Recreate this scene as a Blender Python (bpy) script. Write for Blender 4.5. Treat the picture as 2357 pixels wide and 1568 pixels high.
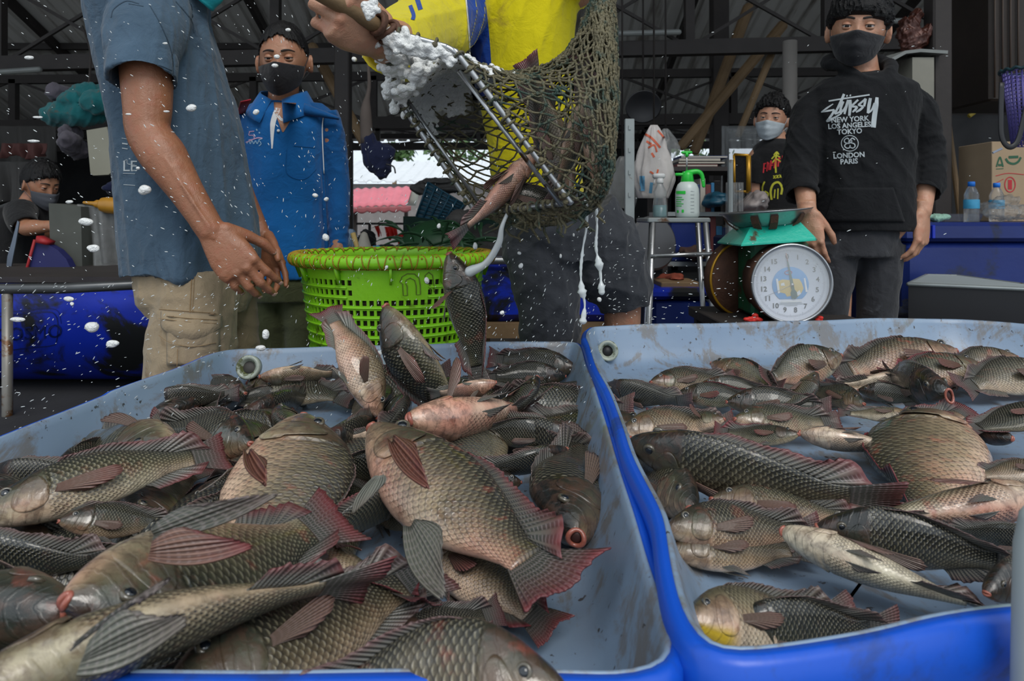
import bpy, math, random
import numpy as np
from mathutils import Vector, Matrix

for _o in list(bpy.data.objects):
	bpy.data.objects.remove(_o)
S = bpy.context.scene
COL = S.collection
random.seed(7)
RNG = np.random.default_rng(7)

# ------------------------------------------------------------------ camera, sky, exposure
CZ = 0.98            # camera height above the floor
FPX = 1571.0         # focal length in pixels of the 2357 px wide frame
HX, HY = 1178.5, 500.0
cam_d = bpy.data.cameras.new('camera')
cam = bpy.data.objects.new('camera', cam_d)
COL.objects.link(cam)
cam.location = (0, 0, CZ)
cam.rotation_euler = (math.pi / 2, 0, 0)
cam_d.sensor_width = 36.0
cam_d.lens = 36.0 * FPX / 2357.0
cam_d.shift_y = (HY - 784.0) / 2357.0
cam_d.clip_start = 0.02
cam_d.dof.use_dof = True
cam_d.dof.focus_distance = 1.15
cam_d.dof.aperture_fstop = 11.0
S.camera = cam

wd = bpy.data.worlds.new('overcast_sky')
S.world = wd
wd.use_nodes = True
_n = wd.node_tree.nodes
_l = wd.node_tree.links
_bg = _n['Background']
_tc = _n.new('ShaderNodeTexCoord')
_sx = _n.new('ShaderNodeSeparateXYZ')
_rm = _n.new('ShaderNodeValToRGB')
_l.new(_tc.outputs['Generated'], _sx.inputs[0])
_l.new(_sx.outputs['Z'], _rm.inputs[0])
_rm.color_ramp.elements[0].position = 0.0
_rm.color_ramp.elements[0].color = (0.80, 0.90, 1.0, 1)
_rm.color_ramp.elements[1].position = 1.0
_rm.color_ramp.elements[1].color = (0.84, 0.93, 1.0, 1)
_l.new(_rm.outputs[0], _bg.inputs[0])
_bg.inputs[1].default_value = 1.05
sun_d = bpy.data.lights.new('veiled_sun', 'SUN')
sun = bpy.data.objects.new('veiled_sun', sun_d)
COL.objects.link(sun)
sun_d.energy = 1.5
sun_d.angle = math.radians(30)
sun_d.color = (1.0, 0.96, 0.9)
sun.rotation_euler = (math.radians(38), math.radians(14), 0)
S.view_settings.view_transform = 'Standard'
S.view_settings.look = 'None'
S.view_settings.gamma = 1.0
S.view_settings.use_curve_mapping = False
S.view_settings.exposure = 0.05


def at(px, py, y):
	"""world point seen at a pixel, at distance y"""
	return np.array([(px - HX) / FPX * y, y, CZ - (py - HY) / FPX * y])


def atz(px, py, z):
	"""world point seen at a pixel, on the level z"""
	y = (CZ - z) * FPX / (py - HY)
	return np.array([(px - HX) / FPX * y, y, z])


def V(*a):
	return np.array(a, float)


def unit(v):
	v = np.asarray(v, float)
	n = np.linalg.norm(v)
	return v / n if n > 1e-12 else np.array([0, 0, 1.0])


# ------------------------------------------------------------------ objects
OFF = {}


def link(o, parent=None):
	COL.objects.link(o)
	if parent is not None:
		o.parent = parent
		off = OFF.get(parent.name)
		if off is not None:
			o.matrix_parent_inverse = Matrix.Translation(-Vector(off))
	return o


def empty(name, loc, label, cat, group=None, kind=None):
	o = bpy.data.objects.new(name, None)
	COL.objects.link(o)
	o.empty_display_size = 0.05
	o.location = Vector(loc)
	OFF[o.name] = tuple(loc)
	tag(o, label, cat, group, kind)
	return o


def tag(o, label=None, cat=None, group=None, kind=None):
	if label:
		o['label'] = label
	if cat:
		o['category'] = cat
	if group:
		o['group'] = group
	if kind:
		o['kind'] = kind
	return o


def struct(o):
	o['kind'] = 'structure'
	return o


def mesh_obj(name, verts, faces, mat, parent=None, smooth=True, attr=None, mats=None):
	me = bpy.data.meshes.new(name)
	verts = np.asarray(verts, float)
	if isinstance(faces, np.ndarray):
		k = faces.shape[1]
		me.vertices.add(len(verts))
		me.vertices.foreach_set('co', verts.ravel())
		me.loops.add(faces.size)
		me.polygons.add(len(faces))
		me.polygons.foreach_set('loop_start', np.arange(len(faces), dtype=np.int32) * k)
		me.loops.foreach_set('vertex_index', faces.ravel().astype(np.int32))
		me.update(calc_edges=True)
		me.validate()
	else:
		me.from_pydata([tuple(v) for v in verts], [], [tuple(int(i) for i in f) for f in faces])
		me.update()
	if smooth:
		me.polygons.foreach_set('use_smooth', [True] * len(me.polygons))
	if attr is not None and len(attr) == len(me.vertices):
		a = me.attributes.new('fuv', 'FLOAT_VECTOR', 'POINT')
		a.data.foreach_set('vector', np.asarray(attr, float).ravel())
	if mat is not None:
		me.materials.append(mat)
	if mats is not None:
		me.polygons.foreach_set('material_index', mats)
	o = bpy.data.objects.new(name, me)
	return link(o, parent)


def frames(P):
	"""tangent / two normals along a polyline (parallel transport)"""
	P = np.asarray(P, float)
	n = len(P)
	T = np.zeros_like(P)
	T[1:-1] = P[2:] - P[:-2]
	T[0] = P[1] - P[0]
	T[-1] = P[-1] - P[-2]
	T /= np.maximum(np.linalg.norm(T, axis=1, keepdims=True), 1e-12)
	up = V(0, 0, 1) if abs(T[0][2]) < 0.9 else V(1, 0, 0)
	N = np.zeros_like(P)
	N[0] = unit(up - T[0] * np.dot(up, T[0]))
	for i in range(1, n):
		v = N[i - 1] - T[i] * np.dot(N[i - 1], T[i])
		N[i] = unit(v)
	B = np.cross(T, N)
	return T, N, B


def spline(P, n):
	"""Catmull-Rom through the points (any dimension)"""
	P = np.asarray(P, float)
	if len(P) == 2:
		t = np.linspace(0, 1, n)[:, None]
		return P[0] * (1 - t) + P[1] * t
	Q = np.vstack([2 * P[0] - P[1], P, 2 * P[-1] - P[-2]])
	m = len(P) - 1
	out = []
	for x in np.linspace(0, m, n):
		i = min(int(x), m - 1)
		t = x - i
		a, b, c, d = Q[i], Q[i + 1], Q[i + 2], Q[i + 3]
		out.append(0.5 * ((2 * b) + (-a + c) * t + (2 * a - 5 * b + 4 * c - d) * t * t + (-a + 3 * b - 3 * c + d) * t ** 3))
	return np.array(out)


class MB:
	def __init__(self):
		self.v = []
		self.f = []
		self.m = []
		self.cur = 0

	def add(self, verts, faces):
		b = len(self.v)
		self.v.extend([tuple(p) for p in verts])
		for f in faces:
			self.f.append(tuple(b + i for i in f))
			self.m.append(self.cur)
		return self

	def rings(self, R, cap0=True, cap1=True, closed=True):
		"""R: list of rings (each k x 3)"""
		k = len(R[0])
		v = [p for r in R for p in r]
		f = []
		kk = k if closed else k - 1
		for i in range(len(R) - 1):
			for j in range(kk):
				a = i * k + j
				b = i * k + (j + 1) % k
				f.append((a, b, b + k, a + k))
		if closed and cap0:
			f.append(tuple(reversed(range(k))))
		if closed and cap1:
			f.append(tuple((len(R) - 1) * k + j for j in range(k)))
		return self.add(v, f)

	def tube(self, P, r, k=8, flat=1.0, round_ends=False):
		P = np.asarray(P, float)
		n = len(P)
		r = np.full(n, r, float) if np.isscalar(r) else np.asarray(r, float)
		T, N, B = frames(P)
		an = np.linspace(0, 2 * math.pi, k, endpoint=False)
		R = []
		if round_ends:
			for q in (0.0, 0.5, 0.85):
				c = P[0] - T[0] * r[0] * math.cos(q * math.pi / 2)
				rr = max(r[0] * math.sin(q * math.pi / 2), r[0] * 0.05)
				R.append([c + rr * (math.cos(a) * N[0] + flat * math.sin(a) * B[0]) for a in an])
		for i in range(n):
			R.append([P[i] + r[i] * (math.cos(a) * N[i] + flat * math.sin(a) * B[i]) for a in an])
		if round_ends:
			for q in (0.85, 0.5, 0.0):
				c = P[-1] + T[-1] * r[-1] * math.cos(q * math.pi / 2)
				rr = max(r[-1] * math.sin(q * math.pi / 2), r[-1] * 0.05)
				R.append([c + rr * (math.cos(a) * N[-1] + flat * math.sin(a) * B[-1]) for a in an])
		return self.rings(R)

	def loop(self, P, r, k=6):
		"""closed tube"""
		P = np.asarray(P, float)
		n = len(P)
		T = np.roll(P, -1, 0) - np.roll(P, 1, 0)
		T /= np.maximum(np.linalg.norm(T, axis=1, keepdims=True), 1e-12)
		ref = unit(np.cross(P[1] - P[0], P[n // 3] - P[0]) + 1e-9)
		an = np.linspace(0, 2 * math.pi, k, endpoint=False)
		v = []
		for i in range(n):
			N = unit(ref - T[i] * np.dot(ref, T[i]))
			B = np.cross(T[i], N)
			rr = r if np.isscalar(r) else r[i]
			v += [P[i] + rr * (math.cos(a) * N + math.sin(a) * B) for a in an]
		f = []
		for i in range(n):
			for j in range(k):
				a = i * k + j
				b = i * k + (j + 1) % k
				c = ((i + 1) % n) * k
				f.append((a, b, c + (j + 1) % k, c + j))
		return self.add(v, f)

	def box(self, lo, hi, bev=0.0, M=None):
		lo, hi = np.minimum(lo, hi), np.maximum(lo, hi)
		c = (lo + hi) / 2
		h = (hi - lo) / 2
		b = min(bev, min(h) * 0.9)
		if b <= 0:
			v = [c + h * V(x, y, z) for z in (-1, 1) for y in (-1, 1) for x in (-1, 1)]
			f = [(0, 2, 3, 1), (4, 5, 7, 6), (0, 1, 5, 4), (2, 6, 7, 3), (0, 4, 6, 2), (1, 3, 7, 5)]
		else:
			prof = [(-h[2], b), (-h[2] + b, 0), (h[2] - b, 0), (h[2], b)]
			v = []
			for z, ins in prof:
				for (sx, sy) in ((-1, -1), (1, -1), (1, 1), (-1, 1)):
					for (ax, ay) in ((0, 1), (1, 0)) if sx * sy > 0 else ((1, 0), (0, 1)):
						v.append(c + V(sx * (h[0] - ins * 1.0 - b * ax * (1 if ins == 0 else 0.5)), sy * (h[1] - ins * 1.0 - b * ay * (1 if ins == 0 else 0.5)), z))
			f = []
			for i in range(3):
				for j in range(8):
					a = i * 8 + j
					d = i * 8 + (j + 1) % 8
					f.append((a, d, d + 8, a + 8))
			f.append(tuple(reversed(range(8))))
			f.append(tuple(24 + j for j in range(8)))
		if M is not None:
			M = np.array(M)
			v = [M[:3, :3] @ p + M[:3, 3] for p in v]
		return self.add(v, f)

	def beam(self, a, b, w, h):
		"""square bar from a to b"""
		a = np.asarray(a, float)
		b = np.asarray(b, float)
		T = unit(b - a)
		up = V(0, 0, 1) if abs(T[2]) < 0.95 else V(0, 1, 0)
		s = unit(np.cross(T, up))
		u = np.cross(s, T)
		R = []
		for p in (a, b):
			R.append([p + s * w / 2 * x + u * h / 2 * y for x, y in ((-1, -1), (1, -1), (1, 1), (-1, 1))])
		return self.rings(R)

	def lathe(self, prof, k=32, c=(0, 0, 0), axis=None, sx=1.0, sy=1.0):
		"""prof: (r, z) list around z (or a given axis through c)"""
		c = np.asarray(c, float)
		if axis is None:
			A, B, Z = V(1, 0, 0), V(0, 1, 0), V(0, 0, 1)
		else:
			Z = unit(axis)
			up = V(0, 0, 1) if abs(Z[2]) < 0.9 else V(1, 0, 0)
			A = unit(np.cross(up, Z))
			B = np.cross(Z, A)
		R = []
		for r, z in prof:
			r = max(r, 1e-5)
			R.append([c + Z * z + A * sx * r * math.cos(a) + B * sy * r * math.sin(a) for a in np.linspace(0, 2 * math.pi, k, endpoint=False)])
		return self.rings(R)

	def sphere(self, c, r, k=12, n=8, M=None):
		r = V(r, r, r) if np.isscalar(r) else np.asarray(r, float)
		c = np.asarray(c, float)
		R = []
		for i in range(n + 1):
			th = math.pi * i / n
			th = min(max(th, 0.02), math.pi - 0.02)
			ring = []
			for a in np.linspace(0, 2 * math.pi, k, endpoint=False):
				p = V(math.sin(th) * math.cos(a), math.sin(th) * math.sin(a), -math.cos(th)) * r
				if M is not None:
					p = M @ p
				ring.append(c + p)
			R.append(ring)
		return self.rings(R)

	def ellipses(self, E, k=24, cap0=True, cap1=True):
		"""E: list of (center, a-vector, b-vector, [superness])"""
		R = []
		for e in E:
			c, a, b = (np.asarray(q, float) for q in e[:3])
			p = e[3] if len(e) > 3 else 1.0
			ring = []
			for t in np.linspace(0, 2 * math.pi, k, endpoint=False):
				ct, st = math.cos(t), math.sin(t)
				ring.append(c + a * math.copysign(abs(ct) ** p, ct) + b * math.copysign(abs(st) ** p, st))
			R.append(ring)
		return self.rings(R, cap0, cap1)

	def sheet(self, P, th):
		"""closed thin solid from a grid of points"""
		P = np.asarray(P, float)
		nu, nv = P.shape[:2]
		du = np.gradient(P, axis=0)
		dv = np.gradient(P, axis=1)
		N = np.cross(du, dv)
		N /= np.maximum(np.linalg.norm(N, axis=2, keepdims=True), 1e-12)
		A = (P + N * th / 2).reshape(-1, 3)
		B = (P - N * th / 2).reshape(-1, 3)
		f = []
		o = nu * nv
		for i in range(nu - 1):
			for j in range(nv - 1):
				a = i * nv + j
				f.append((a, a + nv, a + nv + 1, a + 1))
				f.append((o + a, o + a + 1, o + a + nv + 1, o + a + nv))
		for i in range(nu - 1):
			a = i * nv
			f.append((a, o + a, o + a + nv, a + nv))
			a = i * nv + nv - 1
			f.append((a, a + nv, o + a + nv, o + a))
		for j in range(nv - 1):
			f.append((j, j + 1, o + j + 1, o + j))
			a = (nu - 1) * nv + j
			f.append((a, o + a, o + a + 1, a + 1))
		return self.add(np.vstack([A, B]), f)

	def build(self, name, mat, parent=None, smooth=True, sharp=None):
		mats = None
		first = mat
		if isinstance(mat, (list, tuple)):
			first = mat[0]
			mats = self.m
		o = mesh_obj(name, self.v, self.f, first, parent, smooth)
		if mats is not None:
			for m in mat[1:]:
				o.data.materials.append(m)
			o.data.polygons.foreach_set('material_index', mats)
		if sharp is not None:
			try:
				o.data.set_sharp_from_angle(angle=math.radians(sharp))
			except Exception:
				pass
		return o


def fuse(mb, name, mat, parent=None, voxel=0.005, smooth=2, post=None, fac=0.5):
	"""union of the closed shapes of mb as ONE continuous surface"""
	me = bpy.data.meshes.new('tmp')
	me.from_pydata([tuple(map(float, v)) for v in mb.v], [], mb.f)
	me.update()
	t = bpy.data.objects.new('tmp', me)
	COL.objects.link(t)
	r = t.modifiers.new('r', 'REMESH')
	r.mode = 'VOXEL'
	r.voxel_size = voxel
	if smooth:
		s = t.modifiers.new('s', 'SMOOTH')
		s.iterations = smooth
		s.factor = fac
	dg = bpy.context.evaluated_depsgraph_get()
	out = bpy.data.meshes.new_from_object(t.evaluated_get(dg))
	bpy.data.objects.remove(t)
	bpy.data.meshes.remove(me)
	out.name = name
	n = len(out.vertices)
	co = np.zeros(n * 3)
	out.vertices.foreach_get('co', co)
	co = co.reshape(-1, 3)
	if post is not None:
		no = np.zeros(n * 3)
		out.vertices.foreach_get('normal', no)
		co = post(co, no.reshape(-1, 3))
		out.vertices.foreach_set('co', co.ravel())
		out.update()
	out.polygons.foreach_set('use_smooth', [True] * len(out.polygons))
	out.materials.clear()
	out.materials.append(mat)
	o = bpy.data.objects.new(name, out)
	return link(o, parent)


def wrinkle(seed, scale, amp, n=5, stretch=(1, 1, 1), ridge=True):
	"""smooth cloth-like fold field"""
	rg = np.random.default_rng(seed)
	D = rg.normal(size=(n, 3))
	D /= np.linalg.norm(D, axis=1, keepdims=True)
	ph = rg.uniform(0, 6.28, n)
	fr = rg.uniform(0.6, 1.6, n)
	W = rg.normal(size=(3, 3))
	st = np.array(stretch, float)

	def f(co):
		q = co * st / scale
		w = np.sin(q @ W.T * 0.8 + 1.3) * 0.9
		q = q + w
		s = np.zeros(len(co))
		for i in range(n):
			x = np.sin(q @ D[i] * fr[i] * 3.1 + ph[i])
			s += (1 - np.abs(x)) ** 2 - 0.35 if ridge else x
		return s * amp / n ** 0.5
	return f
# ------------------------------------------------------------------ materials
class NT:
	def __init__(self, name):
		self.m = bpy.data.materials.new(name)
		self.m.use_nodes = True
		self.n = self.m.node_tree.nodes
		self.l = self.m.node_tree.links
		self.b = self.n['Principled BSDF']

	def node(self, t, **kw):
		x = self.n.new(t)
		for k, v in kw.items():
			setattr(x, k, v)
		return x

	def put(self, sock, val):
		if val is None:
			return
		if hasattr(val, 'is_linked') or hasattr(val, 'links'):
			self.l.new(val, sock)
		else:
			if sock.type == 'RGBA' and len(val) == 3:
				val = (*val, 1)
			sock.default_value = val

	def math(self, op, a, b=None, c=None, clamp=False):
		x = self.node('ShaderNodeMath', operation=op)
		x.use_clamp = clamp
		self.put(x.inputs[0], a)
		self.put(x.inputs[1], b)
		self.put(x.inputs[2], c)
		return x.outputs[0]

	def vmath(self, op, a, b=None):
		x = self.node('ShaderNodeVectorMath', operation=op)
		self.put(x.inputs[0], a)
		if b is not None:
			self.put(x.inputs[1], b)
		return x.outputs['Value'] if op in ('DOT_PRODUCT', 'LENGTH', 'DISTANCE') else x.outputs[0]

	def mix(self, f, a, b, blend='MIX'):
		x = self.node('ShaderNodeMix', data_type='RGBA', blend_type=blend)
		self.put(x.inputs[0], f)
		self.put(x.inputs[6], a)
		self.put(x.inputs[7], b)
		return x.outputs[2]

	def noise(self, vec, scale, detail=3.0, rough=0.55, dist=0.0):
		x = self.node('ShaderNodeTexNoise')
		if vec is not None:
			self.l.new(vec, x.inputs['Vector'])
		x.inputs['Scale'].default_value = scale
		x.inputs['Detail'].default_value = detail
		x.inputs['Roughness'].default_value = rough
		x.inputs['Distortion'].default_value = dist
		return x.outputs['Fac']

	def ramp(self, f, pts):
		x = self.node('ShaderNodeValToRGB')
		self.put(x.inputs[0], f)
		e = x.color_ramp.elements
		while len(e) < len(pts):
			e.new(0.5)
		for el, (p, c) in zip(e, pts):
			el.position = p
			el.color = (c, c, c, 1) if np.isscalar(c) else (*c, 1)
		return x.outputs[0]

	def smooth(self, f, lo, hi):
		x = self.node('ShaderNodeMapRange', interpolation_type='SMOOTHSTEP')
		self.put(x.inputs[0], f)
		x.inputs[1].default_value = lo
		x.inputs[2].default_value = hi
		return x.outputs[0]

	def coord(self, kind='Object'):
		return self.node('ShaderNodeTexCoord').outputs[kind]

	def pos(self):
		return self.node('ShaderNodeNewGeometry').outputs['Position']

	def attr(self, name, typ='GEOMETRY', out='Vector'):
		x = self.node('ShaderNodeAttribute', attribute_type=typ, attribute_name=name)
		return x.outputs[out]

	def bump(self, h, strength=0.3, dist=0.01):
		x = self.node('ShaderNodeBump')
		x.inputs['Strength'].default_value = strength
		x.inputs['Distance'].default_value = dist
		self.l.new(h, x.inputs['Height'])
		self.l.new(x.outputs[0], self.b.inputs['Normal'])
		return x.outputs[0]

	def set(self, **kw):
		for k, v in kw.items():
			k = {'col': 'Base Color', 'rough': 'Roughness', 'metal': 'Metallic', 'spec': 'Specular IOR Level', 'coat': 'Coat Weight', 'coatr': 'Coat Roughness', 'trans': 'Transmission Weight', 'alpha': 'Alpha', 'ior': 'IOR', 'sss': 'Subsurface Weight', 'sheen': 'Sheen Weight', 'emis': 'Emission Color', 'estr': 'Emission Strength'}[k]
			self.put(self.b.inputs[k], v)
		return self


def simple(name, col, rough=0.5, metal=0.0, var=0.25, scale=8.0, bump=0.0, bscale=60.0, dirt=None, dscale=5.0, dthr=(0.5, 0.7), **kw):
	"""surface with colour variation, optional dirt patches and grain"""
	t = NT(name)
	p = t.coord('Object')
	c2 = tuple(x * (1 - var) for x in col)
	c3 = tuple(min(1, x * (1 + var * 0.6)) for x in col)
	c = t.mix(t.noise(p, scale, 4), c2, c3)
	if dirt is not None:
		d = t.smooth(t.noise(p, dscale, 6, 0.65, 0.4), *dthr)
		c = t.mix(d, c, dirt)
	t.set(col=c, rough=rough, metal=metal, **kw)
	if bump > 0:
		t.bump(t.noise(p, bscale, 4), bump, 0.004)
	return t.m


def cloth(name, col, var=0.25, weave=500.0, rough=0.9, stains=None, sheen=0.15):
	t = NT(name)
	p = t.pos()
	big = t.noise(p, 7.0, 5, 0.6)
	c = t.mix(big, tuple(x * (1 - var) for x in col), tuple(min(1, x * (1 + var)) for x in col))
	fine = t.noise(p, weave, 2)
	c = t.mix(t.math('MULTIPLY', fine, 0.35), c, tuple(x * 0.45 for x in col))
	if stains is not None:
		d = t.smooth(t.noise(p, 9.0, 6, 0.7, 1.0), 0.56, 0.72)
		c = t.mix(d, c, stains)
	t.set(col=c, rough=rough, spec=0.2, sheen=sheen)
	h = t.math('ADD', t.math('MULTIPLY', t.noise(p, 26.0, 4, 0.55, 0.6), 1.0), t.math('MULTIPLY', fine, 0.05))
	t.bump(h, 0.55, 0.010)
	return t.m


def skin(name, col):
	t = NT(name)
	p = t.pos()
	a = t.noise(p, 22.0, 4, 0.6)
	c = t.mix(a, tuple(x * 0.72 for x in col), tuple(min(1, x * 1.2) for x in col))
	red = t.smooth(t.noise(p, 45.0, 3), 0.45, 0.75)
	c = t.mix(t.math('MULTIPLY', red, 0.35), c, (col[0] * 1.05, col[1] * 0.62, col[2] * 0.55))
	t.set(col=c, rough=0.42, sss=0.06, spec=0.5)
	t.b.inputs['Subsurface Radius'].default_value = (0.01, 0.004, 0.002)
	v = t.node('ShaderNodeTexVoronoi')
	v.inputs['Scale'].default_value = 420.0
	t.l.new(p, v.inputs['Vector'])
	h = t.math('ADD', t.math('MULTIPLY', t.noise(p, 60.0, 5, 0.65, 1.2), 1.0), t.math('MULTIPLY', v.outputs['Distance'], 0.12))
	t.bump(h, 0.45, 0.004)
	return t.m


def fish_skin():
	t = NT('tilapia_skin')
	uv = t.attr('fuv')
	s = t.node('ShaderNodeSeparateXYZ')
	t.l.new(uv, s.inputs[0])
	tt, aa, sd = s.outputs
	pos = t.coord('Object')
	shift = t.attr('tone', 'OBJECT', 'Fac')
	pink = t.attr('pink', 'OBJECT', 'Fac')
	spot = t.attr('spots', 'OBJECT', 'Fac')
	rnd = t.node('ShaderNodeObjectInfo').outputs['Random']
	n1 = t.noise(pos, 16.0, 4, 0.6, 0.5)
	n2 = t.noise(pos, 60.0, 5, 0.65, 0.3)
	n3 = t.noise(pos, 7.0, 3, 0.6)
	# dorsal to belly colour
	x = t.math('ADD', aa, shift)
	x = t.math('ADD', x, t.math('MULTIPLY', t.math('SUBTRACT', n1, 0.5), 0.42))
	c = t.ramp(x, [(0.0, (0.010, 0.011, 0.011)), (0.25, (0.034, 0.034, 0.026)), (0.50, (0.115, 0.095, 0.060)), (0.72, (0.31, 0.245, 0.165)), (0.90, (0.60, 0.48, 0.37)), (1.0, (0.70, 0.58, 0.47))])
	green = t.mix(rnd, (1.08, 0.98, 0.88), (0.84, 1.02, 0.92))
	c = t.mix(0.9, c, green, 'MULTIPLY')
	# pink flush on belly and head
	pm = t.math('MULTIPLY', t.smooth(n3, 0.36, 0.62), t.smooth(x, 0.35, 0.95))
	pm = t.math('MULTIPLY', t.math('MULTIPLY', pm, pink), 0.62, clamp=True)
	c = t.mix(pm, c, (0.58, 0.20, 0.14))
	rm = t.math('MULTIPLY', t.math('MULTIPLY', t.smooth(t.noise(pos, 38.0, 4, 0.6), 0.56, 0.70), pink), 0.5, clamp=True)
	c = t.mix(rm, c, (0.34, 0.07, 0.045))
	gold = t.math('MULTIPLY', t.attr('gold', 'OBJECT', 'Fac'), t.math('MULTIPLY', t.smooth(aa, 0.62, 0.8), t.math('SUBTRACT', 1.0, t.smooth(tt, 0.16, 0.26))))
	c = t.mix(gold, c, (0.62, 0.42, 0.03))
	# faint vertical bars
	bar = t.math('SINE', t.math('ADD', t.math('MULTIPLY', tt, 46.0), t.math('MULTIPLY', n1, 3.0)))
	bar = t.math('MULTIPLY', t.smooth(bar, 0.2, 1.0), 0.35)
	body_m = t.smooth(tt, 0.225, 0.26)
	c = t.mix(t.math('MULTIPLY', bar, body_m), c, t.mix(0.5, c, (0.03, 0.028, 0.025)))
	# scales: staggered diamond lattice
	X = t.math('MULTIPLY', tt, 74.0)
	Y = t.math('MULTIPLY', aa, 25.0)
	cu = t.node('ShaderNodeCombineXYZ')
	t.l.new(t.math('MULTIPLY', t.math('ADD', X, Y), 0.5), cu.inputs[0])
	t.l.new(t.math('MULTIPLY', t.math('SUBTRACT', X, Y), 0.5), cu.inputs[1])
	vo = t.node('ShaderNodeTexVoronoi', voronoi_dimensions='2D', feature='F1')
	vo.inputs['Scale'].default_value = 1.0
	vo.inputs['Randomness'].default_value = 0.16
	t.l.new(cu.outputs[0], vo.inputs['Vector'])
	loc = t.vmath('SUBTRACT', cu.outputs[0], vo.outputs['Position'])
	ax = t.vmath('DOT_PRODUCT', loc, (0.7, 0.7, 0))      # rear end of each scale positive
	dist = vo.outputs['Distance']
	edge = t.smooth(dist, 0.36, 0.62)
	sm = t.math('MULTIPLY', body_m, t.math('SUBTRACT', 1.0, t.smooth(aa, 0.86, 1.0)))
	sm2 = t.math('MULTIPLY', sm, t.math('SUBTRACT', 1.0, t.math('MULTIPLY', t.smooth(n2, 0.5, 0.7), 0.5)))
	c = t.mix(t.math('MULTIPLY', edge, t.math('MULTIPLY', sm2, 0.72)), c, t.mix(0.80, c, (0.018, 0.016, 0.014)))
	pale_part = t.math('MULTIPLY', t.smooth(ax, 0.05, 0.32), t.math('SUBTRACT', 1.0, edge))  # paler rear part of each scale, part of its pattern
	c = t.mix(t.math('MULTIPLY', pale_part, t.math('MULTIPLY', sm2, 0.42)), c, t.mix(0.6, c, (0.62, 0.55, 0.36)))
	# dark spot at each scale
	dd = t.vmath('DISTANCE', loc, (-0.12, -0.12, 0))
	dot = t.math('SUBTRACT', 1.0, t.smooth(dd, 0.10, 0.30))
	c = t.mix(t.math('MULTIPLY', t.math('MULTIPLY', dot, sm2), t.math('MULTIPLY', spot, 1.3), clamp=True), c, (0.02, 0.02, 0.018))
	# head mottling and gill line
	hm = t.math('SUBTRACT', 1.0, body_m)
	mot = t.math('MULTIPLY', t.smooth(n2, 0.42, 0.62), hm)
	c = t.mix(t.math('MULTIPLY', mot, 0.8), c, t.mix(0.75, c, (0.085, 0.045, 0.03)))
	hl = t.math('SINE', t.math('ADD', t.math('MULTIPLY', tt, 150.0), t.math('ADD', t.math('MULTIPLY', n1, 16.0), t.math('MULTIPLY', aa, 14.0))))
	c = t.mix(t.math('MULTIPLY', t.math('MULTIPLY', t.smooth(hl, 0.75, 1.0), hm), 0.16), c, (0.03, 0.02, 0.016))
	# mottling of the whole skin
	mo = t.smooth(t.noise(pos, 48.0, 6, 0.7, 0.8), 0.50, 0.66)
	c = t.mix(t.math('MULTIPLY', mo, 0.42), c, t.mix(0.8, c, (0.014, 0.012, 0.010)))
	# slime patches
	sl = t.smooth(t.noise(pos, 15.0, 6, 0.7, 0.6), 0.54, 0.60)
	rough = t.math('SUBTRACT', 0.36, t.math('MULTIPLY', sl, 0.22))
	t.set(col=c, rough=rough, spec=0.6, coat=t.math('ADD', 0.35, t.math('MULTIPLY', sl, 0.6)), coatr=0.09)
	h = t.math('MULTIPLY', t.math('ADD', t.math('MULTIPLY', ax, 0.8), t.math('MULTIPLY', edge, -0.35)), sm)
	h = t.math('ADD', h, t.math('MULTIPLY', n2, 0.6))
	h = t.math('ADD', h, t.math('MULTIPLY', t.math('MULTIPLY', t.smooth(hl, 0.6, 1.0), hm), -0.15))
	h = t.math('ADD', h, t.math('MULTIPLY', t.noise(pos, 30.0, 4, 0.6), 0.5))
	t.bump(h, 0.55, 0.0035)
	return t.m


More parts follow.
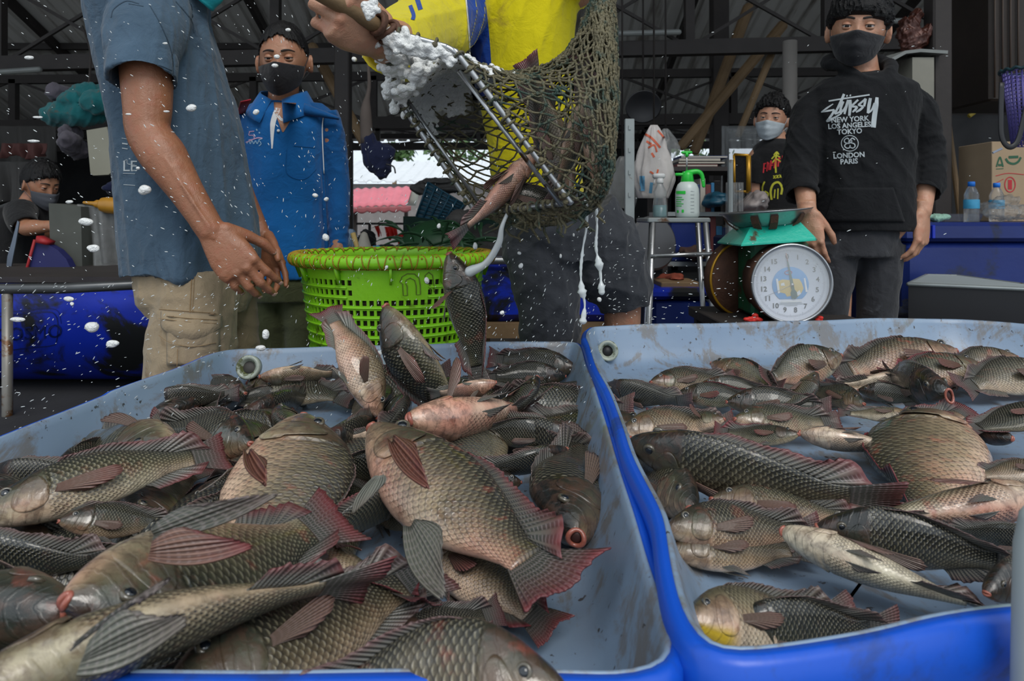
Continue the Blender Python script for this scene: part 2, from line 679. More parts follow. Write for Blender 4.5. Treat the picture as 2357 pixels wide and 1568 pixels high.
def fin_mat():
	t = NT('tilapia_fin')
	uv = t.attr('fuv')
	s = t.node('ShaderNodeSeparateXYZ')
	t.l.new(uv, s.inputs[0])
	u, v, rays = s.outputs
	pos = t.coord('Object')
	red = t.attr('red', 'OBJECT', 'Fac')
	pale = t.attr('pale', 'OBJECT', 'Fac')
	n = t.noise(pos, 25.0, 4, 0.6, 0.5)
	r = t.math('SINE', t.math('MULTIPLY', t.math('MULTIPLY', u, rays), 6.2832))
	rr = t.smooth(r, -0.2, 0.8)
	base = t.mix(pale, (0.045, 0.05, 0.045), (0.22, 0.23, 0.19))
	c = t.mix(t.math('MULTIPLY', rr, 0.6), base, t.mix(pale, (0.22, 0.19, 0.16), (0.40, 0.40, 0.33)))
	# pale cross spots between the rays
	w = t.math('SINE', t.math('ADD', t.math('MULTIPLY', v, 62.0), t.math('MULTIPLY', n, 5.0)))
	sp = t.math('MULTIPLY', t.smooth(w, 0.1, 0.9), t.math('SUBTRACT', 1.0, rr))
	sp = t.math('MULTIPLY', sp, t.math('SUBTRACT', 1.0, t.math('MULTIPLY', pale, 0.85)))
	c = t.mix(t.math('MULTIPLY', sp, 0.55), c, (0.42, 0.36, 0.36))
	warm = t.attr('warm', 'OBJECT', 'Fac')
	c = t.mix(t.math('MULTIPLY', warm, t.math('ADD', 0.35, t.math('MULTIPLY', n, 0.5)), clamp=True), c, t.mix(rr, (0.16, 0.05, 0.03), (0.36, 0.15, 0.10)))
	k = t.math('MULTIPLY', t.smooth(t.math('ADD', v, t.math('MULTIPLY', n, 0.6)), 0.62, 1.5), red, clamp=True)
	c = t.mix(k, c, t.mix(n, (0.14, 0.025, 0.035), (0.30, 0.06, 0.065)))
	t.set(col=c, rough=0.35, spec=0.5, coat=0.2)
	t.bump(t.math('ADD', r, t.math('MULTIPLY', n, 0.8)), 0.6, 0.0015)
	tr = t.node('ShaderNodeBsdfTranslucent')
	t.l.new(c, tr.inputs[0])
	ms = t.node('ShaderNodeMixShader')
	ms.inputs[0].default_value = 0.22
	t.l.new(t.b.outputs[0], ms.inputs[1])
	t.l.new(tr.outputs[0], ms.inputs[2])
	t.l.new(ms.outputs[0], t.n['Material Output'].inputs[0])
	return t.m


M = {}
M['fish'] = fish_skin()
M['fin'] = fin_mat()
M['eye_ring'] = simple('fish_eye_ring', (0.10, 0.085, 0.06), 0.15, var=0.5, scale=120, coat=1.0)
M['pupil'] = simple('fish_pupil', (0.006, 0.009, 0.014), 0.05, var=0.2, coat=1.0)
M['lip'] = simple('fish_lip', (0.36, 0.11, 0.075), 0.28, var=0.35, scale=60, bump=0.3, bscale=200, coat=0.4)
M['gill'] = simple('fish_gill_red', (0.28, 0.03, 0.03), 0.3, var=0.4, scale=70, coat=0.3)
M['cavity'] = simple('fish_mouth_inside', (0.05, 0.018, 0.015), 0.5, var=0.3, scale=60)


def tray_mats():
	t = NT('tray_inner_plastic')
	p = t.pos()
	a = t.noise(p, 3.5, 4)
	c = t.mix(a, (0.15, 0.22, 0.335), (0.26, 0.35, 0.46))
	sc = t.node('ShaderNodeTexNoise')
	mp = t.node('ShaderNodeMapping')
	mp.inputs['Scale'].default_value = (30, 4, 9)
	t.l.new(p, mp.inputs[0])
	t.l.new(mp.outputs[0], sc.inputs['Vector'])
	sc.inputs['Scale'].default_value = 2.0
	sc.inputs['Detail'].default_value = 8.0
	sc.inputs['Roughness'].default_value = 0.7
	# brown scum marks, thicker near the rim
	z = t.node('ShaderNodeSeparateXYZ')
	t.l.new(p, z.inputs[0])
	d = t.smooth(t.math('MULTIPLY', t.noise(p, 9.0, 8, 0.72, 0.8), t.math('ADD', 0.55, t.math('MULTIPLY', sc.outputs['Fac'], 0.85))), 0.47, 0.60)
	c = t.mix(t.math('MULTIPLY', d, 0.6), c, (0.15, 0.105, 0.05))
	g = t.smooth(t.noise(p, 5.0, 7, 0.7, 0.5), 0.56, 0.70)
	c = t.mix(t.math('MULTIPLY', g, 0.45), c, (0.15, 0.19, 0.10))
	sp = t.smooth(t.noise(p, 70.0, 3, 0.6), 0.655, 0.70)
	c = t.mix(t.math('MULTIPLY', sp, 0.85), c, (0.03, 0.02, 0.012))
	t.set(col=c, rough=t.math('ADD', 0.22, t.math('MULTIPLY', a, 0.3)), spec=0.5)
	t.bump(t.noise(p, 40.0, 4), 0.15, 0.003)
	M['tray_in'] = t.m
	t = NT('tray_outer_plastic')
	p = t.pos()
	c = t.mix(t.noise(p, 6.0, 4), (0.003, 0.06, 0.45), (0.006, 0.10, 0.62))
	d = t.smooth(t.noise(p, 10.0, 6, 0.65, 0.3), 0.55, 0.66)
	c = t.mix(t.math('MULTIPLY', d, 0.5), c, (0.02, 0.03, 0.05))
	t.set(col=c, rough=0.35)
	t.bump(t.noise(p, 30.0, 3), 0.15, 0.003)
	M['tray_out'] = t.m


tray_mats()
M['blue_tub'] = simple('blue_tub_plastic', (0.004, 0.025, 0.42), 0.35, var=0.35, scale=5, dirt=(0.008, 0.009, 0.01), dscale=4, dthr=(0.48, 0.60), bump=0.2, bscale=30)
M['blue_box'] = simple('blue_cooler_plastic', (0.004, 0.018, 0.14), 0.4, var=0.35, scale=5, dirt=(0.01, 0.014, 0.03), dscale=6, dthr=(0.56, 0.7), bump=0.2, bscale=30)
M['lime'] = simple('lime_basket_plastic', (0.30, 0.72, 0.02), 0.35, var=0.22, scale=6, dirt=(0.10, 0.16, 0.01), dscale=16, dthr=(0.56, 0.72), bump=0.2, bscale=80)
M['yrope'] = simple('ochre_cord', (0.42, 0.25, 0.015), 0.7, var=0.4, scale=60, bump=0.4, bscale=400)
M['steel'] = simple('brushed_steel', (0.45, 0.46, 0.47), 0.34, 0.9, var=0.35, scale=30, dirt=(0.10, 0.06, 0.035), dscale=30, dthr=(0.62, 0.7))
M['rust'] = simple('rusty_iron', (0.11, 0.05, 0.03), 0.75, 0.2, var=0.5, scale=40, bump=0.5, bscale=120)
M['bluegreenpaint'] = simple('green_enamel', (0.01, 0.42, 0.30), 0.35, var=0.3, scale=9, dirt=(0.07, 0.05, 0.025), dscale=14, dthr=(0.54, 0.64), bump=0.3, bscale=90)
M['darkgreen'] = simple('dark_green_enamel', (0.01, 0.11, 0.05), 0.45, var=0.4, scale=10, dirt=(0.05, 0.03, 0.02), dscale=12, dthr=(0.5, 0.62), bump=0.3, bscale=90)
M['dial'] = simple('dial_face_enamel', (0.60, 0.64, 0.74), 0.5, var=0.08, scale=12, dirt=(0.30, 0.30, 0.30), dscale=30, dthr=(0.64, 0.72))
M['black'] = simple('black_ink', (0.012, 0.012, 0.014), 0.5, var=0.2)
M['dial_blue'] = simple('dial_blue_print', (0.09, 0.30, 0.62), 0.5, var=0.12)
M['dial_yellow'] = simple('dial_yellow_print', (0.62, 0.46, 0.13), 0.5, var=0.15)
M['white'] = simple('white_print', (0.72, 0.74, 0.76), 0.6, var=0.12, scale=20)
M['greyprint'] = simple('pale_grey_print', (0.42, 0.46, 0.48), 0.75, var=0.15, scale=40)
M['cord'] = simple('wet_olive_netting_cord', (0.155, 0.135, 0.075), 0.5, var=0.6, scale=35, bump=0.8, bscale=420, dirt=(0.03, 0.06, 0.045), dscale=22, dthr=(0.5, 0.62))
M['foam'] = simple('soap_foam', (0.90, 0.92, 0.88), 0.35, var=0.3, scale=60, bump=1.0, bscale=260, coat=0.4)
M['water'] = simple('milky_water', (0.70, 0.74, 0.74), 0.12, var=0.1, scale=80, coat=0.6, alpha=0.8)
M['concrete'] = simple('wet_concrete_floor', (0.20, 0.20, 0.19), 0.3, var=0.35, scale=1.2, dirt=(0.05, 0.05, 0.048), dscale=1.0, dthr=(0.45, 0.6), bump=0.4, bscale=14)
M['wood'] = simple('weathered_bamboo', (0.20, 0.125, 0.06), 0.7, var=0.4, scale=9, bump=0.4, bscale=60)
M['beam'] = simple('sooty_steel_beam', (0.028, 0.022, 0.02), 0.7, var=0.5, scale=8, bump=0.3, bscale=40)
M['postgrey'] = simple('galvanised_post', (0.30, 0.33, 0.33), 0.45, 0.5, var=0.3, scale=14, dirt=(0.12, 0.06, 0.03), dscale=12, dthr=(0.58, 0.68))
M['tarp'] = simple('black_shade_cloth', (0.022, 0.022, 0.024), 0.85, var=0.5, scale=6, bump=0.5, bscale=25)
M['tarp_grey'] = simple('grey_tarpaulin', (0.075, 0.07, 0.066), 0.8, var=0.4, scale=4, bump=0.5, bscale=20)
M['whitemetal'] = simple('white_roof_sheet', (0.66, 0.68, 0.70), 0.5, var=0.15, scale=3)
M['awning'] = simple('pink_awning_sheet', (0.62, 0.16, 0.20), 0.6, var=0.3, scale=3)
M['red'] = simple('red_banner', (0.72, 0.03, 0.02), 0.6, var=0.3, scale=8)
M['foliage'] = simple('garden_foliage', (0.06, 0.13, 0.03), 0.6, var=0.6, scale=12)
M['leafdark'] = simple('dark_palm_leaf', (0.012, 0.06, 0.02), 0.5, var=0.5, scale=20)
M['teal'] = simple('teal_crate_plastic', (0.005, 0.06, 0.10), 0.5, var=0.4, scale=12)
M['cardboard'] = simple('brown_cardboard', (0.36, 0.26, 0.16), 0.8, var=0.2, scale=10)
M['green_ink'] = simple('green_ink', (0.02, 0.10, 0.05), 0.7, var=0.2)
M['red_ink'] = simple('red_ink', (0.45, 0.02, 0.03), 0.7, var=0.3)
M['orange_ink'] = simple('orange_ink', (0.55, 0.10, 0.04), 0.6, var=0.3)
M['hair'] = simple('black_hair', (0.005, 0.0045, 0.005), 0.42, var=0.5, scale=60, bump=0.8, bscale=300, spec=0.3)
M['brow'] = simple('eyebrow_hair', (0.018, 0.012, 0.010), 0.7, var=0.4)
M['eyeball'] = simple('eye_white', (0.55, 0.50, 0.47), 0.15, var=0.1)
M['iris'] = simple('dark_iris', (0.008, 0.005, 0.004), 0.25, var=0.3)
M['skin_a'] = skin('tanned_skin', (0.31, 0.130, 0.068))
M['skin_b'] = skin('light_brown_skin', (0.37, 0.175, 0.098))
M['skin_c'] = skin('warm_skin', (0.46, 0.24, 0.15))
M['denim'] = cloth('slate_blue_cotton', (0.062, 0.105, 0.155), 0.35, stains=(0.028, 0.05, 0.08))
M['khaki'] = cloth('khaki_twill', (0.33, 0.255, 0.165), 0.25, stains=(0.17, 0.11, 0.06))
M['stitch'] = cloth('khaki_stitching', (0.25, 0.16, 0.08), 0.2)
M['polo'] = cloth('royal_blue_pique', (0.006, 0.115, 0.36), 0.2)
M['jacket'] = cloth('deep_blue_jersey', (0.005, 0.085, 0.27), 0.25)
M['olive_pant'] = cloth('olive_trouser_cloth', (0.075, 0.085, 0.04), 0.25)
M['yellow'] = cloth('yellow_sports_jersey', (0.66, 0.56, 0.005), 0.15, stains=(0.40, 0.31, 0.02))
M['bluepanel'] = cloth('royal_blue_jersey_panel', (0.008, 0.055, 0.30), 0.2)
M['charcoal'] = cloth('charcoal_work_trouser', (0.035, 0.038, 0.045), 0.35)
M['hoodie'] = cloth('black_hoodie_fleece', (0.009, 0.0095, 0.011), 0.35, sheen=0.05)
M['blackjean'] = cloth('washed_black_denim', (0.036, 0.037, 0.042), 0.6, stains=(0.085, 0.088, 0.10))
M['tee'] = cloth('black_cotton', (0.012, 0.012, 0.013), 0.3)
M['maskblack'] = cloth('black_mask_fabric', (0.014, 0.014, 0.017), 0.3, rough=0.7)
M['maskteal'] = simple('teal_surgical_mask', (0.02, 0.36, 0.42), 0.45, var=0.3, scale=40, bump=0.4, bscale=70)
M['maskwhite'] = simple('pale_surgical_mask', (0.42, 0.47, 0.50), 0.6, var=0.2, scale=40, bump=0.4, bscale=90)
M['redstrap'] = cloth('red_strap_webbing', (0.45, 0.03, 0.05), 0.2)
M['clear'] = simple('clear_plastic', (0.75, 0.80, 0.82), 0.12, var=0.05, trans=0.85, alpha=0.55)
M['film'] = simple('crinkled_clear_film', (0.34, 0.35, 0.35), 0.2, var=0.4, scale=20, bump=1.0, bscale=28, alpha=0.3)
M['bag'] = simple('milky_carrier_bag', (0.66, 0.62, 0.60), 0.35, var=0.2, scale=12, bump=1.0, bscale=22, alpha=0.62)
M['milky'] = simple('milky_bottle_plastic', (0.55, 0.62, 0.60), 0.35, var=0.1, scale=10)
M['green'] = simple('bright_green_plastic', (0.02, 0.55, 0.05), 0.35, var=0.15)
M['bluecap'] = simple('bright_blue_plastic', (0.01, 0.18, 0.70), 0.35, var=0.15)
M['purple'] = simple('violet_basket_plastic', (0.12, 0.10, 0.35), 0.45, var=0.3, scale=20)
M['beige'] = simple('beige_plastic', (0.26, 0.25, 0.19), 0.5, var=0.15, scale=8)
M['tealcloth'] = cloth('teal_bundle_cloth', (0.01, 0.12, 0.13), 0.4, stains=(0.09, 0.07, 0.055))
M['greycloth'] = cloth('grey_lilac_cloth', (0.10, 0.09, 0.11), 0.3)
M['navycloth'] = cloth('navy_cloth', (0.008, 0.012, 0.04), 0.3)
M['mintcloth'] = cloth('mint_cloth', (0.28, 0.48, 0.38), 0.2)
M['gold'] = simple('gilt_frame', (0.50, 0.26, 0.02), 0.35, 0.5, var=0.3, scale=30)
M['books_a'] = simple('book_cover_navy', (0.02, 0.04, 0.12), 0.6)
M['books_b'] = simple('book_cover_cream', (0.42, 0.38, 0.32), 0.7)
M['books_c'] = simple('book_cover_maroon', (0.14, 0.03, 0.03), 0.6)
M['books_d'] = simple('book_cover_blue', (0.02, 0.14, 0.28), 0.6)
M['pole_white'] = simple('dull_white_plastic', (0.34, 0.38, 0.38), 0.5, var=0.15, scale=6)
M['mustard'] = simple('mustard_sauce', (0.42, 0.20, 0.02), 0.35, var=0.3, scale=20)


def roof_mat():
	t = NT('corrugated_roof_sheet')
	p = t.pos()
	c = t.mix(t.noise(p, 0.6, 5, 0.6), (0.45, 0.43, 0.40), (0.70, 0.68, 0.64))
	mp = t.node('ShaderNodeMapping')
	mp.inputs['Scale'].default_value = (5, 0.5, 1)
	t.l.new(p, mp.inputs[0])
	d = t.smooth(t.noise(mp.outputs[0], 1.0, 7, 0.65), 0.5, 0.7)
	c = t.mix(d, c, (0.22, 0.19, 0.16))
	t.set(col=c, rough=0.6)
	M['roof'] = t.m


roof_mat()
# ------------------------------------------------------------------ fish builder
_FT = np.array([0, .02, .05, .09, .14, .20, .27, .35, .44, .53, .62, .70, .76, .82])
_FTOP = np.array([.012, .034, .058, .083, .113, .142, .163, .172, .165, .143, .108, .074, .056, .054])
_FBOT = np.array([.016, .036, .056, .076, .096, .114, .128, .136, .134, .118, .088, .060, .048, .050])
_FWID = np.array([.018, .034, .050, .062, .073, .081, .084, .081, .074, .060, .043, .029, .020, .012])


def fish_geo(L, bend, deep, wide, res):
	NT_, K = res
	ts = np.linspace(0, 1.25, 126)
	th = bend * ((ts / 1.0) ** 1.25 - 0.5)
	dx = np.cos(th) * L * 0.01
	dy = np.sin(th) * L * 0.01
	cx = np.concatenate([[0], np.cumsum(dx)[:-1]])
	cy = np.concatenate([[0], np.cumsum(dy)[:-1]])
	# put the tail tip (t = 1) on the x axis
	i1 = 100
	a = math.atan2(cy[i1], cx[i1])
	rx = cx * math.cos(a) + cy * math.sin(a)
	ry = -cx * math.sin(a) + cy * math.cos(a)
	th = th - a

	def P(t, y, z):
		t = np.asarray(t, float)
		x0 = np.interp(t, ts, rx)
		y0 = np.interp(t, ts, ry)
		q = np.interp(t, ts, th)
		tt = np.minimum(t, 0)
		x0 = x0 + tt * L
		return np.stack([x0 - y * L * np.sin(q), y0 + y * L * np.cos(q), z * L + 0 * x0], -1)

	top = lambda t: np.interp(t, _FT, _FTOP) * deep
	bot = lambda t: np.interp(t, _FT, _FBOT) * deep
	wid = lambda t: np.interp(t, _FT, _FWID) * wide
	return P, top, bot, wid, rx[i1]


def surf(P, top, bot, wid, t, a, side, off=0.0):
	"""point of the body skin: a = 0 dorsal .. 1 belly, side +-1"""
	ph = a * math.pi
	z = np.where(a < 0.5, np.cos(ph) * top(t), np.cos(ph) * bot(t))
	y = np.sin(ph) ** 0.92 * wid(t) * (1 - 0.16 * np.maximum(np.cos(ph), 0) ** 2)
	# gill cover ridge, cheek and socket
	e = 0.232 + 0.022 * np.sin(ph) - 0.05 * np.maximum(0, -np.cos(ph))
	g = np.clip((t - (e - 0.05)) / 0.05, 0, 1) * (t < e)
	y = y + side * 0 + 0.0055 * g * np.sin(ph)
	y = y - 0.004 * np.exp(-((t - e - 0.008) / 0.008) ** 2) * np.sin(ph)
	y = y - 0.004 * np.exp(-((t - 0.055) / 0.02) ** 2 - ((a - 0.62) / 0.1) ** 2)
	y = y + 0.004 * np.exp(-((t - 0.115) / 0.03) ** 2 - ((a - 0.33) / 0.1) ** 2)
	y = (y + off) * side
	return P(t, y, z)


def fish_mesh(name, verts, faces, attr, mat, parent, props):
	o = mesh_obj(name, verts, faces, mat, parent, True, attr)
	for k, v in props.items():
		o[k] = float(v)
	return o


def fin_sheet(G, UV, rays, th, X):
	"""G: nu x nv x 3 local points -> closed thin solid with attributes"""
	m = MB()
	m.sheet(G, th)
	nu, nv = G.shape[:2]
	at_ = np.concatenate([UV.reshape(-1, 2)] * 2)
	at_ = np.column_stack([at_, np.full(len(at_), rays)])
	v = np.array(m.v)
	return v, m.f, at_


FISH_LOG = []


def fish(a, b, phi=0, bend=0.0, tone=0.0, pink=0.5, spots=0.2, red=0.4, deep=1.0, wide=1.0, mouth=0.0,
		 label='', group=None, res=(56, 36), fins='dptavc', dfold=0.85, pout=0.3, pale=0.2, tail=1.0, roll_ref=None, pel=0.5, eyes=True, clen=1.0, pside=None, gold=0.0, pvl=1.0):
	"""a = snout, b = tail tip in world space"""
	a = np.asarray(a, float)
	b = np.asarray(b, float)
	D = unit(b - a)
	up = V(0, 0, 1)
	if roll_ref is None:
		A = np.cross(up, D)
		if np.linalg.norm(A) < 0.15:
			A = V(0, 1, 0)
		A = unit(A)
		if A[1] < -0.25 or (abs(A[1]) <= 0.25 and A[0] < 0):
			A = -A
		U = np.cross(D, A)
		if U[2] < 0:
			U = -U
		ez = A * math.cos(math.radians(phi)) + U * math.sin(math.radians(phi))
	else:
		ez = np.asarray(roll_ref, float)
	ez = unit(ez - D * np.dot(ez, D))
	ey = np.cross(ez, D)
	up_side = 1 if np.dot(ey, V(0, -0.35, 1.0)) >= 0 else -1
	if abs(np.dot(ey, V(0, -0.35, 1))) < 0.3:
		vis = (1, -1)
	else:
		vis = (up_side,)
	bend = bend * up_side
	P, top, bot, wid, xend = fish_geo(1.0, bend, deep, wide, res)
	L = float(np.linalg.norm(b - a)) / xend
	NTt, K = res
	R = np.column_stack([D, ey, ez])

	def W(p):
		p = np.asarray(p, float)
		return p.reshape(-1, 3) * L @ R.T + a

	FISH_LOG.append((label, L))
	root = empty('tilapia', a, label, 'fish', group)
	body_props = {'tone': tone, 'pink': pink, 'spots': spots, 'gold': gold}
	# body
	ts = np.concatenate([np.linspace(0, 0.3, int(NTt * 0.5)), np.linspace(0.3, 0.815, NTt - int(NTt * 0.5) + 1)[1:]])
	kk = np.linspace(0, 2 * math.pi, K, endpoint=False)
	aa = np.where(kk <= math.pi, kk / math.pi, 2 - kk / math.pi)
	sd = np.where(kk <= math.pi, 1.0, -1.0)
	V_ = []
	At = []
	for t in ts:
		pts = np.array([surf(P, top, bot, wid, t, x, s) for x, s in zip(aa, sd)])
		V_.append(pts)
		At.append(np.column_stack([np.full(K, t), aa, sd]))
	V_ = np.concatenate(V_)
	At = np.concatenate(At)
	n = len(ts)
	idx = np.arange(n * K).reshape(n, K)
	q = np.stack([idx[:-1], np.roll(idx[:-1], -1, 1), np.roll(idx[1:], -1, 1), idx[1:]], -1).reshape(-1, 4)
	F = [tuple(x) for x in q] + [tuple(reversed(range(K))), tuple((n - 1) * K + j for j in range(K))]
	body = fish_mesh('body', W(V_), F, At, M['fish'], root, body_props)
	# gill covers
	for s in vis:
		nu, nv = 12, 16
		uu, vv = np.meshgrid(np.linspace(-1, 1, nu), np.linspace(-1, 1, nv), indexing='ij')
		# disc-like outline, straight towards the front
		x = uu * np.sqrt(np.maximum(1 - 0.5 * vv ** 2, 0))
		y = vv * np.sqrt(np.maximum(1 - 0.5 * uu ** 2, 0))
		tt = 0.185 + 0.062 * x + 0.012 * y * x
		al = 0.53 + 0.25 * y - 0.03 * x
		off = 0.003 + 0.004 * np.clip((x + 1) / 2, 0, 1) - 0.004 * np.clip(-x, 0, 1) - 0.001 * (y ** 4)
		G = np.array([[surf(P, top, bot, wid, tt[i, j], al[i, j], s, off[i, j]) for j in range(nv)] for i in range(nu)])
		v, f, _ = fin_sheet(G, np.stack([uu, vv], -1), 1, 0.0025, None)
		A_ = np.column_stack([np.concatenate([tt.ravel()] * 2), np.concatenate([al.ravel()] * 2), np.full(2 * nu * nv, s)])
		fish_mesh('gill_cover', W(v), f, A_, M['fish'], root, body_props)
	# eyes
	if eyes:
		for s in ((1, -1) if len(vis) == 2 else vis):
			c = surf(P, top, bot, wid, 0.112, 0.32, s, -0.006)
			c2 = surf(P, top, bot, wid, 0.112, 0.32, s, 0.012)
			ax = unit(c2 - c)
			m = MB()
			m.lathe([(0.026, -0.006), (0.026, 0.003), (0.0235, 0.0078), (0.019, 0.0088), (0.016, 0.0078), (0.014, 0.004)], 20, c, ax)
			e = mesh_obj('eye', W(m.v), m.f, M['eye_ring'], root)
			m = MB()
			m.lathe([(0.0172, 0.003), (0.016, 0.0078), (0.012, 0.0112), (0.006, 0.0130), (0.0005, 0.0135)], 16, c, ax)
			mesh_obj('pupil', W(m.v), m.f, M['pupil'], e)
	# lips and mouth
	m = MB()
	ang = np.linspace(0, 2 * math.pi, 20, endpoint=False)
	ry, rz = 0.021 * wide, 0.010 + 0.024 * mouth
	ring = np.array([P(-0.004 - 0.016 * mouth + 0.010 * abs(math.cos(k)) ** 2, ry * math.cos(k), rz * math.sin(k) - 0.004 - 0.012 * mouth) for k in ang])
	m.loop(ring, [0.0075 + 0.002 * abs(math.sin(k)) for k in ang], 8)
	mesh_obj('lips', W(m.v), m.f, M['lip'], root)
	m = MB()
	m.sphere(P(0.006 - 0.006 * mouth, 0, -0.004 - 0.012 * mouth), (0.012, ry * 0.92, rz * 0.92), 14, 8)
	mesh_obj('mouth', W(m.v), m.f, M['cavity'], root)
	fp = {'red': red, 'pale': pale}
	rg = np.random.default_rng(int(abs(a[0] * 9973 + b[0] * 3571 + a[1] * 701) * 1000) % 2 ** 31)

	def put(name, G, UV, rays, th=0.003, pr=None):
		v, f, at_ = fin_sheet(G, UV, rays, th, None)
		return fish_mesh(name, W(v), f, at_, M['fin'], root, pr or fp)

	def ragged(nu, k):
		return 1 + 0.05 * rg.normal(size=nu) + k * np.cos(np.arange(nu) * math.pi)
	if 'd' in fins:
		nu, nv = 44, 7
		u = np.linspace(0, 1, nu)
		tb = 0.255 + u * 0.50
		h = (0.030 + 0.032 * u ** 1.4) * np.clip(u * 12 + 0.3, 0, 1)
		h = h + 0.040 * np.exp(-((u - 0.87) / 0.09) ** 2)
		h = h * np.clip((1.02 - u) * 9, 0.25, 1)
		h = h * ragged(nu, 0.035)
		lag = 0.035 + 0.12 * u ** 3
		G = np.zeros((nu, nv, 3))
		UV = np.zeros((nu, nv, 2))
		wv = 0.006 * np.sin(u * 17 + rg.uniform(0, 6))
		for j in range(nv):
			v = j / (nv - 1)
			fo = dfold * up_side
			for i in range(nu):
				G[i, j] = P(tb[i] + v * lag[i], v * h[i] * math.sin(fo) + wv[i] * v, top(tb[i]) * 0.965 + v * h[i] * math.cos(fo) - v * lag[i] * 0.18)
			UV[:, j, 0] = u
			UV[:, j, 1] = v
		put('dorsal_fin', G, UV, 26)
	if 'a' in fins:
		nu, nv = 18, 6
		u = np.linspace(0, 1, nu)
		tb = 0.585 + u * 0.165
		h = (0.055 + 0.03 * u) * np.clip(u * 6 + 0.3, 0, 1) * np.clip((1.05 - u) * 5, 0.3, 1) * ragged(nu, 0.03)
		lag = 0.03 + 0.10 * u ** 2
		G = np.zeros((nu, nv, 3))
		UV = np.zeros((nu, nv, 2))
		for j in range(nv):
			v = j / (nv - 1)
			for i in range(nu):
				G[i, j] = P(tb[i] + v * lag[i], v * h[i] * math.sin(0.3 * up_side), -bot(tb[i]) * 0.96 - v * h[i] * 0.95 + v * lag[i] * 0.2)
			UV[:, j, 0] = u
			UV[:, j, 1] = v
		put('anal_fin', G, UV, 12)
	if 'c' in fins:
		nu, nv = 34, 10
		u = np.linspace(-1, 1, nu)
		G = np.zeros((nu, nv, 3))
		UV = np.zeros((nu, nv, 2))
		ln = (0.185 + 0.022 * np.abs(u) ** 2.2) * clen * (1 + 0.35 * (ragged(nu, 0.02) - 1))
		w1, w2 = rg.uniform(0, 6), rg.uniform(2, 5)
		for i in range(nu):
			an = u[i] * 0.36 * tail
			for j in range(nv):
				v = j / (nv - 1)
				z0 = u[i] * 0.046 * deep
				G[i, j] = P(0.79 + v * ln[i] * math.cos(an) * 1.02, 0.012 * v * v * math.sin(u[i] * w2 + w1), z0 + v * ln[i] * math.sin(an) * 1.05)
				UV[i, j] = ((u[i] + 1) / 2, v)
		put('tail_fin', G, UV, 18, 0.0035, {'red': min(1.0, red * 1.6), 'pale': pale * 0.6})
	if 'p' in fins:
		for s in (vis if pside is None else pside):
			nu, nv = 16, 10
			u = np.linspace(-1, 1, nu)
			G = np.zeros((nu, nv, 3))
			UV = np.zeros((nu, nv, 2))
			ln = 0.25 * (1 - 0.55 * ((u + 0.35) / 1.35) ** 2) * (1 + 0.3 * (ragged(nu, 0.02) - 1))
			w1 = rg.uniform(0, 6)
			tilt = rg.uniform(-0.25, 0.1)
			for i in range(nu):
				for j in range(nv):
					v = j / (nv - 1)
					an = tilt - u[i] * 0.17
					yo = wid(0.27) * 0.93 + v * ln[i] * math.sin(pout) - 0.03 * v * v + 0.006 * math.sin(u[i] * 3 + w1) * v
					ph_z = -0.018 - u[i] * 0.015
					G[i, j] = P(0.262 + v * ln[i] * math.cos(an) * math.cos(pout), s * yo, ph_z + v * ln[i] * math.sin(an))
					UV[i, j] = ((u[i] + 1) / 2, v)
			put('pectoral_fin', G, UV, 9, 0.003, {'red': red * 0.5, 'pale': min(1, pale + 0.25), 'warm': 0.5 + 0.6 * min(red, 1)})
	if 'v' in fins:
		for s in (1, -1):
			nu, nv = 12, 8
			u = np.linspace(-1, 1, nu)
			G = np.zeros((nu, nv, 3))
			UV = np.zeros((nu, nv, 2))
			ln = 0.185 * pvl * (1 - 0.30 * (u + 1)) * (1 + 0.3 * (ragged(nu, 0.02) - 1))
			dn = pel if s == up_side else pel * 0.45
			for i in range(nu):
				for j in range(nv):
					v = j / (nv - 1)
					an = -0.35 * dn - 0.05 + u[i] * 0.16
					G[i, j] = P(0.30 + v * ln[i] * math.cos(an), s * (0.022 + v * ln[i] * 0.35 * dn + u[i] * v * 0.02), -bot(0.31) * 0.94 + v * ln[i] * math.sin(an))
					UV[i, j] = ((u[i] + 1) / 2, v)
			put('pelvic_fin', G, UV, 6, 0.003, {'red': red * 0.5, 'pale': min(1, pale + 0.2)})
	return root
# ------------------------------------------------------------------ setting: floor and the two fish trays
F1, F2 = 0.600, 0.622      # inner floors of the left and right tray
R1, R2 = 0.700, 0.715      # rims
m = MB()
m.box(V(-14, -8, -0.2), V(14, 16, 0.0))
struct(m.build('floor', M['concrete'], smooth=False))


def dense(P, n):
	P = np.asarray(P, float)
	Q = np.vstack([P[-2:], P, P[:3]])
	out = []
	for i in range(2, 2 + len(P)):
		a, b, c, d = Q[i - 1], Q[i], Q[i + 1], Q[i + 2]
		k = max(2, int(np.linalg.norm(c - b) / n))
		for t in np.arange(k) / k:
			# centripetal-like: limit overshoot by mixing linear
			cr = 0.5 * ((2 * b) + (-a + c) * t + (2 * a - 5 * b + 4 * c - d) * t * t + (-a + 3 * b - 3 * c + d) * t ** 3)
			out.append(cr)
	return np.array(out)


def smooth_loop(P, it):
	for _ in range(it):
		P = 0.5 * P + 0.25 * (np.roll(P, 1, 0) + np.roll(P, -1, 0))
	return P


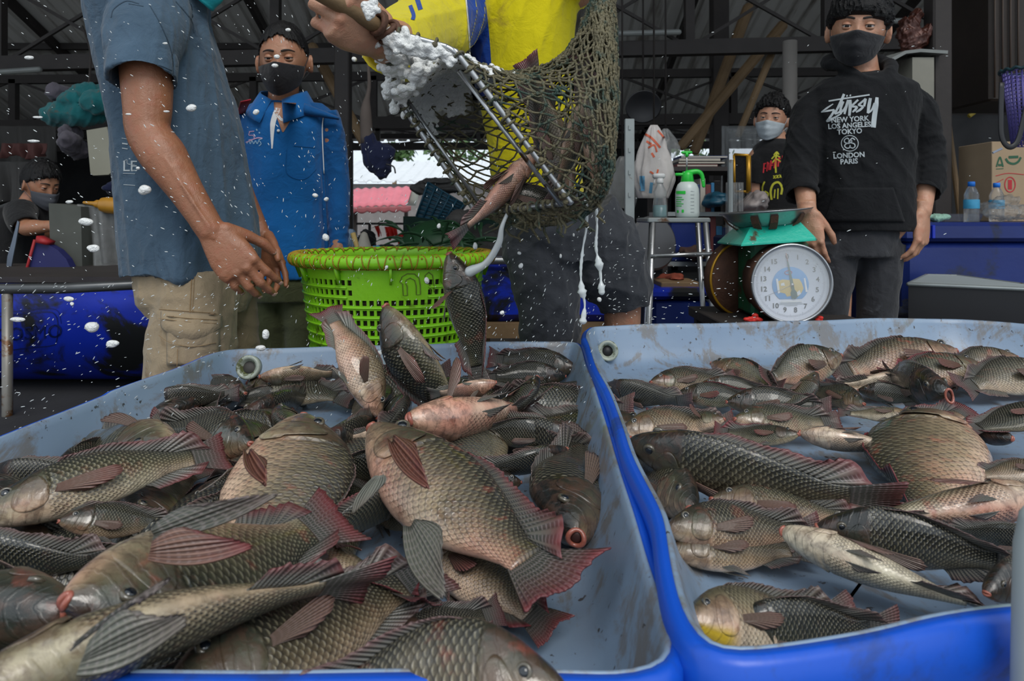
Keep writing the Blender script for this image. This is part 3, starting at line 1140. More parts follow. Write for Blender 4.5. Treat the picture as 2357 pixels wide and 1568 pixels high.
def make_tray(rim, zr, zf, zb, label, wob=0.0, drain=None, logo=None):
	L = smooth_loop(dense(np.array(rim), 0.012), 3)
	T = np.roll(L, -1, 0) - np.roll(L, 1, 0)
	T /= np.linalg.norm(T, axis=1, keepdims=True)
	area = np.sum(L[:, 0] * np.roll(L[:, 1], -1) - np.roll(L[:, 0], -1) * L[:, 1])
	N = np.column_stack([-T[:, 1], T[:, 0]]) * (1 if area > 0 else -1)   # inwards
	c = L.mean(0)
	root = empty('fish_tray', (c[0], c[1], zb), label, 'tray', 'large blue fish trays')
	s = np.arange(len(L)) * 0.012
	wz = 0.0015 * np.sin(s * 9) + 0.001 * np.sin(s * 23 + 1)

	def ring(off, z, wx=0.0, zfac=1.0):
		P = L + N * off
		if off > 0.02:
			P = smooth_loop(P, int(off * 500))
		return [V(p[0], p[1], z + w * zfac) for p, w in zip(P, wz)]
	R = [ring(0.001, zr - 0.004), ring(0.0015, zr + .001), ring(0.003, zr + 0.0018), ring(0.006, zr), ring(0.009, zr - 0.010), ring(0.024, zr - (zr - zf) * 0.55), ring(0.036, zf + 0.022, zfac=0), ring(0.048, zf + 0.008, zfac=0), ring(0.068, zf, zfac=0)]
	m = MB()
	m.rings(R, False, False)
	k = len(L)
	base = (len(R) - 1) * k
	cz = len(m.v)
	m.v.append((c[0], c[1], zf))
	for j in range(k):
		m.f.append((base + j, base + (j + 1) % k, cz))
		m.m.append(0)
	# underside of the liner closes the double wall
	m.build('inner_liner', M['tray_in'], root)
	Ro = [ring(0.002, zr - 0.003), ring(0.0018, zr + .0008), ring(-0.004, zr), ring(-0.009, zr - 0.004), ring(-0.010, zr - 0.03), ring(-0.002, zr - 0.05), ring(0.004, zr - 0.09), ring(0.010, zb + 0.01, zfac=0), ring(0.02, zb, zfac=0), ring(0.10, zb, zfac=0)]
	m = MB()
	m.rings(Ro, False, True)
	m.build('outer_shell', M['tray_out'], root)
	return root


def pxl(lst, z):
	return [tuple(atz(x, y, z)[:2]) for x, y in lst]


rim1 = pxl([(250, 905), (400, 852), (470, 824), (520, 809), (600, 802), (800, 797), (1100, 791), (1290, 787), (1326, 790), (1340, 803), (1352, 840), (1372, 895), (1398, 980), (1430, 1080), (1462, 1180), (1495, 1290), (1535, 1400), (1556, 1480)], R1)
rim1 += [(0.098, 0.428), (0.070, 0.414), (-0.10, 0.4155), (-0.35, 0.416), (-0.60, 0.418), (-0.665, 0.435), (-0.695, 0.50), (-0.680, 0.65), (-0.653, 0.871)]
TRAY1 = make_tray(rim1, R1, F1, 0.50, 'blue fish tray on the left, heaped to the brim with tilapia')
rim2 = pxl([(1347, 775), (1360, 757), (1400, 752), (1700, 742), (2000, 736), (2160, 735)], R2)
rim2 += [(1.19, 1.745), (1.28, 1.69), (1.33, 1.60), (1.33, 1.0), (1.30, 0.60), (1.22, 0.545), (0.9, 0.515), (0.6, 0.488)]
rim2 += pxl([(2330, 1398), (2000, 1460), (1760, 1494), (1660, 1500), (1600, 1470), (1562, 1400), (1538, 1300), (1523, 1200), (1497, 1140), (1452, 1050), (1426, 970), (1403, 905), (1372, 850), (1355, 800)], R2)
TRAY2 = make_tray(rim2, R2, F2, 0.515, 'blue fish tray on the right, its pale floor showing between the fish')

# drain rings in the back walls
for (px, py, y, tr) in ((572, 846, 1.375, TRAY1), (1399, 808, 1.600, TRAY2)):
	c = at(px, py, y)
	m = MB()
	ax = V(0.0, -1, 0.22)
	m.lathe([(0.010, -0.012), (0.0235, -0.012), (0.0245, 0.003), (0.022, 0.007), (0.0185, 0.005), (0.0165, 0.004), (0.015, -0.002), (0.0125, -0.003), (0.0125, -0.010)], 28, c, ax)
	d = m.build('drain_fitting', simple('stained_drain_fitting', (0.38, 0.42, 0.36), 0.35, var=0.4, scale=60, dirt=(0.08, 0.09, 0.03), dscale=60, dthr=(0.5, 0.62)), tr)
	m = MB()
	m.lathe([(0.0005, -0.004), (0.0125, -0.0045), (0.0128, -0.008), (0.0005, -0.009)], 20, c, ax)
	m.build('drain_hole', M['tarp_grey'] if tr is TRAY1 else M['black'], d)

# low benches that carry the trays
m = MB()
for x in (-0.60, 0.05):
	for y in (0.50, 1.38):
		m.box(V(x - 0.025, y - 0.025, 0), V(x + 0.025, y + 0.025, 0.47))
for y in (0.50, 1.38):
	m.box(V(-0.66, y - 0.02, 0.46), V(0.11, y + 0.02, 0.50))
t_ = empty('bench', (-0.28, 0.94, 0), 'steel trestle bench under the left fish tray', 'bench')
m.build('frame', M['beam'], t_, smooth=False)
m = MB()
for x in (0.22, 1.22):
	for y in (0.58, 1.58):
		m.box(V(x - 0.025, y - 0.025, 0), V(x + 0.025, y + 0.025, 0.48))
for y in (0.58, 1.58):
	m.box(V(0.16, y - 0.02, 0.475), V(1.30, y + 0.02, 0.515))
t_ = empty('bench', (0.7, 1.0, 0), 'steel trestle bench under the right fish tray', 'bench')
m.build('frame', M['beam'], t_, smooth=False)

# pale plastic post edge at the near right
m = MB()
p0 = atz(2385, 1650, 0.70)
m.tube([at(2384, 1195, 0.43), at(2384, 1260, 0.43), at(2383, 1400, 0.43), at(2380, 1700, 0.43), V(at(2380, 1700, 0.43)[0], 0.43, 0.0)], [0.009, 0.012, 0.0125, 0.013, 0.013], 16, round_ends=True)
tag(m.build('plastic_post', M['pole_white']), 'dull white plastic post standing in front of the right tray', 'post')
# ------------------------------------------------------------------ the catch
GL = 'tilapia heaped in the left tray'
GR = 'tilapia spread over the right tray'
GA = 'tilapia tumbling through the air'


def L_(x1, y1, z1, x2, y2, z2, phi, bend, label, **k):
	k.setdefault('group', GL)
	return fish(atz(x1, y1, F1 + z1), atz(x2, y2, F1 + z2), phi, bend, label=label, **k)


def R_(x1, y1, z1, x2, y2, z2, phi, bend, label, **k):
	k.setdefault('group', GR)
	return fish(atz(x1, y1, F2 + z1), atz(x2, y2, F2 + z2), phi, bend, label=label, **k)


HI = (84, 56)
# --- left tray, back rows
L_(1328, 848, .055, 1120, 822, .075, 70, .5, 'dark tilapia at the back right corner of the left tray, red-edged tail raised', tone=-.38, pink=.2, red=.6, spots=.1)
L_(1302, 866, .060, 1105, 870, .065, 75, .3, 'slim blackish tilapia right below the dark one in the left tray corner', tone=-.45, pink=.1, spots=.1)
L_(1205, 905, .045, 1375, 925, .05, 20, .5, 'olive tilapia with pink nape against the right wall of the left tray', tone=-.02, pink=.5, spots=.3, wide=.9)
L_(1238, 868, .10, 1105, 985, .05, 150, .5, 'blackish tilapia with glossy brow pointing at the corner, dark red fin beneath', tone=-.42, pink=.1, red=.9)
L_(1358, 1020, .045, 1085, 955, .055, 110, .5, 'large wet dark tilapia with red mouth against the right rim of the left tray', tone=-.30, pink=.3, mouth=.25, res=HI, deep=.95, wide=1.1)
L_(1295, 1002, .05, 1060, 1003, .05, 95, .2, 'dark green tilapia wedged between two wet dark ones by the right rim', tone=-.30, pink=.1)
L_(1306, 1035, .055, 1060, 1085, .04, 130, .35, 'wet black tilapia with a red snout above the large face', tone=-.36, pink=.15, mouth=.15, res=HI, wide=1.15)
L_(1318, 1232, .040, 1350, 985, .060, 160, .3, 'dark tilapia facing the camera with round orange lips, by the empty tray corner', tone=-.28, pink=.35, mouth=.75, res=(96, 60), wide=1.25, red=.2, deep=1.12)
L_(940, 965, .10, 1240, 915, .06, -35, .4, 'tilapia with red gill and white breast, dark eye, in the middle of the left tray', tone=.12, pink=1.2, red=.5, pout=1.1, res=HI, wide=1.1)
L_(1142, 880, .11, 985, 905, .09, -60, .5, 'upturned pale pink tilapia with spread fins beneath the falling fish', tone=.35, pink=1.2, red=.2, pale=.7, pout=1.0)
L_(1018, 806, .055, 830, 852, .05, 60, .5, 'brown tilapia nosing right along the back rim of the left tray', tone=-.15, pink=.4, mouth=.1)
L_(935, 800, .05, 775, 868, .04, 15, .9, 'spotted tilapia curled against the back rim of the left tray', tone=.12, pink=.4, spots=.9)
L_(598, 868, .065, 800, 858, .06, -70, .2, 'reddish brown tilapia with a pink lipped mouth near the left drain', tone=-.05, pink=1.3, red=.6, mouth=.2)
L_(690, 880, .03, 545, 880, .03, 50, .3, 'small olive tilapia under the drain of the left tray', tone=-.1, pink=.4)
L_(336, 918, .06, 555, 905, .055, 110, .35, 'shiny black tilapia with red lip nearest the left rim', tone=-.45, pink=.05, mouth=.15, res=HI, wide=1.1)
L_(566, 905, .045, 425, 880, .05, 60, .3, 'dark reddish tilapia half hidden behind the shiny black one', tone=-.15, pink=.6, red=.6)
L_(330, 965, .035, 540, 965, .03, 10, .1, 'pale silvery tilapia lying beneath the shiny black one', tone=.20, pink=.3)
L_(662, 950, .05, 455, 985, .045, 25, .5, 'brown scaled tilapia with flat flank behind the gaping one', tone=-.05, pink=.4, res=HI, red=.6, deep=1.1)
L_(655, 905, .03, 520, 925, .03, 80, .2, 'dark tilapia under the reddish one near the drain', tone=-.35, pink=.2)
L_(642, 935, .06, 800, 1010, .05, 140, .9, 'green-backed tilapia curled with pale throat under the leaping one', tone=.02, pink=.5, res=HI, red=.5)
L_(580, 1022, .065, 330, 978, .055, 55, .3, 'grey green tilapia with a foam patch beside the gaping head', tone=-.20, pink=.5, res=HI)
L_(392, 1030, .085, 150, 985, .05, 200, .3, 'brown tilapia gaping to the right with orange lips, left part of the heap', tone=-.02, pink=.6, mouth=.9, res=HI, wide=1.2)
L_(215, 1015, .05, -60, 1075, .045, 40, .4, 'olive tilapia with folded red dorsal fin at the left edge of the photo', tone=-.08, pink=.5, red=.9, res=HI)
L_(-40, 1095, .055, 300, 1095, .05, 110, .3, 'wet black tilapia at the left edge above the long spotted one', tone=-.42, pink=.1, res=HI, wide=1.1)
L_(-60, 1200, .08, 530, 1040, .09, 40, -.4, 'long spotted tilapia lying diagonally, reddish tail pointing up right', tone=.02, pink=.5, spots=.7, red=.8, res=(110, 60), deep=.85, wide=.95, eyes=True)
L_(135, 1200, .085, 420, 1205, .06, 55, .2, 'half buried tilapia whose dark eye looks up between two big ones', tone=-.1, pink=.5, res=HI)
L_(-120, 1250, .075, 300, 1290, .07, 120, .3, 'mottled grey-black tilapia under the chin of the largest one', tone=-.18, pink=.2, res=HI, wide=1.2)
HEAD = L_(702, 962, .105, 510, 1370, .055, 0, .5, 'broad pale-breasted tilapia with its head raised, brown pectoral fin hanging', tone=.08, pink=.6, res=(110, 64), wide=1.1, deep=1.35, red=.35, pale=.3, fins='dvc')
GIANT = L_(150, 1388, .135, 800, 1178, .10, 204, .35, 'huge tilapia lying across the heap, rosy belly and purple tail', tone=.02, pink=.9, spots=.3, red=.9, res=(130, 72), wide=1.0, deep=1.35, fins='dac', tail=1.2)
NEAR = L_(-180, 1650, .125, 880, 1338, .085, -52, -.35, 'nearest tilapia at the bottom left with long grey-green fins spread', tone=-.22, pink=.3, spots=.8, red=.9, pale=.3, res=(130, 72), wide=.82, deep=.60, fins='dac')
L_(150, 1405, .10, -260, 1330, .07, 140, .3, 'gaping round mouth of a tilapia at the bottom left corner', tone=.02, pink=.7, mouth=1.6, res=HI, wide=1.3, group=GL)
L_(690, 1245, .06, 985, 1385, .06, -30, .3, 'brown tilapia beneath the huge one, crimson fin fanned out', tone=-.05, pink=.8, red=1.3, res=HI, pale=.1, wide=1.1)
L_(380, 1600, .075, 1020, 1290, .065, 25, .45, 'dark scaled tilapia at the bottom middle with a white belly patch', tone=-.16, pink=.2, spots=.3, res=(120, 66), deep=1.1, red=.4)
L_(1310, 1600, .10, 560, 1680, .07, 60, .55, 'tilapia at the bottom edge, brown arched back, eye just above the blue rim', tone=.10, pink=.9, res=(120, 66), wide=1.15, red=.5, deep=1.35, dfold=1.0)
HERO = L_(858, 985, .115, 1325, 1345, .075, 14, .55, 'large golden brown tilapia in front, tail spread on the bare tray floor', tone=-.02, pink=.9, spots=.25, red=.9, res=(130, 72), deep=.98, wide=1.05, dfold=.6, pel=1.1, pout=.25, tail=1.15, fins='dtc')
L_(985, 1250, .022, 1285, 1455, .022, 20, .1, 'golden scaled tilapia under the large one, red tail on the tray floor', tone=.10, pink=.4, spots=.4, red=1.2, res=HI, tail=.8)
L_(1000, 1060, .055, 700, 1095, .055, 100, .2, 'dark green tilapia between the raised head and the large front one', tone=-.28, pink=.1, res=HI, wide=1.1)
L_(940, 1140, .045, 665, 1270, .055, 120, -.2, 'olive brown tilapia with purple tail under the large front one', tone=-.12, pink=.3, red=1.1, res=HI, tail=1.2)
L_(960, 992, .055, 770, 1012, .05, -70, .1, 'pale yellowish belly of a tilapia behind the large front one', tone=.40, pink=.2)
L_(575, 1560, .06, 260, 1600, .05, 60, .2, 'dim brown tilapia at the very bottom, left of the white belly patch', tone=-.1, pink=.4, res=HI)
for i, (x1, y1, z1, x2, y2, z2, ph, tn, lb) in enumerate((
		(300, 1130, .045, -80, 1150, .04, 40, -.3, 'dark tilapia lying between the wet black one and the long spotted one'),
		(420, 1160, .05, 700, 1110, .05, 60, -.3, 'dark tilapia filling the gap left of the raised pale head'),
		(760, 1180, .04, 470, 1230, .04, 120, -.2, 'brown tilapia crossing beneath the rosy-bellied giant'),
		(120, 1300, .045, 460, 1340, .05, 30, -.3, 'dusky tilapia beneath the mottled one at the left edge'),
		(640, 1040, .045, 880, 1010, .045, 50, -.25, 'dark tilapia behind the raised pale head, right of it'),
		(480, 1060, .055, 300, 1110, .05, 160, -.1, 'olive tilapia below the grey green one with foam'),
		(830, 1130, .03, 1010, 1230, .03, 60, -.2, 'brown tilapia whose flank shows left of the large golden one'),
		(760, 1330, .045, 1060, 1400, .03, 150, -.25, 'dark tilapia under the crimson fin'),
		(900, 1500, .04, 1160, 1400, .03, 50, -.25, 'dark tilapia behind the arched brown back at the bottom'),
		(20, 1480, .06, 330, 1420, .06, 40, -.2, 'dark tilapia beside the gaping round mouth'),
		(420, 940, .03, 250, 1000, .03, 60, -.2, 'brown tilapia low against the left wall of the left tray'),
		(1180, 960, .04, 1000, 930, .04, 60, -.3, 'dark tilapia behind the white-breasted one'),
		(1200, 1110, .025, 1000, 1120, .03, 60, -.35, 'black tilapia low beneath the wet black one with a red snout'),
		(110, 1120, .05, 330, 1020, .04, 100, -.3, 'dark tilapia beneath the gaping brown one'))):
	L_(x1, y1, z1, x2, y2, z2, ph, .3, lb, tone=tn, pink=.4, spots=.3, res=HI, deep=1.05)
# lower layer that shows only as patches of flank between the others
rg = np.random.default_rng(77)
for iy, y in enumerate(np.arange(.50, 1.42, .095)):
	for ix, x in enumerate(np.arange(-.60, .10, .17)):
		if x > -.10 and y < .90 or (x > -.02 and y < 1.0):
			continue
		an = rg.uniform(0, 6.28)
		c = V(x + rg.normal() * .015 + .04 * (iy % 2), y + rg.normal() * .015, F1 + .030 + .012 * rg.uniform())
		if y > 1.3:
			an = rg.choice([0, math.pi]) + rg.normal() * .2
		if x < -.55:
			an = math.pi / 2 + rg.normal() * .2
		d = V(math.cos(an), math.sin(an), rg.normal() * .06) * .125
		fish(c - d, c + d, rg.choice([25, 60, 150]), .3, tone=-.30 + .1 * rg.uniform(), pink=.3, label='dark tilapia of the bottom layer, only a patch showing, in the left tray', group='bottom layer of tilapia in the left tray', fins='dc', deep=1.1)


def big_fin(root, base, tip, wide, fan=1.6, red=.2, pale=.5, warm=.0, name='pelvic_fin', rays=8, curve=.1):
	"""a spread fin between two points"""
	base, tip, wide = (np.asarray(q, float) for q in (base, tip, wide))
	nu, nv = 18, 12
	G = np.zeros((nu, nv, 3))
	UV = np.zeros((nu, nv, 2))
	ax = tip - base
	nn = unit(np.cross(ax, wide))
	for i, u in enumerate(np.linspace(-1, 1, nu)):
		ln = 1 - .55 * ((u + .8) / 1.8) ** 1.5 if u > -.8 else 1
		ln += .02 * (-1) ** i
		for j, v in enumerate(np.linspace(0, 1, nv)):
			G[i, j] = base + ax * v * ln + wide * u * (.18 + .82 * math.sin(math.pi * (.10 + .78 * v)) ** .9) + nn * np.linalg.norm(ax) * (curve * v * v + .02 * math.sin(u * 5))
			UV[i, j] = ((u + 1) / 2, v)
	v, f, at_ = fin_sheet(G, UV, rays, .0012, None)
	fish_mesh(name, v, f, at_, M['fin'], root, {'red': red, 'pale': pale, 'warm': warm})


# --- leaping and falling fish
fish(at(872, 960, 1.14), at(748, 708, 1.22), -60, -.75, tone=.28, pink=.9, spots=.4, red=.7, res=HI, wide=1.15, label='leaping tilapia with a fanned purple tail up and pink white belly', group=GA, pout=1.0, pale=.7, tail=1.25, roll_ref=V(.75, .55, .35), mouth=.2)
fish(at(886, 706, 1.20), at(1105, 985, 1.22), 30, -.95, tone=-.30, pink=.3, red=.8, res=HI, wide=1.05, label='dark tilapia standing on its tail with red snout up against the lime basket', group=GA, roll_ref=V(-.55, .35, -.6), mouth=.2, deep=1.05, spots=.1)
fish(at(1035, 583, 1.28), at(1105, 905, 1.24), 30, .35, tone=-.18, pink=.5, red=.8, res=HI, wide=1.15, label='tilapia dropping head up in front of the lime basket, thin red fin out', group=GA, roll_ref=V(.9, -.5, .1), pout=1.2)
fish(at(1232, 350, 1.22), at(1032, 560, 1.12), 30, .25, tone=.16, pink=1.2, red=.5, res=HI, wide=.95, label='pinkish tilapia sliding tail first out of the net', group=GA, roll_ref=V(.35, .8, -.3), deep=.62, tail=.8, spots=.5)

f_ = lambda x, y, z: atz(x, y, F1 + z)
big_fin(NEAR, f_(185, 1475, .150), f_(392, 1300, .180), (.011, .004, .008), pale=.1, curve=.12)
big_fin(NEAR, f_(190, 1515, .145), f_(440, 1392, .160), (.006, .002, .017), pale=.55, curve=.05)
big_fin(GIANT, f_(345, 1268, .160), f_(580, 1240, .155), (.0, .006, .011), pale=.2, warm=1.1, red=.9, name='pectoral_fin', curve=.05)
big_fin(GIANT, f_(352, 1228, .150), f_(640, 1130, .175), (-.004, .005, .009), pale=.3, curve=.10)
big_fin(HERO, f_(872, 1095, .135), f_(824, 1178, .105), (.010, .004, .0), pale=.9, curve=.05)
big_fin(HERO, f_(905, 1010, .150), f_(1000, 1125, .150), (.011, .010, .004), pale=.1, warm=1.3, red=.4, name='pectoral_fin', curve=.02)
big_fin(HERO, f_(950, 1205, .112), f_(1042, 1375, .095), (.016, .008, .006), pale=.5, red=.1, rays=12, name='anal_fin', curve=.04)
big_fin(HEAD, f_(574, 1040, .150), f_(622, 1140, .155), (.011, .003, .0), pale=.1, warm=1.5, red=.2, name='pectoral_fin', curve=.06)

# --- right tray
R_(1392, 888, .03, 1600, 925, .025, 120, .3, 'wet black tilapia nearest the left rim of the right tray', tone=-.42, pink=.05, res=HI, wide=1.1)
R_(1497, 880, .03, 1700, 872, .03, 50, .3, 'pinkish grey tilapia right of the drain, head to the left', tone=-.02, pink=.9)
R_(1638, 836, .04, 1800, 900, .03, 55, .5, 'rosy tilapia at the back of the right tray, head up left', tone=.08, pink=1.1)
R_(1612, 884, .045, 1790, 910, .035, 70, .2, 'dark-backed tilapia lying across the pinkish grey one', tone=-.12, pink=.8)
R_(1560, 905, .03, 1760, 925, .03, 60, .1, 'tilapia with a wine red fin below the rosy ones', tone=-.28, pink=.3, red=1.6)
R_(1934, 818, .06, 1760, 880, .04, 60, .5, 'rosy headed tilapia pointing right near the back wall under the scale', tone=.06, pink=1.1)
R_(1880, 858, .085, 1765, 950, .035, 170, .7, 'arched olive brown tilapia resting on top at the back of the right tray', tone=-.02, pink=.5, red=.5, spots=.3, wide=1.1)
R_(1668, 965, .045, 1480, 955, .035, 30, .6, 'bronze tilapia with an upright red pectoral fin near the left rim', tone=-.05, pink=.3, red=.9, deep=1.1, pout=1.2)
R_(1428, 992, .03, 1700, 975, .03, 50, .1, 'pale grey tilapia behind the long olive one, head to the left rim', tone=.14, pink=.3, spots=.2)
R_(1672, 925, .04, 1920, 940, .04, 70, .2, 'dark tilapia in the middle of the right tray above a banded one', tone=-.30, pink=.2)
R_(1690, 965, .045, 1940, 968, .04, 40, .25, 'banded mauve tilapia in the middle of the right tray', tone=-.02, pink=.7, spots=.2)
R_(1448, 1015, .075, 2090, 1160, .05, 118, .35, 'long olive tilapia with green scales across the right tray, orange lips', tone=-.05, pink=.15, spots=.55, red=.9, res=(130, 72), wide=.95, deep=.92, mouth=.2)
R_(1838, 1000, .045, 1640, 985, .04, 30, .6, 'brown tilapia with a red folded dorsal fin touching the long olive one', tone=-.25, pink=.2, red=1.2)
R_(1840, 997, .045, 2125, 1035, .03, -35, .15, 'white-bellied tilapia with a pink vent beside the bare floor', tone=.28, pink=.6, res=HI, spots=.5)
R_(2105, 955, .05, 1925, 948, .04, 20, .2, 'pale-throated tilapia with a dark eye, head to the right', tone=.18, pink=.3)
R_(1990, 930, .045, 1845, 890, .04, 60, .2, 'brown red tilapia right of the arched one', tone=-.1, pink=.7, red=.7)
R_(1975, 898, .045, 2150, 925, .045, 90, .3, 'dark brown tilapia left of the gaping mouth in the right tray', tone=-.35, pink=.2)
R_(2180, 903, .075, 2040, 862, .05, 100, .3, 'black tilapia gaping with a round pink mouth in the right tray', tone=-.42, pink=.3, mouth=1.5, wide=1.2)
R_(2198, 808, .045, 1905, 855, .03, 50, .3, 'rosy tilapia along the back wall of the right tray, yellow snout to the right', tone=.10, pink=1.2, res=HI, deep=.85)
R_(2135, 866, .05, 1890, 890, .03, -50, .2, 'white belly-up tilapia behind the gaping one', tone=.42, pink=.4)
R_(2120, 886, .035, 1900, 892, .03, 20, .1, 'thin pink tilapia beneath the white belly-up one', tone=.15, pink=.9)
R_(2250, 838, .055, 2040, 875, .045, 40, .2, 'tilapia with crimson flank behind the white belly-up one', tone=.0, pink=1.3, red=1.2)
R_(2340, 822, .055, 2170, 850, .045, 50, .3, 'pink tilapia at the far right back of the right tray', tone=.05, pink=1.1)
R_(2420, 850, .05, 2205, 890, .04, 40, .2, 'bronze tilapia with a striped dorsal fin behind the black finned one', tone=-.02, pink=.3, spots=.3, res=HI)
R_(2430, 930, .09, 2215, 985, .06, 15, .5, 'big blue-black tilapia with spread dark fins at the right edge', tone=-.40, pink=.1, red=.9, res=HI, deep=1.2, dfold=.2, tail=1.2, pale=.1)
R_(2330, 1010, .05, 2165, 950, .045, 160, .4, 'dark green tilapia tucked under the blue-black one', tone=-.40, pink=.05, res=HI, wide=1.1)
R_(2150, 962, .045, 2142, 1222, .028, 0, .15, 'round banded tilapia with red-edged fins standing on its side, right half', tone=.06, pink=.9, red=1.3, res=(110, 66), deep=1.22, wide=1.1, spots=.1, dfold=1.2, fins='dc')
R_(2420, 1135, .06, 1900, 1195, .035, -20, .12, 'long pink-bellied spotted tilapia with head at the right edge', tone=.12, pink=1.3, spots=.9, res=(120, 66), deep=.8, red=.7)
R_(2082, 985, .05, 2235, 940, .045, 20, .3, 'small banded tilapia left of the dark green one', tone=.05, pink=.6, red=.8)
R_(2440, 1080, .045, 2225, 1095, .035, 30, .1, 'pale spotted tilapia at the right edge between two large ones', tone=.18, pink=.3, spots=1.0, res=HI)
R_(1592, 1172, .04, 1420, 1040, .03, 60, .4, 'rosy faced tilapia looking toward the camera under the long olive one', tone=.0, pink=.9, res=HI, mouth=.35, wide=1.15)
R_(1636, 1150, .045, 2010, 1200, .03, 35, .2, 'dark headed tilapia with rust fin under the long olive one', tone=.05, pink=.7, res=HI, red=.7)
R_(1532, 1215, .045, 1900, 1225, .03, 45, .2, 'tilapia with a shiny black head above the bare left corner of the right tray', tone=-.05, pink=.7, res=HI, spots=.5, wide=1.15)
R_(1540, 1268, .025, 1880, 1265, .02, 30, .1, 'speckled grey tilapia under the one with the shiny black head', tone=-.08, pink=.2, res=HI)
R_(1800, 1222, .055, 2340, 1425, .03, -30, .15, 'white-bellied tilapia lying diagonally in front with yellow-green lips', tone=.36, pink=.3, spots=.7, res=(130, 72), deep=.88, wide=1.1, pout=.15)
R_(1880, 1212, .05, 2400, 1320, .04, 95, .2, 'wet grey-black tilapia behind the diagonal white-bellied one', tone=-.28, pink=.1, res=(110, 66), wide=1.1)
R_(1578, 1425, .045, 1985, 1410, .03, 35, .7, 'front tilapia with a yellow chin and pale arched flank', tone=.24, pink=.6, res=(120, 66), deep=1.1, wide=1.2, spots=.1, gold=1.0)
R_(1655, 1462, .025, 2080, 1450, .02, 80, .1, 'dark tilapia half hidden by the near rim of the right tray', tone=-.28, pink=.2, res=HI)
R_(2440, 1250, .045, 2150, 1215, .035, 110, .2, 'dark scaled tilapia at the right edge below the pink-bellied one', tone=-.25, pink=.2, res=HI)
R_(2270, 1365, .045, 2460, 1300, .04, 90, .2, 'dark brown tilapia head at the right edge by the white post', tone=-.32, pink=.3, res=HI)
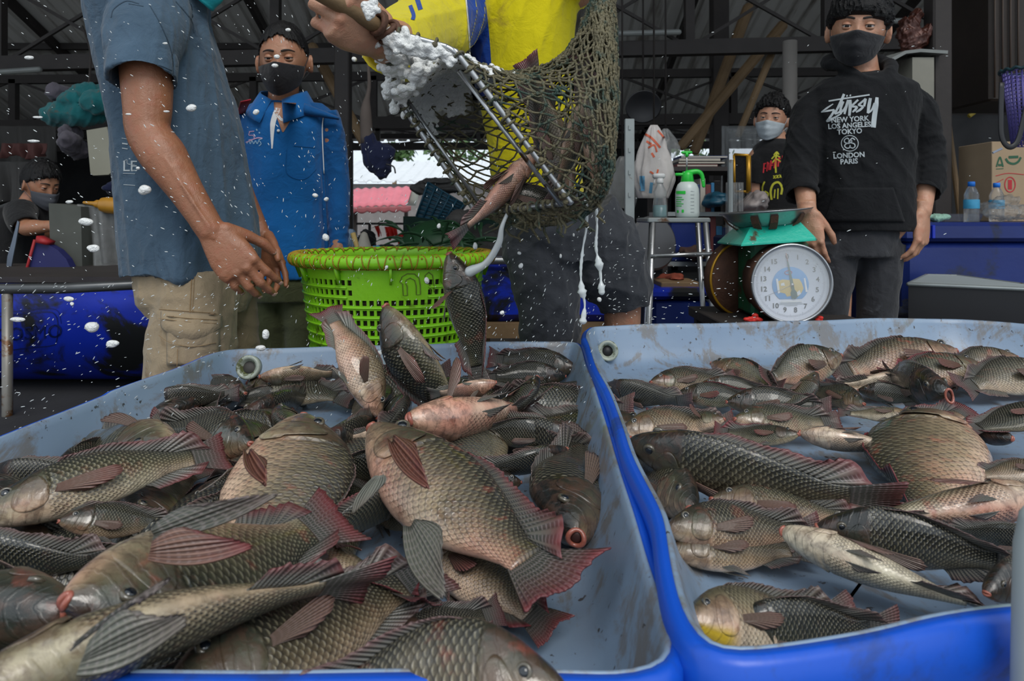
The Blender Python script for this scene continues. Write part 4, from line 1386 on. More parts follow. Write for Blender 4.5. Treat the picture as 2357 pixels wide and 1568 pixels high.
# ------------------------------------------------------------------ lime basket with ochre lashing
def basket():
	cy = 1.80
	c0 = at(907, 600, cy)
	cx, zr = c0[0], 0.876
	root = empty('lime_basket', (cx, cy, 0.42), 'round lime green plastic basket with ochre cord lashed round its rim', 'basket')
	H = 0.42
	r_top, r_bot = 0.238, 0.185
	m = MB()
	m.lathe([(0.238, zr - 0.012), (0.258, zr - 0.014), (0.266, zr - 0.004), (0.264, zr + 0.010), (0.254, zr + 0.016), (0.243, zr + 0.013), (0.236, zr + 0.002)][::1] + [(0.238, zr - 0.012)], 96, (cx, cy, 0))
	m.v, m.f, m.m = m.v, [f for f in m.f if len(f) == 4], m.m
	m.build('rim', M['lime'], root)
	# slotted wall: rows of openings, with a blank panel towards the camera
	nr, na = 15, 84
	m = MB()
	zt = zr - 0.012
	rows = []
	z = zt - 0.028
	P = {}

	def pt(a, zz, ins=0.0):
		f = (zt - zz) / H
		r = r_top * (1 - f) + r_bot * f - ins
		return V(cx + r * math.cos(a), cy + r * math.sin(a), zz)
	zs = [zt, zt - 0.030]
	kinds = ['solid']
	for i in range(nr):
		kinds.append('slot')
		zs.append(zs[-1] - 0.0125)
		kinds.append('solid')
		zs.append(zs[-1] - 0.0110)
	zs.append(zs[-1] - 0.02)
	kinds.append('solid')
	nz = len(zs)
	vid = {}
	vv = []
	sub = 2 * na
	for k, ins in ((0, 0.0), (1, 0.0045)):
		for i in range(nz):
			bul = 0.0
			for j in range(sub):
				vid[(k, i, j)] = len(vv)
				a = 2 * math.pi * (j + 0.25 * ((j % 2) * 2 - 1) * 0.5) / sub
				vv.append(pt(a, zs[i], ins))
	ff = []
	op = set()
	for i in range(nz - 1):
		for j in range(sub):
			a = 2 * math.pi * (j + 0.5) / sub
			d = (math.degrees(a) - 277 + 180) % 360 - 180
			panel = abs(d) < 21 and i < 5
			if kinds[i] == 'slot' and j % 2 == 0 and not panel:
				op.add((i, j))
	for i in range(nz - 1):
		for j in range(sub):
			j2 = (j + 1) % sub
			A, B, C_, D_ = (i, j), (i, j2), (i + 1, j2), (i + 1, j)
			if (i, j) in op:
				for (p, q) in ((A, B), (B, C_), (C_, D_), (D_, A)):
					ff.append((vid[(0, *p)], vid[(1, *p)], vid[(1, *q)], vid[(0, *q)]))
			else:
				ff.append(tuple(vid[(0, *p)] for p in (A, D_, C_, B)))
				ff.append(tuple(vid[(1, *p)] for p in (A, B, C_, D_)))
	m.add(vv, ff)
	w = m.build('slotted_wall', M['lime'], root, smooth=False)
	# raised bands between the slot rows
	m = MB()
	for i in range(nr + 1):
		zc = zt - 0.0480 - 0.0235 * i
		f = (zt - zc) / H
		r = r_top * (1 - f) + r_bot * f
		if i <= 1:
			for a0, a1 in ((-60, 254),):
				P = [V(cx + (r + 0.001) * math.cos(math.radians(a)), cy + (r + 0.001) * math.sin(math.radians(a)), zc) for a in np.arange(a0, a1 + 1, 4)]
				m.tube(P, 0.0026, 6)
		else:
			P = [V(cx + (r + 0.001) * math.cos(math.radians(a)), cy + (r + 0.001) * math.sin(math.radians(a)), zc) for a in np.arange(0, 360, 4)]
			m.loop(P, 0.0028, 6)
	m.build('band', M['lime'], root)
	m = MB()
	zb = zs[-1]
	fb = (zt - zb) / H
	rb = r_top * (1 - fb) + r_bot * fb
	m.lathe([(0.001, zb), (rb + 0.003, zb), (rb + 0.004, zb + 0.008), (rb - 0.006, zb + 0.008), (0.001, zb + 0.006)], 48, (cx, cy, 0))
	m.build('bottom', M['lime'], root)
	# brackets below the rim
	for a in np.arange(0, 360, 30):
		m = MB()
		q = math.radians(a + 8)
		d = V(math.cos(q), math.sin(q), 0)
		c = V(cx, cy, 0)
		m.beam(c + d * 0.236 + V(0, 0, zr - 0.05), c + d * 0.252 + V(0, 0, zr - 0.008), 0.006, 0.012)
		m.build('bracket', M['lime'], root)
	# raised outline marks on the blank panel: an arch and a hook
	m = MB()

	def onp(px, py):
		zz = CZ - (py - 500) / FPX * 1.565
		x = (px - HX) / FPX * 1.575
		f = (zt - zz) / H
		r = r_top * (1 - f) + r_bot * f + 0.0012
		dx = x - cx
		return V(x, cy - math.sqrt(max(r * r - dx * dx, 0)), zz)
	k = 1.0
	arch = [(928, 682), (927, 655), (921, 650), (926, 638), (938, 631), (954, 632), (964, 643), (966, 660), (966, 681), (957, 681), (957, 660), (954, 647), (944, 641), (935, 646), (934, 654), (937, 660), (937, 682)]
	m.loop([onp(*p) for p in arch], 0.0011, 6)
	hook = [(988, 680), (987, 660), (976, 652), (977, 636), (985, 629), (993, 636), (995, 650), (996, 678)]
	m.tube([onp(*p) for p in hook], 0.0011, 6)
	m.build('embossed_mark', simple('brown_stained_mark', (0.16, 0.20, 0.03), 0.6, var=0.3, scale=90), root)
	# ochre cord lashing, crossing over the rim
	m = MB()
	n = 46
	tor = lambda a, ph: V(cx + (0.2505 + 0.0165 * math.cos(ph)) * math.cos(a), cy + (0.2505 + 0.0165 * math.cos(ph)) * math.sin(a), zr + 0.0165 * math.sin(ph))
	for i in range(n):
		a0 = 2 * math.pi * i / n
		st = 2 * math.pi / n
		for s in (1, -1):
			P = [tor(a0 + s * st * 0.5 * (1 - abs(math.cos(ph))) * 0.98 + s * 0.0, ph) for ph in np.linspace(-1.9, 2.9, 15)]
			P = [tor(a0 + s * st * 0.5 * (ph + 1.9) / 4.8, ph) for ph in np.linspace(-1.9, 2.9, 13)]
			m.tube(P, 0.0015, 5)
		kn = tor(a0, -1.0)
		m.sphere(tor(a0 + 0.0, -1.9), 0.003, 6, 4)
		m.sphere(tor(a0 + st * 0.5, 0.7 + 0.2 * math.sin(i)), 0.0026, 6, 4)
	for ph, w in ((2.3, 0.004), (-1.6, 0.003)):
		P = [tor(a, ph + 0.25 * math.sin(a * n)) for a in np.linspace(0, 2 * math.pi, 200, endpoint=False)]
		m.loop(P, 0.0014, 5)
	m.build('cord_lashing', M['yrope'], root)
	# net lining that hangs inside the wall
	m = MB()
	pr = [(r_top - .010 - (r_top - r_bot) * k / 20 * .95 - .003 * (k % 2), zr - .018 - H * .97 * k / 20) for k in range(21)]
	m.lathe(pr + [(.001, pr[-1][1])] + [(r - .004, z + .003) for r, z in reversed(pr)], 64, (cx, cy, 0))
	m.build('net_lining', simple('brown_wet_netting', (.045, .03, .012), .6, var=.8, scale=60, bump=1.0, bscale=150), root)
	# the table the basket stands on
	t = empty('low_table', (cx, cy, 0), 'dark low table carrying the lime green basket', 'table')
	m = MB()
	zb2 = zb - 0.002
	m.box(V(cx - 0.30, cy - 0.27, zb2 - 0.035), V(cx + 0.28, cy + 0.3, zb2), 0.006)
	m.build('table_top', M['beam'], t, smooth=False)
	for sx in (-0.26, 0.24):
		for sy in (-0.23, 0.26):
			m = MB()
			m.box(V(cx + sx - 0.02, cy + sy - 0.02, 0), V(cx + sx + 0.02, cy + sy + 0.02, zb2 - 0.035))
			m.build('leg', M['beam'], t, smooth=False)
	return root


basket()


# ------------------------------------------------------------------ landing net
def landing_net():
	J = at(878, 66, 1.03)
	A = at(1045, 113, 1.03)
	B = at(1314, 466, 1.05)
	C_ = at(1098, 492, 1.24)
	D_ = at(918, 232, 1.22)
	root = empty('landing_net', J, 'knotted olive landing net on a bent steel frame, full of fish and foam', 'net')

	def corner(p, q, r, rad):
		a = q + unit(p - q) * rad
		b = q + unit(r - q) * rad
		return [a * (1 - t) ** 2 + 2 * q * t * (1 - t) + b * t * t for t in np.linspace(0, 1, 7)]
	path = [J] + corner(J, A, B, 0.02) + corner(A, B, C_, 0.018) + corner(B, C_, D_, 0.02) + corner(C_, D_, J, 0.03) + [J + V(0.0, 0.02, -0.012)]
	m = MB()
	m.tube(spline(np.array(path), 150), 0.0048, 12)
	m.build('steel_frame', M['steel'], root)
	# second rod tied along the near side
	m = MB()
	o = V(-0.008, 0.012, -0.012)
	m.tube([A + o + (B - A) * 0.08, A + (B - A) * 0.5 + o, B + o - (B - A) * 0.03], 0.0038, 8)
	m.build('inner_rod', M['steel'], root)
	m = MB()
	m.tube([C_ + V(.008, .0, .012), D_ + V(.008, 0, .012)], 0.0036, 8)
	m.build('inner_rod', M['steel'], root)
	m = MB()
	m.tube([J + V(0.004, 0.002, -0.004), at(935, 120, 1.06), at(948, 150, 1.10)], 0.0034, 8)
	m.build('inner_rod', M['steel'], root)
	m = MB()
	hd = unit(J - (A + D_) / 2)
	hd = unit(at(800, 20, 0.98) - J)
	m.tube([J - hd * 0.01, J + hd * 0.16], [0.0115, 0.013], 14, round_ends=True)
	m.build('handle', M['wood'], root)
	# lashing at the junction
	m = MB()
	rg = np.random.default_rng(3)
	for i in range(9):
		c = J + hd * (0.012 - 0.006 * i) + rg.normal(size=3) * 0.002
		ax = unit(hd + rg.normal(size=3) * 0.35)
		up = unit(np.cross(ax, V(0, 0, 1)))
		w = np.cross(ax, up)
		r = 0.0145 + 0.002 * rg.uniform()
		m.loop([c + (up * math.cos(a) + w * math.sin(a)) * r for a in np.linspace(0, 2 * math.pi, 14, endpoint=False)], 0.0042, 6)
	m.build('wire_lashing', M['rust'], root)

	# bag surface: closed rings running from the frame to the gathered top right
	ring0 = [A, (A + B) / 2, B, (B + C_) / 2, C_, (C_ + D_) / 2, D_, (D_ + A) / 2]
	ring1 = [at(1120, 152, 1.10), at(1285, 262, 1.02), at(1372, 448, 1.04), at(1290, 508, 1.14), at(1170, 512, 1.26), at(1065, 400, 1.33), at(985, 250, 1.34), at(1035, 165, 1.26)]
	ring2 = [at(1205, 172, 1.14), at(1338, 220, 1.00), at(1404, 392, 1.02), at(1368, 470, 1.12), at(1282, 488, 1.26), at(1185, 400, 1.36), at(1120, 260, 1.37), at(1140, 175, 1.28)]
	ring3 = [at(1290, 138, 1.12), at(1368, 170, 1.03), at(1416, 270, 1.04), at(1410, 345, 1.12), at(1370, 370, 1.24), at(1310, 310, 1.30), at(1255, 220, 1.30), at(1255, 162, 1.22)]
	ring4 = [at(1340, 70, 1.11), at(1376, 80, 1.06), at(1414, 120, 1.07), at(1418, 160, 1.13), at(1400, 180, 1.19), at(1365, 160, 1.22), at(1335, 130, 1.22), at(1322, 100, 1.18)]
	ring5 = [at(1362, 5, 1.12), at(1378, 2, 1.09), at(1402, 8, 1.09), at(1415, 20, 1.13), at(1408, 30, 1.17), at(1390, 30, 1.19), at(1370, 25, 1.19), at(1356, 15, 1.16)]
	ring6 = [at(1378, -60, 1.13), at(1384, -62, 1.12), at(1396, -60, 1.12), at(1402, -56, 1.14), at(1400, -54, 1.16), at(1390, -54, 1.17), at(1380, -55, 1.17), at(1376, -57, 1.15)]
	RG = np.array([ring0, ring1, ring2, ring3, ring4, ring5, ring6])

	def surfp(u, v):
		"""u around 0..1, v along 0..1"""
		x = (u % 1.0) * 8
		i = int(x) % 8
		t = x - int(x)
		def per(ring):
			a, b, c, d = ring[(i - 1) % 8], ring[i], ring[(i + 1) % 8], ring[(i + 2) % 8]
			return 0.5 * ((2 * b) + (-a + c) * t + (2 * a - 5 * b + 4 * c - d) * t * t + (-a + 3 * b - 3 * c + d) * t ** 3)
		y = min(max(v, 0), 0.99999) * 6
		k = int(y)
		s = y - k
		g = [max(k - 1, 0), k, k + 1, min(k + 2, 6)]
		a, b, c, d = (per(RG[q]) for q in g)
		if k == 0:
			t2 = V(0, 0, 0)
			lin = ring0[i] * (1 - t) + ring0[(i + 1) % 8] * t
			b = lin
			a = b
		return 0.5 * ((2 * b) + (-a + c) * s + (2 * a - 5 * b + 4 * c - d) * s * s + (-a + 3 * b - 3 * c + d) * s ** 3)
	nu, nv = 52, 38
	G = np.zeros((nv, nu, 3))
	vs = np.linspace(0, 1, nv) ** 0.95
	rg = np.random.default_rng(5)
	for j in range(nv):
		for i in range(nu):
			G[j, i] = surfp((i + 0.5 * (j % 2) + 0.18 * rg.normal()) / nu, vs[j] + 0.003 * rg.normal() * (j > 0))
	G[1:] += rg.normal(size=G[1:].shape) * 0.0014
	m = MB()
	for j in range(nv - 1):
		for i in range(nu):
			p = G[j, i]
			if j % 2 == 0:
				qs = (G[j + 1, i], G[j + 1, (i - 1) % nu])
			else:
				qs = (G[j + 1, i], G[j + 1, (i + 1) % nu])
			for q in qs:
				mid = (p + q) / 2 + rg.normal(size=3) * 0.0008 - V(0, 0, 0.0008)
				m.tube([p, mid, q], 0.0019, 5)
			m.sphere(p, (0.0034, 0.0034, 0.0036), 6, 4)
	m.build('netting', M['cord'], root)
	# lashings of the net to the frame
	m = MB()
	for (P, Q, n) in ((A, B, 13), (B, C_, 12), (C_, D_, 12), (D_, J, 4), (J, A, 3)):
		d = unit(Q - P)
		a1 = unit(np.cross(d, V(0, 0, 1)))
		a2 = np.cross(d, a1)
		for k in range(n):
			c = P + (Q - P) * ((k + rg.uniform(0.2, 0.8)) / n)
			r = 0.0082
			tilt = d * rg.uniform(-0.5, 0.5)
			m.loop([c + (a1 * math.cos(x) + a2 * math.sin(x)) * r + tilt * math.cos(x) * r for x in np.linspace(0, 2 * math.pi, 10, endpoint=False)], 0.0024, 5)
			if rg.uniform() < 0.6:
				m.sphere(c + V(0, -1, 0) * r + rg.normal(size=3) * 0.003, 0.0048, 6, 5)
	m.build('lashing_cord', M['cord'], root)['kind'] = 'stuff'
	# ragged strands along the lower edge
	m = MB()
	m = MB()
	for k in range(26):
		t = rg.uniform()
		p = surfp(0.28 + 0.32 * t, rg.uniform(0.02, 0.22))
		P = [p + V(rg.normal() * 0.004 * i, rg.normal() * 0.004 * i, -0.010 * i) for i in range(4)]
		m.tube(P, [0.003, 0.0028, 0.0024, 0.0018], 5, round_ends=True)
	m.build('loose_strand', M['cord'], root)['kind'] = 'stuff'
	return surfp, (A, B, C_, D_, J)


netP, NETC = landing_net()

# fish still in the net
fish(at(1300, 470, 1.16), at(1205, 128, 1.22), 0, .5, tone=-.25, pink=.6, red=.7, spots=.1, label='dark tilapia in the net, tail poking out of the top behind the steel rod', group='tilapia caught in the landing net', roll_ref=V(-.6, .6, .5), res=HI, deep=.8)
fish(at(1352, 215, 1.13), at(1268, 470, 1.16), 0, .2, tone=-.12, pink=.9, red=.4, label='tilapia pressed against the right side of the net, head up', group='tilapia caught in the landing net', roll_ref=V(.8, .5, .2), deep=.78, res=HI, pout=.15)
fish(at(1385, 440, 1.12), at(1335, 120, 1.13), 0, .2, tone=-.05, pink=.9, red=.5, label='tilapia hanging head down in the right part of the net', group='tilapia caught in the landing net', roll_ref=V(.9, .3, .1), deep=.55, res=HI, pout=.15)
fish(at(1130, 440, 1.20), at(1345, 478, 1.18), 0, .2, tone=-.34, pink=.3, red=.4, label='black tilapia lying in the mouth of the net above the lower rod', group='tilapia caught in the landing net', roll_ref=V(.0, .3, 1), deep=.85, res=HI, pout=.15)

# ------------------------------------------------------------------ foam on the net, drips and spray
m = MB()
rg = np.random.default_rng(11)
A, B, C_, D_, J = NETC


def blob(c, r):
	m.sphere(c, (r, r * rg.uniform(.7, 1.1), r * rg.uniform(.7, 1.0)), 8, 6)


# sheet of foam over the inside of the bag behind the opening
from mathutils import noise as _ns
for u in np.arange(0.60, 1.06, .0052):
	for v in np.arange(0.0, 0.46, .0105):
		cu, cv = (u - .86) / .15, (v - .10) / .22
		e = cu * cu + cv * cv
		nz = _ns.noise(Vector((u * 38, v * 22, 3.3))) * .9 + _ns.noise(Vector((u * 90, v * 60, 1.3))) * .5
		if e + nz * .9 > .95:
			continue
		p = netP(u, v)
		r = .0036 + .0022 * rg.uniform()
		m.sphere(p + rg.normal(size=3) * .0012, (r * 1.1, r * .7, r), 7, 5)
for k in range(90):
	t = rg.uniform()
	p = J * (1 - t) + A * t
	blob(p + V(0, 0.0, -rg.uniform(0.003, 0.022)) + rg.normal(size=3) * 0.004, rg.uniform(0.004, 0.009))
for k in range(130):
	t = rg.uniform(0.1, 1.0)
	p = J * (1 - t) + D_ * t
	blob(p + rg.normal(size=3) * 0.008 + V(-0.002, 0, 0), rg.uniform(0.004, 0.011))
for k in range(60):
	blob(at(rg.normal(950, 26), rg.normal(160, 26), 1.12 + rg.normal() * 0.02), rg.uniform(0.006, 0.012))
fo = fuse(m, 'soap_foam', M['foam'], None, 0.0022, 1, post=lambda co, no: co + no * (wrinkle(4, 0.012, 0.0010, 4, ridge=False)(co)[:, None]))
tag(fo, 'frothy white foam clinging to the mouth of the landing net', 'foam', kind='stuff')
m = MB()
for k in range(16):
	m.sphere(at(854 + rg.normal() * 6, 24 + rg.normal() * 8, 0.955), rg.uniform(0.004, 0.007), 8, 6)
tag(fuse(m, 'soap_foam', M['foam'], None, 0.0016, 1), 'blob of foam on the knuckles of the hand holding the net', 'foam', kind='stuff')

for (pts, lab) in (([(1347, 465), (1350, 520), (1342, 570), (1337, 620), (1339, 665), (1346, 700), (1342, 738)], 'long milky drip falling from the net, ending in a heavy drop'),
				   ([(1371, 470), (1374, 520), (1372, 570), (1381, 620), (1385, 672)], 'shorter milky drip falling beside the long one')):
	m = MB()
	P = spline([at(x + 0.0, y, 1.12) for x, y in pts], 40)
	r = np.interp(np.linspace(0, 1, 40), [0, .15, .3, .45, .6, .66, .70, .78, .88, .94, 1], [.0045, .0024, .0018, .0028, .0018, .0060, .0072, .0022, .0018, .0050, .0056])
	r = r * (1 + 0.2 * rg.normal(size=40).clip(-1, 1))
	m.tube(P, r, 10, round_ends=True)
	tag(m.build('water_drip', M['water']), lab, 'drip')
# slime rope between the falling fish and the net
m = MB()
P = spline([at(1082, 625, 1.22), at(1120, 605, 1.2), at(1148, 560, 1.18), at(1156, 520, 1.17), at(1178, 470, 1.17)], 30)
m.tube(P, np.interp(np.linspace(0, 1, 30), [0, .2, .5, .8, 1], [.010, .0065, .006, .0035, .003]), 10, round_ends=True)
tag(m.build('slime_strand', M['water']), 'grey slimy strand stretched from the falling tilapia up to the net', 'slime')

# larger flecks of foam in the air, one object each
flecks = [(440, 248, 14, 9), (334, 437, 15, 13), (197, 510, 18, 11), (215, 572, 17, 9), (213, 752, 17, 14), (318, 388, 5, 5), (259, 792, 17, 9), (42, 735, 20, 7), (160, 688, 14, 7), (815, 137, 7, 7), (637, 131, 9, 6), (632, 152, 9, 6), (663, 68, 7, 5), (590, 258, 9, 7), (725, 450, 8, 6), (752, 458, 7, 6), (750, 547, 8, 10), (928, 265, 8, 12), (1094, 565, 6, 10), (1199, 612, 6, 7), (1156, 720, 6, 6), (1195, 583, 5, 5), (1379, 690, 6, 7), (1343, 668, 5, 5), (983, 645, 7, 9), (600, 800, 14, 8), (613, 770, 10, 12), (872, 815, 8, 8), (890, 615, 5, 5), (380, 100, 7, 3), (64, 133, 15, 5), (385, 257, 10, 3), (298, 263, 10, 3), (75, 325, 18, 4), (85, 270, 15, 3), (160, 465, 10, 5), (1010, 520, 5, 7), (1290, 590, 4, 6), (1320, 540, 3, 6), (166, 700, 5, 5)]
for i, (x, y, w, h) in enumerate(flecks):
	d = 1.15 + 0.25 * ((i * 37) % 10) / 10
	m = MB()
	s = d / FPX
	for q in range(3):
		m.sphere(at(x + RNG.uniform(-.25, .25) * w, y + RNG.uniform(-.25, .25) * h, d), (w * s * .78, min(w, h) * s * .8, h * s * .78), 12, 8)
	o = fuse(m, 'foam_fleck', M['foam'], None, 0.0012, 1)
	tag(o, 'fleck of white foam flying through the air among the spray', 'foam fleck', 'foam flecks in the air')

m = MB()
rg = np.random.default_rng(21)


def drops(n, x0, x1, y0, y1, d0, d1, dx, dy, smin=0.0003, smax=0.0009, el=4.0):
	for k in range(n):
		c = at(rg.uniform(x0, x1), rg.uniform(y0, y1), rg.uniform(d0, d1))
		s = rg.uniform(smin, smax)
		d = unit(V(dx + rg.normal() * .25, 0, dy + rg.normal() * .25))
		e = rg.uniform(1.0, el)
		m.tube([c - d * s * e, c, c + d * s * e], [s * .6, s, s * .6], 5, round_ends=True)


drops(260, 0, 620, 0, 660, 1.0, 1.35, .8, -.5)
drops(330, 0, 560, 650, 1000, 1.0, 1.25, .8, .5)
drops(170, 480, 900, 0, 560, 1.0, 1.5, .4, -.9)
drops(300, 640, 1160, 330, 800, 1.05, 1.5, .4, .8)
drops(220, 1150, 1420, 480, 800, 1.05, 1.5, .5, .8)
drops(160, 1400, 1760, 560, 760, 1.1, 1.7, .9, .1)
drops(60, 1400, 2300, 60, 560, 1.2, 1.8, .9, .3, smax=.0010)
drops(160, 700, 1400, 780, 1000, 1.0, 1.3, .4, .8)
tag(m.build('water_spray', M['water']), 'fine spray of water droplets hanging in the air over the left tray', 'spray', kind='stuff')
# ------------------------------------------------------------------ people
def hand_shape(m, w, f, n, s, curls, thumb=(0.6, 0.7, -0.35), size=1.0, spread=0.12, tcurl=0.3, fist=False, tn=0.0):
	"""w wrist, f towards the fingers, n back of the hand, s towards the thumb"""
	f = unit(f)
	n = unit(n - f * np.dot(n, f))
	s = np.cross(f, n) if np.dot(np.cross(f, n), s) > 0 else -np.cross(f, n)
	k = size
	m.ellipses([(w - f * .03 * k, s * .026 * k, n * .020 * k), (w, s * .027 * k, n * .018 * k, .9), (w + f * .025 * k, s * .034 * k, n * .0175 * k, .85), (w + f * .055 * k, s * .041 * k, n * .0165 * k, .8), (w + f * .082 * k, s * .042 * k, n * .0145 * k, .8), (w + f * .097 * k, s * .038 * k, n * .011 * k, .8)], 20)
	m.sphere(w + f * .035 * k + s * .024 * k - n * .010 * k, .017 * k, 12, 8)      # ball of the thumb
	m.sphere(w + f * .045 * k - s * .024 * k - n * .008 * k, .014 * k, 12, 8)
	base = [(.092, .0305, .074, .0088), (.097, .0105, .082, .0092), (.093, -.0095, .076, .0088), (.084, -.0280, .060, .0078)]
	tips = []
	for i, (bf, bs, ln, r) in enumerate(base):
		c = curls[i]
		if np.isscalar(c):
			c = (c, c * 1.15, c * 0.7)
		p = w + f * bf * k + s * bs * k
		d = unit(f + s * spread * (bs / .03))
		P = [p - f * .018 * k, p]
		rr = [r * .95 * k, r * 1.12 * k]
		ang = 0
		q = p
		for j, frac in enumerate((.46, .30, .24)):
			ang += c[j]
			dd = unit(d * math.cos(ang) - n * math.sin(ang))
			mid = q + dd * ln * frac * k * .5
			q2 = q + dd * ln * frac * k
			P += [mid, q2]
			rr += [r * (.92 - .08 * j) * k, r * (1.0 - .12 * j) * k]
			q = q2
		rr[-1] *= .82
		m.tube(P, rr, 12, round_ends=True)
		m.sphere(p + n * .004 * k, (r * 1.15 * k), 10, 8)                          # knuckle
		m.tube([w + s * bs * .25 * k + n * .0125 * k, w + f * .05 * k + s * bs * .65 * k + n * .0145 * k, p + n * .007 * k], [.002 * k, .0028 * k, .003 * k], 8, round_ends=True)
		tips.append((q, dd, unit(np.cross(dd, s) if np.dot(np.cross(dd, s), n) > 0 else -np.cross(dd, s))))
	tb = w + f * .018 * k + s * .026 * k - n * .004 * k
	td = unit(f * thumb[0] + s * thumb[1] + n * thumb[2])
	p1 = tb + td * .036 * k
	td2 = unit(td + f * tcurl - n * tcurl * .4 + n * tn)
	p2 = p1 + td2 * .032 * k
	td3 = unit(td2 + f * tcurl * .6 - s * tcurl * .8 - n * tcurl * .3)
	p3 = p2 + td3 * .026 * k
	m.tube([tb - td * .008 * k, tb + td * .018 * k, p1, p1 + td2 * .016 * k, p2, (p2 + p3) / 2, p3], [.015 * k, .0135 * k, .0118 * k, .0100 * k, .0108 * k, .0098 * k, .0078 * k], 12, round_ends=True)
	tips.append((p3, td3, unit(n + s * .4)))
	return tips


def nails(tips, mat, parent, size=1.0):
	for i, (q, d, n) in enumerate(tips):
		m = MB()
		n = unit(n - d * np.dot(n, d))
		s = np.cross(d, n)
		c = q - d * .001 * size + n * .0052 * size
		R = np.column_stack([s, d, n])
		m.sphere(c, (.0050 * size, .0062 * size, .0018 * size), 10, 6, R)
		m.build('fingernail', mat, parent)


M['nail'] = simple('fingernail_pink', (0.50, 0.30, 0.24), 0.3, var=0.1, coat=0.3)


def arm(m, sh, el, wr, r=(.055, .045, .043, .040, .027), k=18):
	sh, el, wr = (np.asarray(x, float) for x in (sh, el, wr))
	P = [sh, sh + (el - sh) * .35, sh + (el - sh) * .75, el, el + (wr - el) * .25, el + (wr - el) * .6, wr]
	R = [r[0], (r[0] + r[1]) / 2 * 1.02, r[1] * .98, r[2], r[3] * 1.08, (r[3] + r[4]) / 2 * .98, r[4]]
	m.tube(spline(P, 26), np.interp(np.linspace(0, 6, 26), range(7), R), k, round_ends=True)


def head_frame(yaw, pitch=0.0, roll=0.0):
	"""face direction: yaw 0 looks at the camera (-Y), positive turns to +X"""
	cy, sy = math.cos(yaw), math.sin(yaw)
	fwd = V(sy * math.cos(pitch), -cy * math.cos(pitch), -math.sin(pitch))
	right = V(-cy, -sy, 0)     # the person's own right-hand side
	right = unit(right)
	up = unit(np.cross(fwd, right))
	if up[2] < 0:
		up = -up
	if roll:
		right, up = right * math.cos(roll) + up * math.sin(roll), up * math.cos(roll) - right * math.sin(roll)
	return fwd, right, up


def head_pt(d, c, F, R_, U, s=1.0):
	"""deformed sphere: d unit direction in (right, fwd, up)"""
	x, y, z = d
	p = V(x * .074, y * .092, z * .112)
	# jaw narrows, chin forward
	lo = max(0, -z)
	p[0] *= 1 - .33 * lo ** 1.5
	p[1] *= 1 - .10 * lo if y > 0 else 1 - .45 * lo
	if y < 0:
		p[1] *= 1.05
		p[2] += .004
	if y > 0:
		# flatten the face
		p[1] = p[1] * (1 - .10 * (1 - abs(x)) * (1 - lo))
		g = lambda x0, z0, sx, sz, a: a * math.exp(-((p[0] - x0) / sx) ** 2 - ((p[2] - z0) / sz) ** 2)
		dy = 0
		dy += g(0, -.030, .010, .022, .020) + g(0, -.040, .015, .008, .007)      # nose
		dy += g(0, .002, .008, .016, .006)
		for q in (-1, 1):
			dy += g(q * .030, .0, .016, .010, -.010)                               # sockets
			dy += g(q * .028, .020, .022, .008, .005)                              # brow
			dy += g(q * .042, -.025, .018, .016, .006)                             # cheek
		dy += g(0, -.066, .022, .008, .006) + g(0, -.100, .018, .012, .010)        # lips, chin
		dy += g(0, -.083, .02, .006, -.004)
		p[1] += dy * y ** .5
	p = p * s
	return c + R_ * p[0] + F * p[1] + U * p[2]


def add_head(m, c, F, R_, U, s=1.0, n=44):
	rings = []
	for i in range(n + 1):
		th = math.pi * i / n
		th = min(max(th, .03), math.pi - .03)
		rings.append([head_pt((math.sin(th) * math.cos(a), math.sin(th) * math.sin(a), -math.cos(th)), c, F, R_, U, s) for a in np.linspace(0, 2 * math.pi, 56, endpoint=False)])
	m.rings(rings)
	for q in (-1, 1):
		e = c + R_ * q * .074 * s + U * -.012 * s - F * .008 * s
		Rm = np.column_stack([unit(R_ * q + F * -.5), unit(F + R_ * q * .5), U])
		m.sphere(e + R_ * q * .004 * s, V(.008, .016, .030) * s, 12, 10, Rm)
		m.loop([e + R_ * q * .009 * s + (unit(F + R_ * q * .5) * math.cos(a) * .014 + U * (math.sin(a) * .027)) * s for a in np.linspace(0, 2 * math.pi, 16, endpoint=False)], .0042 * s, 8)


